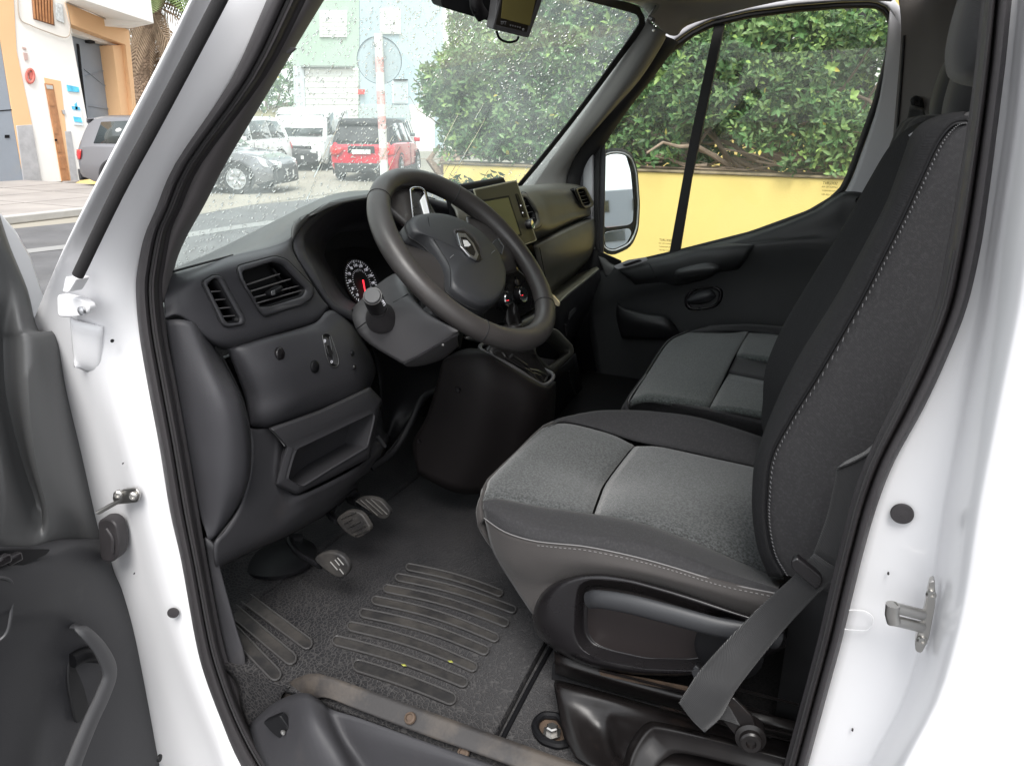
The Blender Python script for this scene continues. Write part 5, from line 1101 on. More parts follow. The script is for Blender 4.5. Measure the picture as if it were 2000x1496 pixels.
net('bench_panel', [zz([(1386, 797, 1.05), (1400, 770, 1.055), (1424, 730, 1.05)]), zz([(1440, 800, 1.06), (1455, 775, 1.062), (1465, 738, 1.055)]), zz([(1540, 820, 1.06), (1545, 790, 1.062), (1550, 755, 1.055)])], M['pax_grey'], pb, su=4, sv=4, solid=.01)
net('bench_panel', [zz([(1438, 694, 1.052), (1450, 670, 1.056), (1463, 650, 1.05)]), zz([(1490, 700, 1.06), (1500, 676, 1.062), (1508, 653, 1.055)]), zz([(1560, 712, 1.06), (1566, 690, 1.062), (1572, 662, 1.055)])], M['pax_grey'], pb, su=4, sv=4, solid=.01)
net('bench_divider', [zz([(1422, 728, 1.048), (1430, 712, 1.048), (1438, 696, 1.048)]), zz([(1465, 736, 1.050), (1470, 718, 1.046), (1478, 698, 1.050)]), zz([(1550, 752, 1.05), (1556, 735, 1.046), (1562, 712, 1.05)])], M['foam'], pb, su=4, sv=3, solid=.01)
net('bench_bolster', [zz([(1229, 784, 1.038), (1270, 776, 1.052), (1320, 783, 1.058), (1384, 796, 1.05), (1450, 806, 1.05), (1540, 825, 1.05)]), zz([(1228, 790, 1.03), (1270, 784, 1.045), (1320, 794, 1.05), (1384, 806, 1.045), (1450, 820, 1.04), (1540, 842, 1.04)]),
                      zz([(1229, 800, 1.01), (1250, 808, 1.00), (1310, 822, .995), (1384, 838, .99), (1450, 852, .99), (1540, 870, .99)]), zz([(1232, 830, .96), (1262, 850, .93), (1320, 860, .92), (1384, 870, .92), (1450, 880, .92), (1540, 890, .92)])], M['foam'], pb, su=4, sv=4, solid=.008)
net('bench_bolster', [zz([(1345, 648, 1.045), (1390, 646, 1.055), (1461, 646, 1.052), (1510, 652, 1.05), (1575, 660, 1.05)]), zz([(1380, 638, 1.05), (1410, 637, 1.058), (1456, 634, 1.06), (1520, 638, 1.06), (1590, 645, 1.06)]), zz([(1385, 636, 1.03), (1415, 634, 1.03), (1460, 633, 1.03), (1530, 638, 1.03), (1600, 645, 1.03)])], M['foam'], pb, su=4, sv=4, solid=.008)
fr_ = zz([(1229, 800, 1.015), (1227, 780, 1.03), (1262, 731, 1.043), (1305, 667, 1.048), (1345, 647, 1.04)])
net('bench_front', [fr_, [p+V(.012, 0, -.04) for p in fr_], [p+V(-.01, 0, -.12) for p in fr_], [p+V(-.05, 0, -.25) for p in fr_]], M['foam'], pb, su=4, sv=4)
tube('piping', crom(zz([(1262, 731, 1.044), (1240, 762, 1.038), (1228, 782, 1.028), (1230, 796, 1.01), (1248, 806, 1.0)]), 5), .0016, M['thread'], pb, sides=6)
for y0, y1 in ((.12, -.34), (-.36, -.80)):
    rws = []
    for k_ in range(6):
        t = k_/5; x = .09-.15*t; z = 1.05+.60*t; s = .9 if k_ == 5 else 1
        ym = (y0+y1)/2; hw = (y0-y1)/2*s
        rws.append([V(x-.13, ym+hw, z), V(x-.02, ym+hw, z), V(x+.022, ym+hw*.84, z), V(x-.005, ym+hw*.55, z), V(x-.008, ym, z), V(x-.005, ym-hw*.55, z), V(x+.022, ym-hw*.84, z), V(x-.02, ym-hw, z), V(x-.13, ym-hw, z)])
    rws.append([p+V(-.06, 0, .012) for p in rws[-1]])
    net('bench_backrest', rws, M['foam'], pb, su=4, sv=4, solid=.006)
h1 = PY(1843, 160, .0); headrest(pb, h1+V(-.05, 0, 0), (.04, .11, .085), hm)
h2 = PY(1815, 172, -.42); headrest(pb, h2+V(-.05, 0, 0), (.04, .11, .075), hm)
net('bench_base', [[V(.40, .10, 1.0), V(.40, -.3, 1.0), V(.40, -.8, 1.0)], [V(.36, .08, FZ), V(.36, -.3, FZ), V(.36, -.8, FZ)]], M['black'], pb)

# ================================================================== PASSENGER SIDE
pd = empty('passenger_door'); pd.parent = van
GY = -.90
wo = [(1191, 509), (1176, 490), (1174, 470), (1174, 291), (1186, 262), (1204, 237), (1232, 196), (1262, 155), (1314, 102), (1354, 73), (1391, 54), (1464, 37), (1555, 25), (1645, 18), (1706, 17), (1727, 27), (1735, 50), (1728, 110), (1704, 200), (1655, 336), (1642, 364), (1621, 385), (1577, 411), (1464, 452), (1318, 489), (1236, 508), (1205, 516)]
wol = rsp(px2(wo, 6, 2), 120)
cw = (1430, 260)
def grow(L, d):
    n = len(L); out = []
    ar = sum(L[i][0]*L[(i+1) % n][1]-L[(i+1) % n][0]*L[i][1] for i in range(n)); sg_ = 1 if ar > 0 else -1
    for i in range(n):
        a, b = L[i-2], L[(i+2) % n]; tx, ty = b[0]-a[0], b[1]-a[1]; l = math.hypot(tx, ty) or 1
        out.append((L[i][0]+sg_*ty/l*d, L[i][1]-sg_*tx/l*d))
    return out
g1, g2, g3, g4 = grow(wol, 7), grow(wol, 13), grow(wol, 22), grow(wol, 34)
net('window_seal', [[PY(a, b, GY) for a, b in wol], [PY(a, b, GY+.012) for a, b in grow(wol, 3)], [PY(a, b, GY+.018) for a, b in g1], [PY(a, b, GY+.014) for a, b in g2]], M['seal_fab'], pd, su=3, sv=1, cv=True, solid=.002)
fm = mat('door_frame_paint', (.42, .42, .44), .4, bump=('noise', 400, .05, .0003))
net('window_frame', [[PY(a, b, GY+.012) for a, b in g2], [PY(a, b, GY+.024) for a, b in grow(wol, 16)], [PY(a, b, GY+.026) for a, b in g3], [PY(a, b, GY+.016) for a, b in g4], [PY(a, b, GY-.01) for a, b in grow(wol, 36)]], fm, pd, su=3, sv=1, cv=True, solid=.002)
gl = plate('window_pane', [PY(a, b, GY-.004) for a, b in grow(wol, 4)], (0, -.003, 0), M['glass'], pd, bevel=0)
plate('window_divider', [PY(a, b, GY+.008) for a, b in ((1397, 40), (1417, 36), (1350, 350), (1327, 492), (1307, 494), (1346, 280))], (0, -.02, 0), M['seal_fab'], pd, bevel=.002)
for (a, b) in ((1299, 478), (1620, 368)):
    rr_ = orient((0, 1, 0)); c = PY(a, b, GY-.002)
    for i, (s, z) in enumerate((('SEKURIT', .011), ('LAMINATED 43R', .006), ('TRANSPARENT', .006), ('DOT 43R-001', .007))):
        text('glass_mark', s, c+V(0, 0, .014-i*.011), rr_, z, M['black'], gl, mirror=True)
# door quarter post at the rear of the window, grey sheet
net('quarter_post', [[PY(1738, 20, -.87), PY(1752, 40, -.868), PY(1764, 60, -.868), PY(1768, 66, -.88)], [PY(1718, 190, -.87), PY(1740, 200, -.868), PY(1758, 200, -.868), PY(1761, 200, -.88)],
                     [PY(1672, 330, -.87), PY(1712, 330, -.868), PY(1746, 330, -.868), PY(1750, 330, -.88)], [PY(1650, 385, -.87), PY(1690, 390, -.868), PY(1730, 400, -.868), PY(1736, 400, -.88)]], fm, pd, su=4, sv=4, solid=.003)
# lower door trim: upper flowing shoulder, ledge, main panel
tr = mat('door_trim_plastic', (.022, .023, .024), .5, bump=('noise', 520, .25, .0006), rvar=(9, .05))
dtr = net('door_trim', [
    [PY(a, b, y) for a, b, y in ((1150, 540, -.89), (1192, 517, -.885), (1236, 511, -.882), (1318, 494, -.88), (1464, 457, -.88), (1577, 417, -.88), (1624, 388, -.88), (1650, 374, -.88), (1688, 376, -.88), (1698, 392, -.88), (1740, 420, -.885))],
    [PY(a, b, y) for a, b, y in ((1150, 548, -.86), (1195, 524, -.858), (1240, 517, -.855), (1320, 500, -.852), (1466, 463, -.85), (1580, 423, -.85), (1630, 396, -.85), (1654, 382, -.852), (1682, 385, -.852), (1690, 400, -.856), (1736, 430, -.86))],
    [PY(a, b, y) for a, b, y in ((1150, 570, -.85), (1200, 545, -.846), (1250, 530, -.84), (1330, 506, -.84), (1440, 478, -.838), (1560, 462, -.842), (1620, 450, -.846), (1650, 440, -.85), (1680, 440, -.852), (1690, 445, -.856), (1730, 470, -.86))],
    [PY(a, b, y) for a, b, y in ((1150, 600, -.85), (1200, 575, -.845), (1250, 560, -.835), (1330, 540, -.825), (1440, 490, -.822), (1560, 476, -.832), (1620, 480, -.84), (1650, 480, -.845), (1680, 480, -.85), (1690, 480, -.856), (1730, 500, -.86))],
    [PY(a, b, y) for a, b, y in ((1150, 640, -.86), (1200, 620, -.858), (1250, 600, -.852), (1330, 580, -.85), (1440, 560, -.848), (1560, 550, -.85), (1620, 550, -.85), (1650, 550, -.85), (1680, 550, -.85), (1690, 550, -.856), (1730, 560, -.86))],
    [PY(a, b, y) for a, b, y in ((1170, 760, -.865), (1220, 740, -.862), (1260, 720, -.858), (1330, 700, -.855), (1440, 680, -.855), (1560, 670, -.855), (1620, 670, -.855), (1650, 670, -.855), (1680, 670, -.855), (1690, 670, -.856), (1730, 680, -.86))],
    [PY(a, b, y) for a, b, y in ((1190, 960, -.87), (1240, 940, -.865), (1280, 920, -.86), (1330, 900, -.86), (1440, 880, -.86), (1560, 870, -.86), (1620, 870, -.86), (1650, 870, -.86), (1680, 870, -.86), (1690, 870, -.86), (1730, 880, -.86))]],
    tr, pd, su=4, sv=4, solid=.01)
# ledge piece with the grip, with seams
net('arm_ledge', [yr([(1205, 522, -.84), (1240, 512, -.838), (1300, 498, -.836), (1350, 484, -.834), (1420, 476, -.832), (1471, 478, -.832)]), yr([(1212, 532, -.815), (1262, 520, -.808), (1310, 508, -.80), (1360, 492, -.798), (1425, 482, -.80), (1472, 480, -.812)]),
                  yr([(1230, 545, -.815), (1280, 538, -.802), (1320, 524, -.792), (1370, 508, -.79), (1415, 502, -.79), (1458, 504, -.805)]), yr([(1240, 556, -.835), (1290, 550, -.825), (1325, 545, -.805), (1375, 534, -.80), (1405, 522, -.80), (1447, 520, -.82)]), yr([(1245, 566, -.85), (1295, 560, -.845), (1330, 556, -.83), (1380, 545, -.828), (1405, 532, -.83), (1440, 528, -.84)])], tr, dtr, su=4, sv=4, solid=.004)
tube('ledge_gap', yr([(1268, 516, -.806), (1276, 530, -.800), (1284, 545, -.808)]), .0014, M['void'], dtr, sides=6)
plate('switch_plate', yr([(a, b, -.808) for a, b in px2([(1198, 520), (1225, 508), (1262, 502), (1266, 508), (1240, 518), (1205, 526)], 4)]), (0, -.004, -.002), fm, dtr, bevel=.001)
plate('window_switch', yr([(a, b, -.802) for a, b in px2([(1214, 518), (1248, 507), (1254, 510), (1222, 521)], 3)]), (0, -.006, 0), M['gloss_black'], dtr, bevel=.001)
net('grip_pocket', [yr([(1314, 533, -.81), (1322, 522, -.80), (1375, 510, -.795), (1402, 512, -.80), (1408, 520, -.815)]), yr([(1320, 540, -.79), (1330, 533, -.782), (1380, 526, -.78), (1400, 524, -.785), (1408, 524, -.80)]), yr([(1328, 547, -.81), (1340, 546, -.80), (1385, 538, -.798), (1396, 532, -.80), (1404, 528, -.81)])], mat('grip_plastic', (.032, .033, .034), .45), dtr, su=4, sv=4, solid=.003)
# inner release lever in oval bowl
ovo = rsp(px2([(1338, 580), (1346, 567), (1370, 561), (1400, 558), (1412, 566), (1411, 586), (1400, 600), (1372, 606), (1346, 606), (1336, 596)], 12, 3), 48)
c_ = (1374, 582)
net('release_bowl', [[PY(a, b, -.846) for a, b in ovo], [PY(*lp(p, c_, .10), -.838) for p in ovo], [PY(*lp(p, c_, .2), -.842) for p in ovo], [PY(*lp(p, c_, .3), -.858) for p in ovo], [PY(*lp(p, c_, .9), -.868) for p in ovo]], M['gloss_black'], dtr, su=3, sv=1, cv=True, solid=.001)
net('release_lever', [yr([(1342, 582, -.842), (1360, 571, -.838), (1385, 566, -.838), (1396, 572, -.844)]), yr([(1342, 588, -.832), (1362, 584, -.826), (1384, 577, -.828), (1397, 576, -.842)]), yr([(1348, 594, -.842), (1368, 594, -.84), (1386, 590, -.84), (1398, 580, -.846)])], M['hub'], dtr, su=4, sv=4, solid=.003)
# storage bulge
net('door_pocket', [yr([(1205, 590, -.845), (1212, 600, -.825), (1260, 612, -.815), (1300, 618, -.815), (1318, 635, -.83)]), yr([(1204, 620, -.845), (1215, 625, -.815), (1262, 632, -.80), (1305, 640, -.805), (1330, 655, -.835)]), yr([(1214, 660, -.85), (1225, 662, -.83), (1265, 664, -.82), (1305, 664, -.825), (1335, 664, -.845)])], mat('pocket_plastic', (.010, .010, .011), .5), dtr, su=4, sv=4, solid=.004)
lathe('trim_plug', PY(1680, 392, -.850), (0, 1, 0), [(0, -.004), (.0125, -.004), (.0125, 0), (.0115, .001), (.009, 0), (0, .0005)], M['gloss_black'], dtr, n=28)
# passenger front pillar: grey trim, dark seal, black mirror triangle
plf = net('pillar_trim', [yr([(1280, 10, -.70), (1262, 40, -.72), (1275, 52, -.73), (1290, 60, -.745), (1300, 66, -.77)]), yr([(1255, 48, -.73), (1268, 56, -.735), (1280, 70, -.745), (1290, 78, -.77), (1296, 84, -.80)]), yr([(1200, 123, -.755), (1218, 132, -.745), (1236, 142, -.755), (1246, 150, -.78), (1250, 156, -.81)]),
     yr([(1130, 226, -.775), (1148, 232, -.765), (1172, 234, -.775), (1186, 226, -.80), (1192, 222, -.83)]), yr([(1065, 308, -.79), (1085, 310, -.785), (1115, 306, -.80), (1128, 296, -.82), (1134, 290, -.84)]), yr([(1014, 368, -.80), (1040, 366, -.80), (1078, 360, -.81), (1100, 350, -.83), (1108, 344, -.85)]),
     yr([(1000, 400, -.80), (1030, 400, -.80), (1078, 400, -.81), (1100, 400, -.83), (1110, 400, -.85)])], M['paxpillar_lit'], van, su=4, sv=3, solid=.004)
disc('pillar_screw', 1276, 60, -.728, .0035, M['steel'], plf)
tube('coat_stud', [PY(1268, 36, -.72), PY(1276, 40, -.70)], .006, M['apillar'], van, sides=10)
net('door_seal', [yr([(1298, 70, -.80), (1306, 74, -.81), (1316, 78, -.83), (1326, 84, -.86)]), yr([(1238, 150, -.82), (1250, 154, -.825), (1262, 158, -.84), (1270, 160, -.87)]), yr([(1186, 222, -.83), (1200, 222, -.835), (1214, 222, -.85), (1222, 222, -.88)]), yr([(1128, 296, -.84), (1146, 292, -.845), (1162, 288, -.86), (1180, 284, -.89)]),
     yr([(1104, 346, -.85), (1116, 346, -.855), (1128, 346, -.87), (1140, 346, -.90)]), yr([(1100, 420, -.85), (1114, 420, -.855), (1128, 420, -.87), (1140, 420, -.90)])], M['seal_fab'], van, su=4, sv=3, solid=.004)
tri_ = plate('mirror_triangle', yr([(a, b, -.888) for a, b in px2([(1118, 352), (1140, 310), (1178, 268), (1182, 300), (1178, 500), (1150, 520), (1120, 440)], 5)]), (0, -.01, 0), M['dash'], pd, bevel=.003)
tube('frame_lip', yr([(1112, 356, -.875), (1128, 326, -.872), (1158, 288, -.872), (1182, 262, -.872)]), .006, M['apillar'], pd, sides=8, k_=4)
tube('quarter_rail', yr([(1182, 265, -.882), (1171, 300, -.880), (1168, 400, -.880), (1174, 492, -.880), (1190, 512, -.88)]), .0045, M['seal_fab'], pd, sides=8, k_=4)
net('door_corner', [yr([(1168, 500, -.86), (1182, 505, -.865), (1192, 514, -.87)]), yr([(1176, 522, -.855), (1190, 524, -.855), (1210, 522, -.86)]), yr([(1182, 540, -.85), (1196, 540, -.85), (1214, 534, -.85)])], M['dash_pad'], pd)
# passenger rear pillar trim with belt outlet, rear corner of the cab
prt = mat('rear_pillar_trim', (.11, .10, .095), .6, bump=('noise', 480, .3, .0006))
net('rear_pillar_trim', [yr([(1752, -20, -.85), (1764, -20, -.845), (1800, -20, -.83), (1840, -20, -.80), (1960, -20, -.75)]), yr([(1760, 60, -.85), (1768, 60, -.845), (1800, 60, -.83), (1840, 60, -.80), (1960, 60, -.75)]),
                          yr([(1750, 200, -.85), (1758, 200, -.845), (1792, 200, -.83), (1830, 200, -.80), (1950, 200, -.75)]), yr([(1738, 330, -.85), (1746, 330, -.845), (1776, 330, -.83), (1820, 330, -.80), (1930, 330, -.75)]), yr([(1722, 460, -.85), (1730, 460, -.845), (1760, 460, -.83), (1800, 460, -.80), (1920, 460, -.75)]),
                          yr([(1700, 620, -.85), (1710, 620, -.845), (1740, 620, -.83), (1790, 620, -.80), (1900, 620, -.75)])], prt, van, su=4, sv=4, solid=.004)
tube('pillar_gap', yr([(1766, 70, -.843), (1757, 200, -.843), (1745, 330, -.843), (1738, 400, -.843)]), .0035, M['void'], van, sides=8, k_=4)
bo2 = rsp(px2([(1776, 196), (1786, 186), (1800, 190), (1806, 212), (1784, 216)], 8), 32)
net('belt_outlet', [[PY(a, b, -.83) for a, b in bo2], [PY(*lp(p, (1790, 202), .2), -.80) for p in bo2], [PY(*lp(p, (1790, 202), .6), -.795) for p in bo2]], M['black'], van, su=3, sv=1, cv=True)
net('passenger_belt', [yr([(1778, 205, -.79), (1790, 208, -.79), (1804, 212, -.79)]), yr([(1766, 260, -.72), (1790, 250, -.72), (1812, 240, -.72)]), yr([(1760, 320, -.66), (1790, 310, -.66), (1830, 300, -.66)])], M['belt'], van, su=4, sv=3, solid=.0016)
# exterior mirror on the passenger side
mh = rsp(px2([(1174, 296), (1206, 290), (1232, 298), (1244, 330), (1249, 400), (1246, 450), (1232, 482), (1196, 498), (1176, 490), (1172, 440)], 14, 4), 60)
MY = -1.04
mcn = PY(1209, 392, MY); mnn = (V(-.99, -.10, .03).normalized()-(mcn-CAMP).normalized()).normalized()
def PMi(a, b, h=0): return PN(a, b, mcn+mnn*h, mnn)
mir = net('exterior_mirror', [[PMi(*lp(p, (1210, 390), .45), -.11) for p in mh], [PMi(*lp(p, (1210, 390), .10), -.07) for p in mh], [PMi(a, b, -.015) for a, b in mh], [PMi(a, b, .000) for a, b in mh], [PMi(*lp(p, (1210, 390), .05), .006) for p in mh], [PMi(*lp(p, (1210, 390), .09), .0) for p in mh]], M['black'], van, su=4, sv=1, cv=True, solid=.002)
plate('mirror_back', [PMi(*lp(p, (1210, 390), .07), -.004) for p in mh], -mnn*.004, M['black'], mir, bevel=0)
def mirp(L, name, refl):
    c = PMi(sum(a for a, b in L)/len(L), sum(b for a, b in L)/len(L), .001); n = (Vector(refl).normalized()-(c-CAMP).normalized()).normalized()
    plate(name, [PN(a, b, c, n) for a, b in L], -n*.003, M['mirror'], mir, bevel=.0006)
mirp(px2([(1178, 300), (1206, 296), (1222, 302), (1232, 336), (1238, 400), (1236, 434), (1228, 440), (1180, 446), (1177, 430)], 8), 'mirror_pane', (-.99, -.10, .03))
mirp(px2([(1180, 454), (1230, 446), (1234, 456), (1224, 476), (1196, 492), (1186, 488), (1180, 470)], 8), 'mirror_pane', (-.98, -.14, .01))
tube('mirror_rim', [PMi(*lp(p, (1208, 390), .06), .006) for p in mh], .0030, M['satin'], mir, sides=8, closed=True)
tube('mirror_arm', [V(.86, -.92, 1.24), PMi(1185, 470, -.05)], .02, M['black'], mir, sides=12)

# ================================================================== GLASS, ROOF EDGE, INNER MIRROR
def WS(y, z, o=0):   # windshield: raked and bowed
    return V(1.035-(z-1.434)*.83+.15*(1-(y/.80)**2)+o, y, z)
wsr = [[WS(y*(1-.12*max(0, (z-1.40))/.5), z) for y in (.90, .8, .6, .4, .2, 0, -.2, -.4, -.6, -.72, -.80, -.86)] for z in (1.20, 1.32, 1.44, 1.56, 1.68, 1.80, 1.92, 2.0)]
ws = net('windshield', wsr, M['wsglass'], van, su=3, sv=2, solid=0)
# black edge band (frit) at the passenger pillar and along the top
def onws(px, py, o=.004):
    d = ray(px, py); t = 1.0; 
    lo, hi = .6, 3.2
    f = lambda t: (CAMP+d*t).x-WS((CAMP+d*t).y, (CAMP+d*t).z).x
    for _ in range(40):
        m_ = (lo+hi)/2
        if f(m_) < 0: lo = m_
        else: hi = m_
    p = CAMP+d*lo; return p-V(o, 0, 0)
fr_o = [(1010, 372), (1060, 312), (1128, 226), (1196, 136), (1250, 62), (1257, 40), (1250, 22), (1236, 10), (1140, -14), (1000, -50)]
fr_i = [(1000, 372), (1050, 312), (1118, 226), (1184, 136), (1238, 60), (1246, 44), (1243, 34), (1230, 26), (1140, 2), (1000, -36)]
net('glass_border', [[onws(a, b) for a, b in crom([Vector((x, y, 0)) for x, y in L], 1) and L] for L in (fr_o, [lp(o, i, .5) for o, i in zip(fr_o, fr_i)], fr_i)], M['seal_fab'], ws, su=2, sv=4, solid=.003)
# headliner front edge
net('header_trim', [yr([(1000, -70, .0), (1140, -16, -.30), (1240, 8, -.66), (1262, 24, -.72), (1280, 45, -.74)]), yr([(1040, -70, .0), (1180, -20, -.30), (1262, 4, -.66), (1285, 20, -.74), (1300, 64, -.77)]), yr([(1100, -80, .0), (1240, -30, -.30), (1330, -14, -.66), (1340, 14, -.79), (1322, 70, -.81)]),
                    yr([(1200, -90, .0), (1340, -40, -.30), (1420, -20, -.66), (1420, 2, -.81), (1360, 44, -.85)]), yr([(1300, -100, .0), (1500, -50, -.30), (1600, -36, -.70), (1600, -14, -.82), (1560, -2, -.86)]), yr([(1500, -110, .0), (1700, -60, -.30), (1760, -40, -.70), (1760, -14, -.82), (1740, 4, -.86)])], M['headliner'], van, su=5, sv=5, solid=.004)
# inner mirror stub with strap and the clip-on monitor
im = V(.70, .12, 1.86)
MD = .0  # monitor plane
mn_o = V(.64, .22, 1.80); mn_n = Vector((-.86, .42, -.25)).normalized()
def PM(a, b, h=0): return PN(a, b, mn_o+mn_n*h, mn_n)
mirr = plate('inner_mirror', [PM(a, b, -.01) for a, b in px2([(862, -60), (970, -60), (966, 44), (948, 40), (866, 16), (862, 6)], 8)], -mn_n*.035, M['black'], van, bevel=.004)
tube('mirror_strap', [PM(928, -30, .004), PM(930, 10, .008), PM(944, 34, .004)], .012, M['gloss_black'], mirr, sides=10, k_=3, flat=(1, .5))
mon = plate('clip_monitor', [PM(a, b, .028) for a, b in px2([(975, -60), (1062, -60), (1060, 0), (1033, 75), (962, 58), (970, 10)], 3)], -mn_n*.020, M['shroud'], van, bevel=.002)
plate('monitor_bezel', [PM(a, b, .0295) for a, b in px2([(982, -40), (1055, -40), (1052, 0), (1030, 66), (965, 50), (976, 6)], 3)], -mn_n*.002, mat('brown_black_plastic', (.020, .016, .012), .35), mon, bevel=.0006)
ring('monitor_edge', [PM(a, b, .0300) for a, b in [(982, -40), (1056, -40), (1053, 0), (1032, 67), (964, 51), (975, 6)]], [PM(a, b, .0300) for a, b in [(984, -38), (1053, -38), (1050, 0), (1029, 64), (968, 49), (978, 6)]], -mn_n*.002, M['shroud'], mon, bevel=0)
plate('monitor_screen', [PM(a, b, .0305) for a, b in ((986, -40), (1049, -40), (1046, 0), (1035, 51), (979, 36), (982, 5))], -mn_n*.001, mat('tinted_screen', (.20, .17, .06), .08, spec=.8), mon, bevel=0)
for i in range(5):
    lathe('monitor_key', PM(997+i*4.6, 50+i*1.1, .031), mn_n, [(0, 0), (.0016, 0), (.0014, .001), (0, .0012)], M['satin'], mon, n=10)
lathe('monitor_key', PM(1022, 58.5, .031), mn_n, [(0, 0), (.0024, 0), (.002, .001), (0, .0012)], M['satin'], mon, n=12)
text('monitor_mark', 'TFT', PM(983, 46, .0312), orient(mn_n), .008, M['print'], mon)
tube('monitor_cable', [PM(970, 62, .012), PM(976, 76, .010), PM(992, 83, .010), PM(1008, 80, .010), PM(1013, 72, .012)], .0022, M['black'], mon, sides=8, k_=5)

# ---------------- rain drops on the glass
rng = random.Random(11)
# small wetted caps: low hemispheres flattened on the outer face
def drop_geo(c, r, ux, uy, n_, asp):
    Vs = []; F = []; K = 7
    for k_, (rr, hh) in enumerate(((1, 0), (.78, .30), (.4, .52))):
        for s in range(K):
            q = 2*math.pi*s/K; Vs.append(c+(ux*math.cos(q)*asp+uy*math.sin(q))*r*rr+n_*hh*r)
    Vs.append(c+n_*.58*r)
    for k_ in range(2):
        for s in range(K): F.append((k_*K+s, k_*K+(s+1) % K, (k_+1)*K+(s+1) % K, (k_+1)*K+s))
    for s in range(K): F.append((2*K+s, 2*K+(s+1) % K, 3*K))
    F.append(tuple(range(K))[::-1])
    return Vs, F
dg = []
wm = bpy.data.materials.new('rain_water'); wm.use_nodes = True
wnt = wm.node_tree; wnt.nodes.clear(); wo_ = wnt.nodes.new('ShaderNodeOutputMaterial')
g_ = nd(wnt, 'ShaderNodeBsdfGlass', IOR=1.33, Roughness=0.0, Color=(1, 1, 1, 1)); wnt.links.new(g_.outputs[0], wo_.inputs['Surface'])
ND = 9000
for i in range(ND):
    z = rng.uniform(1.26, 1.93); y = rng.uniform(-.80, .86)
    # the swept part on the passenger side carries fewer, finer drops
    swept = (-.62 < y < -.02 and z < 1.60 + .35*(y+.62))
    if y < -.05 and rng.random() < .45: continue
    if swept and rng.random() < .8: continue
    r = rng.choice((.0010, .0013, .0016, .0019, .0023, .0029))*rng.uniform(.75, 1.1)*(.6 if swept else 1)
    c = WS(y, z, .0015); nx = Vector((.77, y*.35, .64)).normalized(); ux = Vector((-.64, rng.uniform(-.5, .3), .77)); ux = (ux-nx*ux.dot(nx)).normalized(); uy = nx.cross(ux)
    dg.append(drop_geo(c, r, ux, uy, nx, rng.uniform(1.0, 1.5)))
# runnels
for i in range(11):
    y = rng.uniform(-.6, .3); z = rng.uniform(1.5, 1.75); L_ = rng.uniform(.05, .16)
    P = [WS(y+rng.uniform(-.003, .003)-.25*t*L_, z-L_*t, .0018) for t in (0, .25, .5, .75, 1)]
    dg.append(tube_geo(P, [.0006, .0008, .001, .0012, .0015], 6))
v_, f_ = join_geo(dg); mk('rain_drops', v_, f_, wm, ws, smooth=180, kind='stuff')
# ================================================================== STREET
asph = mat('asphalt', (.10, .10, .104), .8, bump=('noise', 60, .5, .004), var=(1.3, .25), dirt=((.17, .165, .155), .35, .52, .5))
conc = mat('concrete_paving', (.31, .285, .265), .85, bump=('noise', 30, .4, .004), var=(.8, .18))
sand = mat('dusty_apron', (.30, .27, .225), .9, bump=('noise', 20, .4, .005), var=(.6, .15))
G = mk('ground', [V(-900, -900, -.004), V(900, -900, -.004), V(900, 900, -.004), V(-900, 900, -.004)], [(0, 1, 2, 3)], mat('earth', (.26, .24, .20), .95, var=(.05, .2)), kind='structure')
mk('road', [V(-60, -3.0, 0), V(-60, 14, 0), V(12.2, 14, 0), V(12.2, -3.2, 0), V(10.6, -12.5, 0), V(12.2, -30, 0), V(8, -60, 0), V(2.9, -60, 0), V(2.9, -3.0, 0)], [(0, 1, 2, 3, 4, 5, 6, 7, 8)], asph, kind='structure')
mk('apron', [PZ(a, b, .004) for a, b in ((330, 430), (480, 402), (600, 385), (700, 372), (705, 345), (640, 322), (560, 318), (420, 330), (250, 352))], [tuple(range(9))], sand, kind='structure')
pv = mk('pavement', [V(12.35, 14, .12), V(12.35, -7.9, .12), V(14.6, -10.9, .12), V(18.8, -10.9, .12), V(18.8, 14, .12)], [(0, 1, 2, 3, 4)], conc, kind='structure')
plate('kerb', [V(12.2, 14, .13), V(12.2, -8.0, .13), V(14.5, -11.05, .13), V(14.6, -10.9, .13), V(12.36, -7.9, .13), V(12.36, 14, .13)], (0, 0, -.13), mat('kerb_stone', (.42, .41, .39), .8, bump=('noise', 50, .4, .003), var=(3, .12)), bevel=.02, kind='structure')
for x0 in (13.9, 15.5, 17.1): box('paving_joint', (x0, 1.5, .1215), (.02, 25, .003), mat('joint', (.16, .15, .14), .9), pv, bevel=0)
for yy in (-9.3, -7.6, -5.9, -4.2, -2.5): box('paving_joint', (15.6, yy, .1215), (6.4, .02, .003), bpy.data.materials['joint'], pv, bevel=0)
mk('painted_line', [PZ(a, b, .006) for a, b in ((-60, 500), (60, 486), (128, 478), (128, 486), (60, 494), (-60, 509))], [tuple(range(6))], mat('road_paint', (.25, .25, .245), .7, dirt=((.2, .2, .2), 6, .5, .6)), kind='structure')
mk('painted_line', [PZ(a, b, .006) for a, b in ((330, 460), (460, 440), (520, 432), (545, 430), (540, 437), (460, 448), (330, 470))], [tuple(range(7))], bpy.data.materials['road_paint'], kind='structure')

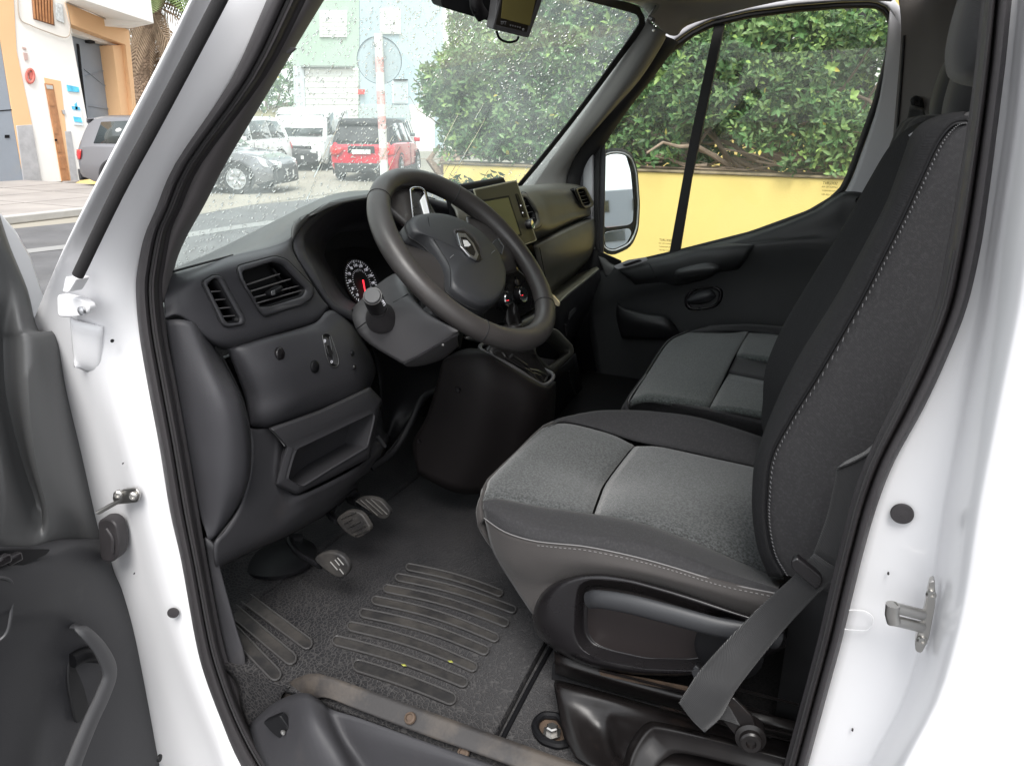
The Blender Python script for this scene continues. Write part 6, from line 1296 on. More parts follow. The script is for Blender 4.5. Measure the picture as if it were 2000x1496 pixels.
# ---------------- yellow garden wall
ylw = mat('yellow_render', (.78, .60, .20), .85, bump=('noise', 70, .35, .003), var=(1.2, .05), dirt=((.45, .36, .20), 4.0, .64, .35))
yw = empty('garden_wall', (0, -3.2, 0), label='low yellow rendered garden wall below the dense green hedge', cat='wall')
WZ = 1.345
plate('wall_face', [V(2.74, 0, 0), V(2.74, 0, WZ), V(-6, 0, WZ), V(-6, 0, 0)], (0, -.2, 0), ylw, yw, bevel=.008)
plate('wall_coping', [V(2.77, .012, WZ+.001), V(2.77, -.22, WZ+.001), V(-6, -.22, WZ+.001), V(-6, .012, WZ+.001)], (0, 0, .014), mat('mossy_cap', (.24, .19, .12), .95, bump=('noise', 40, .8, .006), var=(14, .4)), yw, bevel=.004)

# ---------------- hedge: leaves in rosettes on twigs, branches under them
leafm = []
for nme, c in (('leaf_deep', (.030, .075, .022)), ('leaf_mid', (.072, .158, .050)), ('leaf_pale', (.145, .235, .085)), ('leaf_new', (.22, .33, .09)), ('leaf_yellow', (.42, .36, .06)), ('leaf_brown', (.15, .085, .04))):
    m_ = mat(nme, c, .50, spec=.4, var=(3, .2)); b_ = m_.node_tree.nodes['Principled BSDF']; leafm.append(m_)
class Leaves:
    def __init__(s): s.v = []; s.f = []; s.mi = []
    def leaf(s, p, d, n, L, W, mi):
        d = d.normalized(); r = d.cross(n); 
        if r.length < 1e-4: return
        r.normalize(); u = r.cross(d); k = len(s.v)
        s.v += [p, p+d*L*.35+r*W*.5+u*W*.16, p+d*L*.72+r*W*.38+u*W*.14, p+d*L-u*L*.06, p+d*L*.72-r*W*.38+u*W*.14, p+d*L*.35-r*W*.5+u*W*.16, p+d*L*.52]
        s.f += [(k, k+1, k+6), (k+1, k+2, k+6), (k+2, k+3, k+6), (k+3, k+4, k+6), (k+4, k+5, k+6), (k+5, k, k+6)]; s.mi += [mi]*6
    def build(s, name, parent, mats=None, **k):
        o = mk(name, s.v, s.f, None, parent, smooth=180, **k)
        for m_ in (mats or leafm): o.data.materials.append(m_)
        o.data.polygons.foreach_set('material_index', s.mi); o.data.update(); return o
rg = random.Random(5)
hed = empty('hedge', (0, -3.9, 1.2), label='dense green hedge with glossy leaves above the yellow wall', cat='hedge')
HO = Vector((0, -3.9, 1.2))
def rosette(Lv, c, ax, n, size, rnd, off=HO, mats=(0, 0, 1, 1, 1, 2, 2, 3)):
    ax = ax.normalized(); a = ax.orthogonal().normalized(); b = ax.cross(a); ph = rnd.random()*6.28; base = rnd.choice(mats)
    for i in range(n):
        q = ph+i*2.4; el = .15+1.1*(i/n)
        d = (a*math.cos(q)+b*math.sin(q))*math.cos(el*.9)+ax*math.sin(el*.9)+V(0, 0, -.15)
        mi = base if rnd.random() < .7 else rnd.choice(mats)
        if rnd.random() < .003: mi = 4
        Lv.leaf(c-off+ax*.01*i, d, ax, size*rnd.uniform(.7, 1.15), size*.42*rnd.uniform(.8, 1.15), mi)
def xmax(z, y=-3.3):   # ragged left end of the hedge, overhanging the wall end
    return float(np.interp(z, [1.3, 1.6, 1.74, 1.8, 1.92, 2.02, 2.08, 2.2, 2.6, 3.4], [2.70, 2.76, 2.93, 2.95, 2.92, 2.86, 2.62, 2.40, 2.25, 2.1]))+(-3.3-y)*.6
Lv = Leaves(); cnt = 0
from mathutils import noise as mn
while cnt < 15500:
    z = 1.36+rg.random()**.85*2.0; x = rg.uniform(-3.4, 3.7); dpt = rg.random()**1.6
    y = -3.22-dpt*1.1 + .10*mn.noise(V(x*1.6, z*1.6, 3))
    if x > xmax(z, y)+rg.uniform(-.08, .04): continue
    dens = mn.noise(V(x*1.7, y*.6, z*1.9))
    lowgap = max(0, (1.72-z)/.4)*(1 if x < 1.1 else 0)
    if dens < (-.22 if x < 1.1 else -.6)+.55*lowgap and dpt < .8: continue
    if z > 2.15 and x > 1.7 and rg.random() < (x-1.7)*1.3: continue
    if z > 2.12 and x < 1.05 and mn.noise(V(x*2.2, 5, z*3)) < -.02+(z-2.12)*1.6: continue
    ax = V(rg.gauss(0, .45), .8+rg.gauss(0, .3), .55+rg.gauss(0, .4))
    rosette(Lv, V(x, y, z), ax, rg.randint(6, 10), rg.uniform(.038, .062), rg); cnt += 1
# loose twigs over the top left, and a sprig hanging over the wall
for i in range(330):
    p = PY(rg.uniform(880, 960), rg.uniform(20, 110), -3.9+rg.uniform(-.3, .3)); rosette(Lv, p, V(rg.gauss(0, .6), .4, rg.gauss(0, .6)), 4, .05, rg)
for a, b in ((884, 348), (896, 343), (903, 351), (910, 356), (912, 346), (958, 340), (964, 348), (972, 336), (962, 356), (890, 352)):
    rosette(Lv, PY(a, b, -3.12), V(rg.gauss(0, .4), .6, -.5), 6, .06, rg, mats=(0, 1, 1))
Lv.build('foliage', hed, kind='stuff')
bark = mat('hedge_bark', (.27, .20, .15), .85, bump=('noise', 60, .5, .003), var=(12, .25))
def rbranch(x0, y0, z0, n, L_, r, drift):
    P = [V(x0, y0, z0)]; d = V(*drift).normalized()
    for i in range(n):
        d = (d+V(rg.gauss(0, .28), rg.gauss(0, .12), rg.gauss(0, .28))).normalized(); P.append(P[-1]+d*L_/n)
    return [p-HO for p in P], [r*(1-.75*i/n) for i in range(n+1)]
for i in range(104):
    x0 = rg.uniform(-2.4, 2.2); P, rr = rbranch(x0, -3.6+rg.uniform(-.25, .14), rg.uniform(1.2, 1.45), 7, rg.uniform(.6, 1.3), rg.uniform(.008, .024), (rg.gauss(0, .8), rg.uniform(-.2, .15), rg.uniform(.25, 1)))
    tube('branch', P, rr, bark, hed, sides=7)
for i in range(26):   # stems lying along the wall top
    x0 = rg.uniform(-2.0, 2.4); P, rr = rbranch(x0, -3.24+rg.uniform(-.06, .06), rg.uniform(1.38, 1.5), 6, rg.uniform(.5, 1.1), rg.uniform(.005, .011), (rg.choice((-1, 1)), 0, rg.uniform(-.1, .15)))
    P = [V(p.x, min(p.y, .62), max(p.z, .17)) for p in P]
    tube('branch', P, rr, bark, hed, sides=6)
bn = Leaves()
for i in range(9):
    p = PY(1500+rg.uniform(-60, 230), 30+rg.uniform(-40, 18), -4.1)-HO; bn.leaf(p, V(rg.uniform(-1, 1), .3, rg.uniform(-.5, .4)), V(0, .6, .8), rg.uniform(.30, .45), .12, 3)
bn.build('broad_leaves', hed)
# shaded depth of the hedge: a second dark layer of leaves and the house wall behind
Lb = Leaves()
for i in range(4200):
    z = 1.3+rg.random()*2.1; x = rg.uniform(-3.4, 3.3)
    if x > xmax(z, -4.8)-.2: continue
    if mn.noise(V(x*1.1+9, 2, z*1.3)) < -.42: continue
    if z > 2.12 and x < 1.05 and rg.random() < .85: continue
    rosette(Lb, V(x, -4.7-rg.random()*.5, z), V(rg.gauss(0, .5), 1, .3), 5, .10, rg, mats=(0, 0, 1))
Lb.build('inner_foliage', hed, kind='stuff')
yh = empty('yellow_house', (-1.5, -8, 0), label='pale yellow house wall glimpsed behind the hedge', cat='house')
box('wall', (0, -3, 2.6), (8.2, 6, 5.2), mat('pale_yellow_render', (.62, .48, .17), .9, var=(1, .05)), yh, bevel=.02)
for xx in (-1.9, .2, 2.1):
    wq = box('window', (xx, .02, 2.2), (1.0, .08, 1.3), mat('frame_white', (.7, .7, .68), .5), yh, bevel=.01)
    box('pane', (xx, .065, 2.2), (.84, .02, 1.14), M['gloss_black'], wq, bevel=0)

# ---------------- left building (faces the end of the street)
BX = 18.8
def PB(a, b, o=0): return PX(a, b, BX+o)
peach = mat('peach_render', (.74, .47, .26), .85, bump=('noise', 30, .2, .003), var=(.7, .04))
whr = mat('white_render', (.80, .79, .76), .85, bump=('noise', 30, .2, .003), var=(.6, .04))
grb = mat('grey_plinth', (.40, .40, .41), .8, bump=('noise', 40, .4, .004), var=(5, .15))
gmet = mat('grey_gate_metal', (.26, .29, .33), .5, var=(.8, .1), dirt=((.35, .33, .30), 1.2, .6, .4))
wd = mat('varnished_wood', (.40, .19, .085), .5, var=(8, .2))
bl = empty('workshop_building', (BX+3, -4, 0), label='peach and white workshop building with grey metal gates across the street', cat='building')
BO = Vector((BX+3, -4, 0))
def bp(name, L, o, th, m, par=bl, **k):
    return plate(name, [PB(a, b, o)-BO for a, b in L], (th, 0, 0), m, par, **k)
box('core', (1.0, 2.2, 4.2), (6, 17.6, 8.2), whr, bl, bevel=.03)
bp('wall', [(-400, -300), (150, -300), (152, 0), (137, 52), (178, 274), (190, 352), (-400, 380)], -.0, .2, whr, bevel=.01)
bp('lintel', [(128, 5), (252, 58), (270, 250), (262, 240), (245, 88), (138, 48)], -.04, .3, peach, bevel=.01)
bp('pilaster', [(-120, -200), (24, -60), (33, 100), (63, 244), (80, 358), (48, 362), (23, 216), (-2, 58), (-120, 40)], -.03, .2, peach, bevel=.01)
bp('plinth', [(32, 246), (63, 244), (82, 357), (48, 362)], -.05, .2, grb, bevel=.01)
bp('plinth', [(127, 257), (139, 257), (153, 353), (139, 354)], -.02, .1, grb, bevel=.005)
bp('gate_leaf', [(-120, 50), (-3, 62), (22, 216), (47, 361), (-120, 376)], -.018, .08, gmet, bevel=.006)
bp('gate_seam', [(-120, 226), (24, 214), (24, 216), (-120, 229)], -.028, .03, M['black'], bevel=0)
bp('gate_lock', [(10, 264), (19, 264), (19, 270), (10, 270)], -.035, .03, M['black'], bevel=.005)
# deep gate recess
bp('recess_reveal', [(220, 89), (245, 88), (264, 236), (238, 233)], .1, .9, peach, bevel=.01)
rg_ = bp('gate_leaf', [(140, 62), (220, 89), (240, 245), (246, 300), (180, 330), (170, 274)], .6, .08, gmet, bevel=.006)
bp('recess_ceiling', [(138, 50), (245, 88), (220, 90), (142, 66)], .3, .3, whr, bevel=.005)
for (a, b, c, d) in ((155, 88, 176, 275), (151, 86, 171, 270)): bp('gate_rib', [(a, b), (a+3, b+1), (c+3, d), (c, d)], .55, .04, M['black'] if a == 151 else gmet, bevel=.003)
for (a, b, c, d) in ((165, 150, 228, 130), (168, 205, 233, 215), (160, 130, 222, 180)): bp('gate_rib', [(a, b), (c, d), (c, d+2), (a, b+2)], .57, .03, gmet, bevel=.003)
bp('gate_motor', [(176, 74), (186, 76), (186, 86), (176, 84)], .4, .2, M['void'], bevel=.01)
# wooden door with raised panels
bp('door_reveal', [(86, 152), (119, 159), (140, 353), (120, 355)], -.01, .1, peach, bevel=.004)
dr_ = bp('door', [(88, 163), (104, 165), (137, 352), (122, 354)], -.03, .05, wd, bevel=.004)
for (x0, y0, x1, y1, x2, y2, x3, y3) in ((94, 190, 104, 192, 107, 208, 97, 207), (100, 222, 109, 223, 114, 262, 106, 262), (112, 283, 118, 283, 120, 298, 114, 298), (116, 305, 124, 305, 128, 330, 120, 330)):
    bp('door_panel', [(x0, y0), (x1, y1), (x2, y2), (x3, y3)], -.045, .02, wd, dr_, bevel=.003)
bp('door_light', [(90, 166), (103, 168), (104, 175), (92, 174)], -.04, .02, mat('frosted_pane', (.45, .45, .43), .3), dr_, bevel=.002)
bp('door_knob', [(108, 272), (112, 272), (112, 276), (108, 276)], -.06, .03, M['black'], dr_, bevel=.004)
# barred window and notices
wf = bp('window', [(61, -20), (100, -20), (107, 51), (66, 38)], -.02, .06, mat('dark_wood', (.18, .08, .045), .6), bevel=.005)
for k_ in range(7):
    t = k_/6; bp('window_bar', [(63+37*t, -18), (66+37*t, -18), (70.5+34*t, 38+10.5*t), (67.5+34*t, 37+10.5*t)], -.05, .03, wd, wf, bevel=.003)
bp('street_notice', [(109, 5), (122, 9), (126, 46), (111, 40)], -.03, .02, mat('pale_board', (.62, .66, .68), .5, var=(14, .3)), bevel=.004)
cy_ = mat('cyan_print', (.10, .52, .78), .5, var=(9, .4)); sg1 = bp('blue_notice', [(131, 166), (154, 171), (155, 181), (133, 179)], -.03, .02, cy_, bevel=.003)
sg2 = bp('blue_notice', [(138, 205), (157, 208), (163, 246), (145, 244)], -.03, .02, mat('notice_white', (.78, .85, .90), .5), bevel=.003)
for q in ([(140, 208), (156, 210), (157, 216), (142, 214)], [(143, 228), (158, 230), (161, 240), (146, 238)], [(146, 204), (150, 200), (152, 214), (148, 216)]): bp('notice_print', q, -.05, .01, cy_, sg2, bevel=0)
rdp = mat('faded_red_paint', (.55, .16, .13), .8, var=(6, .3))
tube('painted_ring', [PB(59+7*math.cos(q), 149+13*math.sin(q), -.03)-BO for q in (2*math.pi*i/20 for i in range(20))], .035, rdp, bl, sides=6, closed=True)
bp('painted_mark', [(56, 140), (62, 142), (64, 156), (58, 154)], -.03, .02, rdp, bevel=0)
for q in ([(44, 92), (51, 94), (52, 98), (45, 96)], [(46, 103), (54, 105), (55, 118), (49, 119)]): bp('painted_mark', q, -.03, .02, mat('faded_print', (.50, .36, .33), .8), bevel=0)
bp('intercom', [(122, 215), (127, 216), (128, 224), (123, 223)], -.04, .03, M['satin'], bevel=.004)
tube('wall_cable', [PB(a, b, -.04)-BO for a, b in ((34, -20), (38, 35), (60, 50), (90, 62), (128, 74), (137, 60), (134, 30), (128, 6))], .013, mat('cable', (.42, .36, .30), .8), bl, sides=6, k_=4)
tube('wall_cable', [PB(a, b, -.10)-BO for a, b in ((128, 5), (180, 25), (220, 45), (252, 58))], .016, bpy.data.materials['cable'], bl, sides=6, k_=3)
# overhanging floor slab
ov_ = plate('overhang', [PX(152, -2, BX-1.8)-BO, PX(301, 47, BX-1.8)-BO, PX(252, 57, BX-.02)-BO, PX(128, 4, BX-.02)-BO], (0, 0, 2.4), whr, bl, bevel=.02)
plate('overhang_flank', [PX(301, 47, BX-1.8)-BO, PX(252, 57, BX-.02)-BO, PX(252, 57, BX-.02)-BO+V(4, 0, 0), PX(301, 47, BX-1.8)-BO+V(5.8, 0, 0)], (0, 0, 2.4), whr, bl, bevel=.02)
plate('plinth_step', [PX(122, 356, BX-.6)-BO, PX(152, 355, BX-.6)-BO, PX(152, 353, BX)-BO, PX(122, 354, BX)-BO], (0, 0, -.05), conc, bl)
# cardboard by the door
cb = empty('cardboard_heap', tuple(PZ(165, 355, 0)), label='crumpled ochre cardboard lying at the foot of the workshop wall', cat='cardboard'); co = PZ(165, 355, .12)
net('sheet', [[PX(133, 366, 17.6)-cb.location, PX(160, 350, 17.8)-cb.location, PX(176, 338, 18)-cb.location], [PX(150, 368, 17.4)-cb.location, PX(172, 356, 17.5)-cb.location, PX(180, 344, 17.6)-cb.location], [PX(182, 369, 17.3)-cb.location, PX(190, 362, 17.3)-cb.location, PX(188, 350, 17.4)-cb.location]], mat('cardboard', (.50, .38, .16), .9, var=(4, .25)), cb, su=3, sv=3, solid=.02)

# ---------------- palm beside the building
pl = empty('palm_tree', tuple(PX(285, 330, 23.0).xy)+(0,), label='palm with a skirt of dry brown fronds beside the workshop', cat='palm tree')
PO = Vector(pl.location); top = PX(300, -25, 23.0)-PO
tr_ = []; rr = []
for i in range(15): t = i/14; tr_.append(V(.06*math.sin(i*2.1), top.y*t*t, top.z*t)); rr.append(.26+.03*(i % 2)+.14*t)
tube('trunk', tr_, rr, mat('palm_bark', (.24, .17, .12), .95, bump=('voronoi', 9, 1, .03), var=(5, .3)), pl, sides=14)
dryf = mat('dry_frond', (.30, .22, .15), .9, var=(2, .3)); grf = mat('green_frond', (.12, .17, .05), .6, var=(2, .3))
def frond_mesh(name, L_, droop, m_):
    Vs = []; F = []; N_ = 26; rc = []
    for i in range(N_+1):
        t = i/N_; rc.append(V(L_*t*(1-.25*t*droop), 0, L_*(.25*t-droop*t*t*.75)))
    a, b = tube_geo(rc, [.04*(1-.8*i/N_) for i in range(N_+1)], 5); Vs += a; F += b
    for i in range(3, N_):
        for s in (-1, 1):
            p = rc[i]; ll = .55*math.sin(math.pi*min(1, i/N_*1.05))**.6+.1; d = V(.5, s*.8, -.35-.4*droop).normalized(); k_ = len(Vs); e = (rc[min(i+1, N_)]-rc[i])*.38
            Vs += [p, p+e, p+d*ll*.6+e, p+d*ll, p+d*ll*.6-e*.4]; F.append((k_, k_+1, k_+2, k_+3, k_+4))
    me = bpy.data.meshes.new(name); me.from_pydata([tuple(v) for v in Vs], [], F); me.materials.append(m_); return me
gfm = frond_mesh('frond', 3.4, .7, grf); dfm = frond_mesh('dry_frond', 2.9, 1.15, dryf)
r2 = random.Random(3)
for i in range(58):
    dry = i >= 26; o = bpy.data.objects.new('dry_frond' if dry else 'frond', dfm if dry else gfm); COL.objects.link(o); o.parent = pl
    o.location = top+V(0, 0, -r2.random()*(2.2 if dry else .2)-(.2 if dry else 0)); o.rotation_euler = (r2.uniform(-.9, .9), (r2.uniform(.0, .5) if dry else r2.uniform(-.5, .45)), i*2.4+r2.uniform(-.2, .2))
    q = r2.uniform(.75, 1.1); o.scale = (q, q, q)

# ---------------- green and blue building at the end
GO = V(24.4, -28.5, 0); GN = Vector((-.89, .455, 0)).normalized()
def PGb(a, b, o=0): return PN(a, b, GO+GN*o, GN)
gb_ = empty('green_blue_building', (24, -31, 0), label='pale green and pale blue building with white shutters behind the parked cars', cat='building'); GBO = Vector((24, -31, 0))
def gp(name, L, o, th, m, par=gb_, **k): return plate(name, [PGb(a, b, o)-GBO for a, b in L], -GN*th, m, par, **k)
mg = mat('green_render', (.42, .52, .43), .9, var=(.5, .05)); mb = mat('blue_render', (.43, .52, .56), .9, var=(.5, .05))
gp('green_wall', [(577, -300), (702, -300), (702, 330), (585, 330)], 0, .6, mg, bevel=.03)
gp('blue_wall', [(702.5, -300), (884, -300), (886, 330), (702.5, 330)], -.02, .6, mb, bevel=.03)
gp('white_edge', [(866, -300), (888, -300), (890, 330), (868, 330)], .06, .3, whr, bevel=.02)
gp('grey_pier', [(577, 130), (594, 130), (598, 240), (582, 240)], .10, .3, mat('grey_render', (.55, .58, .60), .9), bevel=.02)
gp('awning_edge', [(592, 128), (693, 129), (693, 133), (592, 132)], .35, .4, mat('dark_edge', (.20, .22, .20), .7), bevel=.01)
gs = gp('garage_shutter', [(596, 134), (700, 134), (700, 300), (600, 300)], .08, .1, whr, bevel=.01)
for k_ in range(14): gp('shutter_slat', [(597, 136+k_*11), (700, 136+k_*11), (700, 138+k_*11), (597, 138+k_*11)], .11, .04, whr, gs, bevel=.005)
for (a, b, c, d) in ((626, 22, 678, 73), (744, 18, 783, 67)):
    wq = gp('window', [(a, b), (c, b), (c, d), (a, d)], .08, .1, whr, bevel=.01)
    for k_ in range(6): gp('shutter_slat', [(a+2, b+3+k_*8), (c-2, b+3+k_*8), (c-2, b+6+k_*8), (a+2, b+6+k_*8)], .10, .03, whr, wq, bevel=.003)
wq = gp('window', [(766, 156), (797, 157), (797, 203), (767, 203)], .08, .1, mat('pale_frame', (.62, .66, .68), .5), bevel=.01)
gp('pane', [(769, 160), (794, 161), (794, 200), (770, 200)], .10, .02, mat('dull_pane', (.50, .56, .58), .25), wq, bevel=0)
gp('window_head', [(770, 155), (797, 155), (797, 158), (770, 158)], .16, .1, M['black'], bevel=.01)
gp('door', [(800, 206), (848, 207), (850, 298), (812, 298)], .08, .1, whr, bevel=.01)
rs_ = gp('alarm_box', [(701, 175), (713, 175), (713, 185), (701, 185)], .18, .12, mat('alarm_red', (.75, .06, .05), .5), bevel=.02)
gp('grey_panel', [(702, 205), (800, 206), (804, 300), (702, 300)], .05, .1, mat('grey_green_render', (.46, .52, .52), .9), bevel=.01)

# ---------------- trees and bank at the far left behind the cars
def bush(name, cpx, cpy, X, sx, sy, sz, n, lab, cat, size=.28, mats=(0, 1, 1, 2), seed=1, grp=None):
    r_ = random.Random(seed); c = PX(cpx, cpy, X); e = empty(name, (c.x, c.y, 0), label=lab, cat=cat, group=grp); eo = V(c.x, c.y, 0); L2 = Leaves()
    for i in range(n):
        u = V(r_.gauss(0, 1), r_.gauss(0, 1), r_.gauss(0, 1)).normalized()*r_.random()**.4
        p = V(c.x+u.x*sx, c.y+u.y*sy, c.z+u.z*sz)
        if mn.noise(p*.55+V(seed, 0, 0)) < -.15: continue
        rosette(L2, p, V(-.7, .6, .5)+V(r_.gauss(0, .4), r_.gauss(0, .4), r_.gauss(0, .4)), 6, size, r_, off=eo, mats=mats)
    L2.build('crown', e, kind='stuff')
    for k_ in range(3): tube('trunk', [V(k_*.2-.2, 0, 0), V(k_*.5-.5, .2, c.z*.5), V((k_-1)*sx*.5, 0, c.z)], [.16, .11, .04], bark, e, sides=8)
    return e
bush('tree', 520, 165, 34, 2.6, 4.6, 2.3, 420, 'leafy dark green tree left of the green building', 'tree', seed=4)
bush('tree', 470, 110, 44, 3.5, 6, 3.2, 380, 'tree behind the windshield pillar left of the dark green one', 'tree', seed=9)
mk('bank', [PX(380, 262, 33)*1, PX(480, 232, 33), PX(540, 208, 33), PX(585, 205, 33), PX(585, 300, 30), PX(380, 330, 30)], [(0, 1, 2, 3, 4, 5)], mat('dry_grass', (.30, .26, .14), .95, bump=('noise', 6, .8, .05), var=(1.5, .3)), kind='structure', solid=.2)
bush('shrub', 872, 285, 12.0, .5, .5, .7, 60, 'pale shrub at the hedge end beside the side road', 'shrub', size=.12, seed=8)

# ---------------- road sign seen from behind, banded pole
sp = CAMP+ray(741, 118)*11.0; sg_ = empty('road_sign', (sp.x, sp.y, 0), label='round traffic sign seen from behind on a red and white banded pole', cat='road sign'); SO = V(sp.x, sp.y, 0)
sdir = (CAMP-sp); sdir.z = 0; sdir.normalize()
lathe('sign_disc', sp-SO-sdir*.05, sdir, [(0, -.004), (.31, -.004), (.318, .0), (.318, .012), (.308, .012), (.306, .002), (0, .002)], mat('sign_back', (.38, .45, .48), .4, var=(3, .05)), sg_, n=48)
tube('disc_edge', [sp-SO-sdir*.04+(sdir.cross(V(0, 0, 1))*math.cos(q)+V(0, 0, 1)*math.sin(q))*.315 for q in (2*math.pi*i/48 for i in range(48))], .006, mat('dark_rim', (.08, .10, .12), .5), sg_, sides=6, closed=True)
pts = [(0, 1.05, 0), (1.05, 1.22, 1), (1.22, 1.48, 0), (1.48, 1.66, 1), (1.66, 1.82, 0), (1.82, 2.0, 1), (2.0, 2.25, 0), (2.25, 2.45, 1), (2.45, sp.z+.34, 0)]
rb = mat('faded_red_band', (.72, .36, .34), .6, dirt=((.8, .75, .74), 14, .48, .8)); wbm = mat('pole_white', (.80, .78, .77), .5, var=(8, .04))
for z0, z1, rd in pts:
    lathe('pole_band' if rd else 'pole', V(0, 0, 0)+sdir*.06, (0, 0, 1), [(0, z0), (.061, z0), (.061, z1), (0, z1)], rb if rd else wbm, sg_, n=18, smooth=60)

# ---------------- vehicles
tyre = mat('tyre_rubber', (.02, .02, .021), .8); cglass = mat('car_glass', (.035, .045, .045), .08, spec=.8, coat=.5); alloy = mat('alloy', (.55, .56, .58), .3, .8); trimb = mat('bumper_plastic', (.035, .035, .038), .6)
lampr = mat('tail_lamp', (.60, .02, .02), .2, coat=.6); lampw = mat('head_lamp', (.75, .78, .80), .15, coat=.8); platem = mat('number_plate', (.78, .78, .76), .5); platey = M['print']
def car(name, loc, head, L_, W_, H, paint, label, cat='car', kind='hatch', group=None, two_tone=None, spokes=6, roofc=None):
    e = empty(name, (loc[0], loc[1], 0), head, label=label, cat=cat, group=group); hw = W_/2
    # stations: x, belt z, roof z (None = bonnet), half width at belt, at roof
    if kind == 'van': S = [(-.5, .96, 1, .98, .90), (-.47, 1.0, 1, .99, .92), (-.1, 1.02, 1, 1, .92), (.18, 1.0, 1, 1, .90), (.33, .98, .80, .98, .86), (.39, .96, None, .96, .94), (.47, .80, None, .9, .86), (.5, .60, None, .82, .78)]; belt = .56
    else: S = [(-.5, .90, None, .86, .80), (-.475, 1.0, .70, .93, .82), (-.40, 1.03, .97, .97, .76), (-.2, 1.02, 1.0, 1, .76), (.02, 1.0, .99, 1, .76), (.12, .99, .90, .99, .78), (.23, .97, None, .97, .93), (.38, .88, None, .93, .88), (.47, .74, None, .86, .80), (.5, .55, None, .78, .72)]; belt = .60
    rows = []
    zb = belt*H
    for x, bz, rz, wb, wr in S:
        b = zb*bz; z0 = .20 if abs(x) < .46 else .30
        if rz is None: t1, t2, tw = b+.004, b+.012, wr*hw
        else: t1, t2, tw = H*rz-.04, H*rz, wr*hw
        half = [V(x*L_, wb*hw*.92, z0), V(x*L_, wb*hw*1.0, z0+.10), V(x*L_, wb*hw*1.01, (b+z0)*.5), V(x*L_, wb*hw*.985, b-.03), V(x*L_, wb*hw*.955, b), V(x*L_, tw, t1), V(x*L_, tw*.88, t2), V(x*L_, 0, t2+.012)]
        rows.append(half+[V(p.x, -p.y, p.z) for p in half[-2::-1]])
    body_ = net('body', rows, paint, e, su=3, sv=1, solid=0, smooth=35); 
    me = body_.data
    if roofc:
        me.materials.append(roofc)
        for p in me.polygons:
            if p.center.z > zb*1.0+.03 and p.center.x < .22*L_: p.material_index = 1
    mk('front_panel', [p for p in rows[-1]], [tuple(range(len(rows[-1])))], paint, e); mk('rear_panel', [p for p in rows[0]], [tuple(range(len(rows[0])))], paint, e)
    def roofx(x):  # interpolated greenhouse at x
        xs = [s[0] for s in S]; bz = np.interp(x, xs, [zb*s[1] for s in S]); rz = np.interp(x, xs, [(H*s[2] if s[2] else zb*s[1]) for s in S]); wb = np.interp(x, xs, [s[3] for s in S])*hw*.955; wr = np.interp(x, xs, [s[4] for s in S])*hw; return bz, rz, wb, wr
    def gpt(x, t, s, o=.012):
        bz, rz, wb, wr = roofx(x); return V(x*L_, s*(wb+(wr-wb)*t+o), bz+(rz-.04-bz)*t)
    wins = [(-.40, -.22, -.36, -.22), (-.205, .02, -.205, .0), (.035, .19, .03, .10)] if kind != 'van' else [(.10, .34, .10, .26)]
    for s in (-1, 1):
        for x0, x1, x2, x3 in wins: mk('side_window', [gpt(x0, .08, s), gpt(x1, .08, s), gpt(x3, .90, s), gpt(x2, .90, s)], [(0, 1, 2, 3)], cglass, e, solid=.01)
        # wheels with arch
        for wx in ((-.30, .31) if kind != 'van' else (-.32, .30)):
            yw_ = s*(hw-.10); ax = V(0, s, 0); c = V(wx*L_, yw_, .33)
            wv, wf_ = lathe_geo(c, ax, [(0, -.1), (.26, -.1), (.33, -.08), (.335, .05), (.31, .10), (.22, .105), (.21, .07), (0, .06)], 28); tb = mk('tyre', wv, wf_, tyre, e)
            sp_ = []
            for k_ in range(spokes):
                q = 2*math.pi*k_/spokes; d = V(math.cos(q), 0, math.sin(q)); n_ = V(-math.sin(q), 0, math.cos(q)); o_ = ax*.108
                sp_.append(([c+o_+d*.04-n_*.018, c+o_+d*.04+n_*.018, c+o_*.97+d*.21+n_*.05, c+o_*.97+d*.21-n_*.05], [(0, 1, 2, 3)]))
            sp_.append(lathe_geo(c, ax, [(.205, .09), (.222, .112), (.20, .112), (.195, .09)], 28)); sp_.append(lathe_geo(c, ax, [(0, .09), (.05, .09), (.045, .115), (0, .115)], 12))
            a_, b_ = join_geo(sp_); mk('rim', a_, b_, alloy, tb, solid=.006)
            mk('wheel_arch', [c+V(0, s*.075, 0)+V(math.cos(q), 0, math.sin(q))*rr_+V(0, s*(.035 if rr_ > .35 else .02), 0) for q in (math.pi*i/14 for i in range(-2, 17)) for rr_ in (.345, .40)], [(2*i, 2*i+1, 2*i+3, 2*i+2) for i in range(18)], trimb, e, solid=.01)
        box('wing_mirror', (L_*(.17 if kind != 'van' else .27), s*(hw+.09), zb*1.08), (.12, .18, .13), paint if kind != 'van' else trimb, e, bevel=.03)
        box('door_handle', (-.02*L_, s*(hw*1.0), zb-.12), (.16, .03, .025), paint, e, bevel=.008)
        tube('door_gap', [V(.02*L_, s*hw*1.012, zb-.02), V(.02*L_, s*hw*1.018, .32)], .006, M['void'], e, sides=5)
        plate('sill_trim', [V(-.22*L_, s*hw*1.0, .20), V(.22*L_, s*hw*1.0, .20), V(.22*L_, s*hw*1.0, .34), V(-.22*L_, s*hw*1.0, .34)], (0, s*.03, 0), trimb, e, bevel=.008)
    bz, rz, wb, wr = roofx(.23 if kind != 'van' else .39); bz2, rz2, wb2, wr2 = roofx(.03 if kind != 'van' else .22)
    fx0, fx1 = (.225, .06) if kind != 'van' else (.385, .26)
    a = roofx(fx0); b = roofx(fx1)
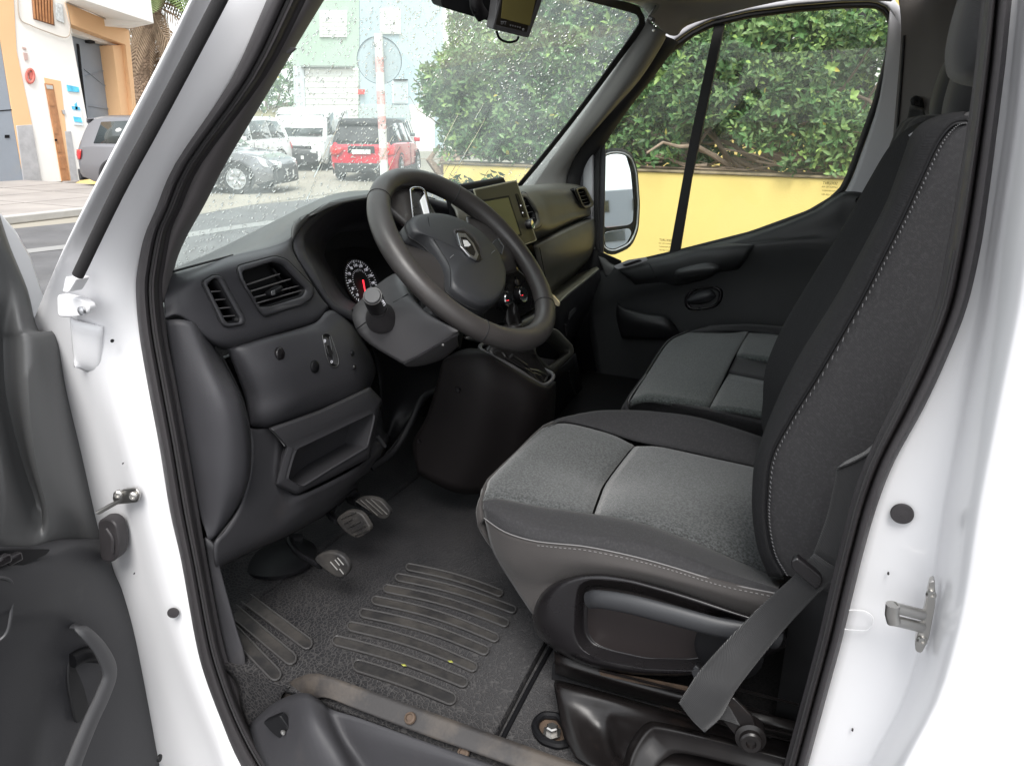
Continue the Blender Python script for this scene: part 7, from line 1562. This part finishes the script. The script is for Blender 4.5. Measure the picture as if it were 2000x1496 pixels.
    mk('windshield_pane', [V(fx0*L_+.08, a[2]*.90, a[0]+.04), V(fx0*L_+.08, -a[2]*.90, a[0]+.04), V(fx1*L_+.10, -b[3]*.92, b[1]+.0), V(fx1*L_+.10, b[3]*.92, b[1]+.0)], [(0, 1, 2, 3)], cglass, e, solid=.01)
    if kind != 'van':
        a = roofx(-.478); b = roofx(-.405); mk('rear_window', [V(-.475*L_-.07, a[2]*.86, zb*1.04), V(-.475*L_-.07, -a[2]*.86, zb*1.04), V(-.405*L_-.10, -b[3]*.94, b[1]-.10), V(-.405*L_-.10, b[3]*.94, b[1]-.10)], [(0, 1, 2, 3)], cglass, e, solid=.01)
        mk('roof_spoiler', [V(-.43*L_-.06, s_*b[3]*.9, b[1]-z_) for s_ in (1, -1) for z_ in (.0, .08)]+[V(-.36*L_, s_*b[3]*.9, b[1]+.01) for s_ in (1, -1)], [(0, 2, 3, 1), (0, 4, 5, 2)], roofc or paint, e, solid=.02)
    # rear: lamps, plate, bumper
    bx = -.5*L_
    for s in (-1, 1):
        net('tail_lamp', [[V(bx-.03, s*hw*.50, zb*.90), V(bx-.03, s*hw*.78, zb*.92), V(bx+.16, s*hw*.955, zb*.93)], [V(bx-.04, s*hw*.55, zb*.82), V(bx-.04, s*hw*.80, zb*.80), V(bx+.14, s*hw*.965, zb*.82)], [V(bx-.03, s*hw*.62, zb*.74), V(bx-.03, s*hw*.80, zb*.70), V(bx+.10, s*hw*.95, zb*.72)]], lampr, e, su=2, sv=3, solid=.02)
        net('head_lamp', [[V(-bx+.00, s*hw*.42, .66), V(-bx-.02, s*hw*.66, .70), V(-bx-.34, s*hw*.93, .76)], [V(-bx+.02, s*hw*.45, .60), V(-bx-.01, s*hw*.68, .61), V(-bx-.30, s*hw*.94, .66)], [V(-bx+.01, s*hw*.50, .55), V(-bx-.01, s*hw*.68, .55), V(-bx-.22, s*hw*.91, .58)]], lampw, e, su=2, sv=3, solid=.02)
    box('rear_plate', (bx-.035, 0, zb*.80), (.02, .50, .11), platem, e, bevel=.004)
    box('plate_recess', (bx-.015, 0, zb*.86), (.03, .72, .18), trimb, e, bevel=.02)
    box('front_plate', (-bx+.05, 0, .42), (.02, .50, .11), platem, e, bevel=.004)
    net('rear_bumper', [[V(bx-.04, s*hw*.80, z) for s in (-1, -.5, 0, .5, 1)] for z in (.48, .36, .24)], trimb, e, su=2, sv=3, solid=.05)
    net('front_bumper', [[V(-bx+.02-.08*abs(s)**3, s*hw*.84, z) for s in (-1, -.5, 0, .5, 1)] for z in (.62, .40, .22)], trimb, e, su=2, sv=3, solid=.04)
    if kind == 'van': net('grille', [[V(-bx+.03, s*hw*.55, z) for s in (-1, 0, 1)] for z in (.78, .68)], trimb, e, solid=.03)
    return e
def ang(dx, dy): return math.atan2(dy, dx)
cp = lambda n, c, r=.3, mt=0: mat(n, c, r, mt, coat=.8)
car('parked_car', (14.35, -12.0), ang(-.934, -.357), 4.45, 1.82, 1.62, cp('silver_grey_paint', (.19, .19, .205), .3, .35), 'grey metallic car with bright six spoke wheels parked nearest, side on', group='cars parked across the street')
car('parked_car', (16.95, -15.85), ang(-.18, 1), 4.3, 1.78, 1.62, cp('white_car_paint', (.76, .77, .77)), 'white hatchback with its red tail lamp beside the white van', group='cars parked across the street')
car('parked_van', (17.6, -20.4), ang(-.42, .91), 4.3, 1.86, 1.90, cp('white_van_paint', (.78, .79, .79)), 'small white van facing the street behind the white hatchback', cat='van', kind='van')
car('parked_car', (13.25, -17.95), ang(.36, -.93), 4.1, 1.82, 1.60, cp('red_paint', (.60, .015, .04)), 'red hatchback seen from behind beside the banded sign pole', group='cars parked across the street', roofc=trimb)
car('parked_car', (16.9, -24.0), ang(-.45, .89), 4.2, 1.78, 1.62, cp('dark_grey_paint', (.10, .13, .13), .3, .3), 'dark grey car facing the street partly hidden by the red hatchback', group='cars parked across the street')

# ---------------- the street behind the van (what the door mirror looks back on)
wh = empty('warehouse', (-62, -9, 0), label='grey warehouse with orange base behind the van in the mirror', cat='building')
box('wall', (0, 0, 1.7), (8, 14, 3.4), mat('grey_sheet', (.35, .38, .42), .6), wh, bevel=.05)
box('base_band', (4.03, 0, .3), (.1, 14, .6), mat('orange_band', (.60, .20, .10), .7), wh, bevel=.02)
for k_ in range(3): box('window', (4.05, -4+k_*4, 2.2), (.1, 2.2, .9), cglass, wh, bevel=.02)

# ---------------- keep every piece within thing > part > sub-part
def level(o):
    n = 0
    while o.parent: o = o.parent; n += 1
    return n
for o in list(COL.objects):
    while level(o) > 2:
        mw = o.matrix_world.copy(); p = o.parent.parent; o.parent = p
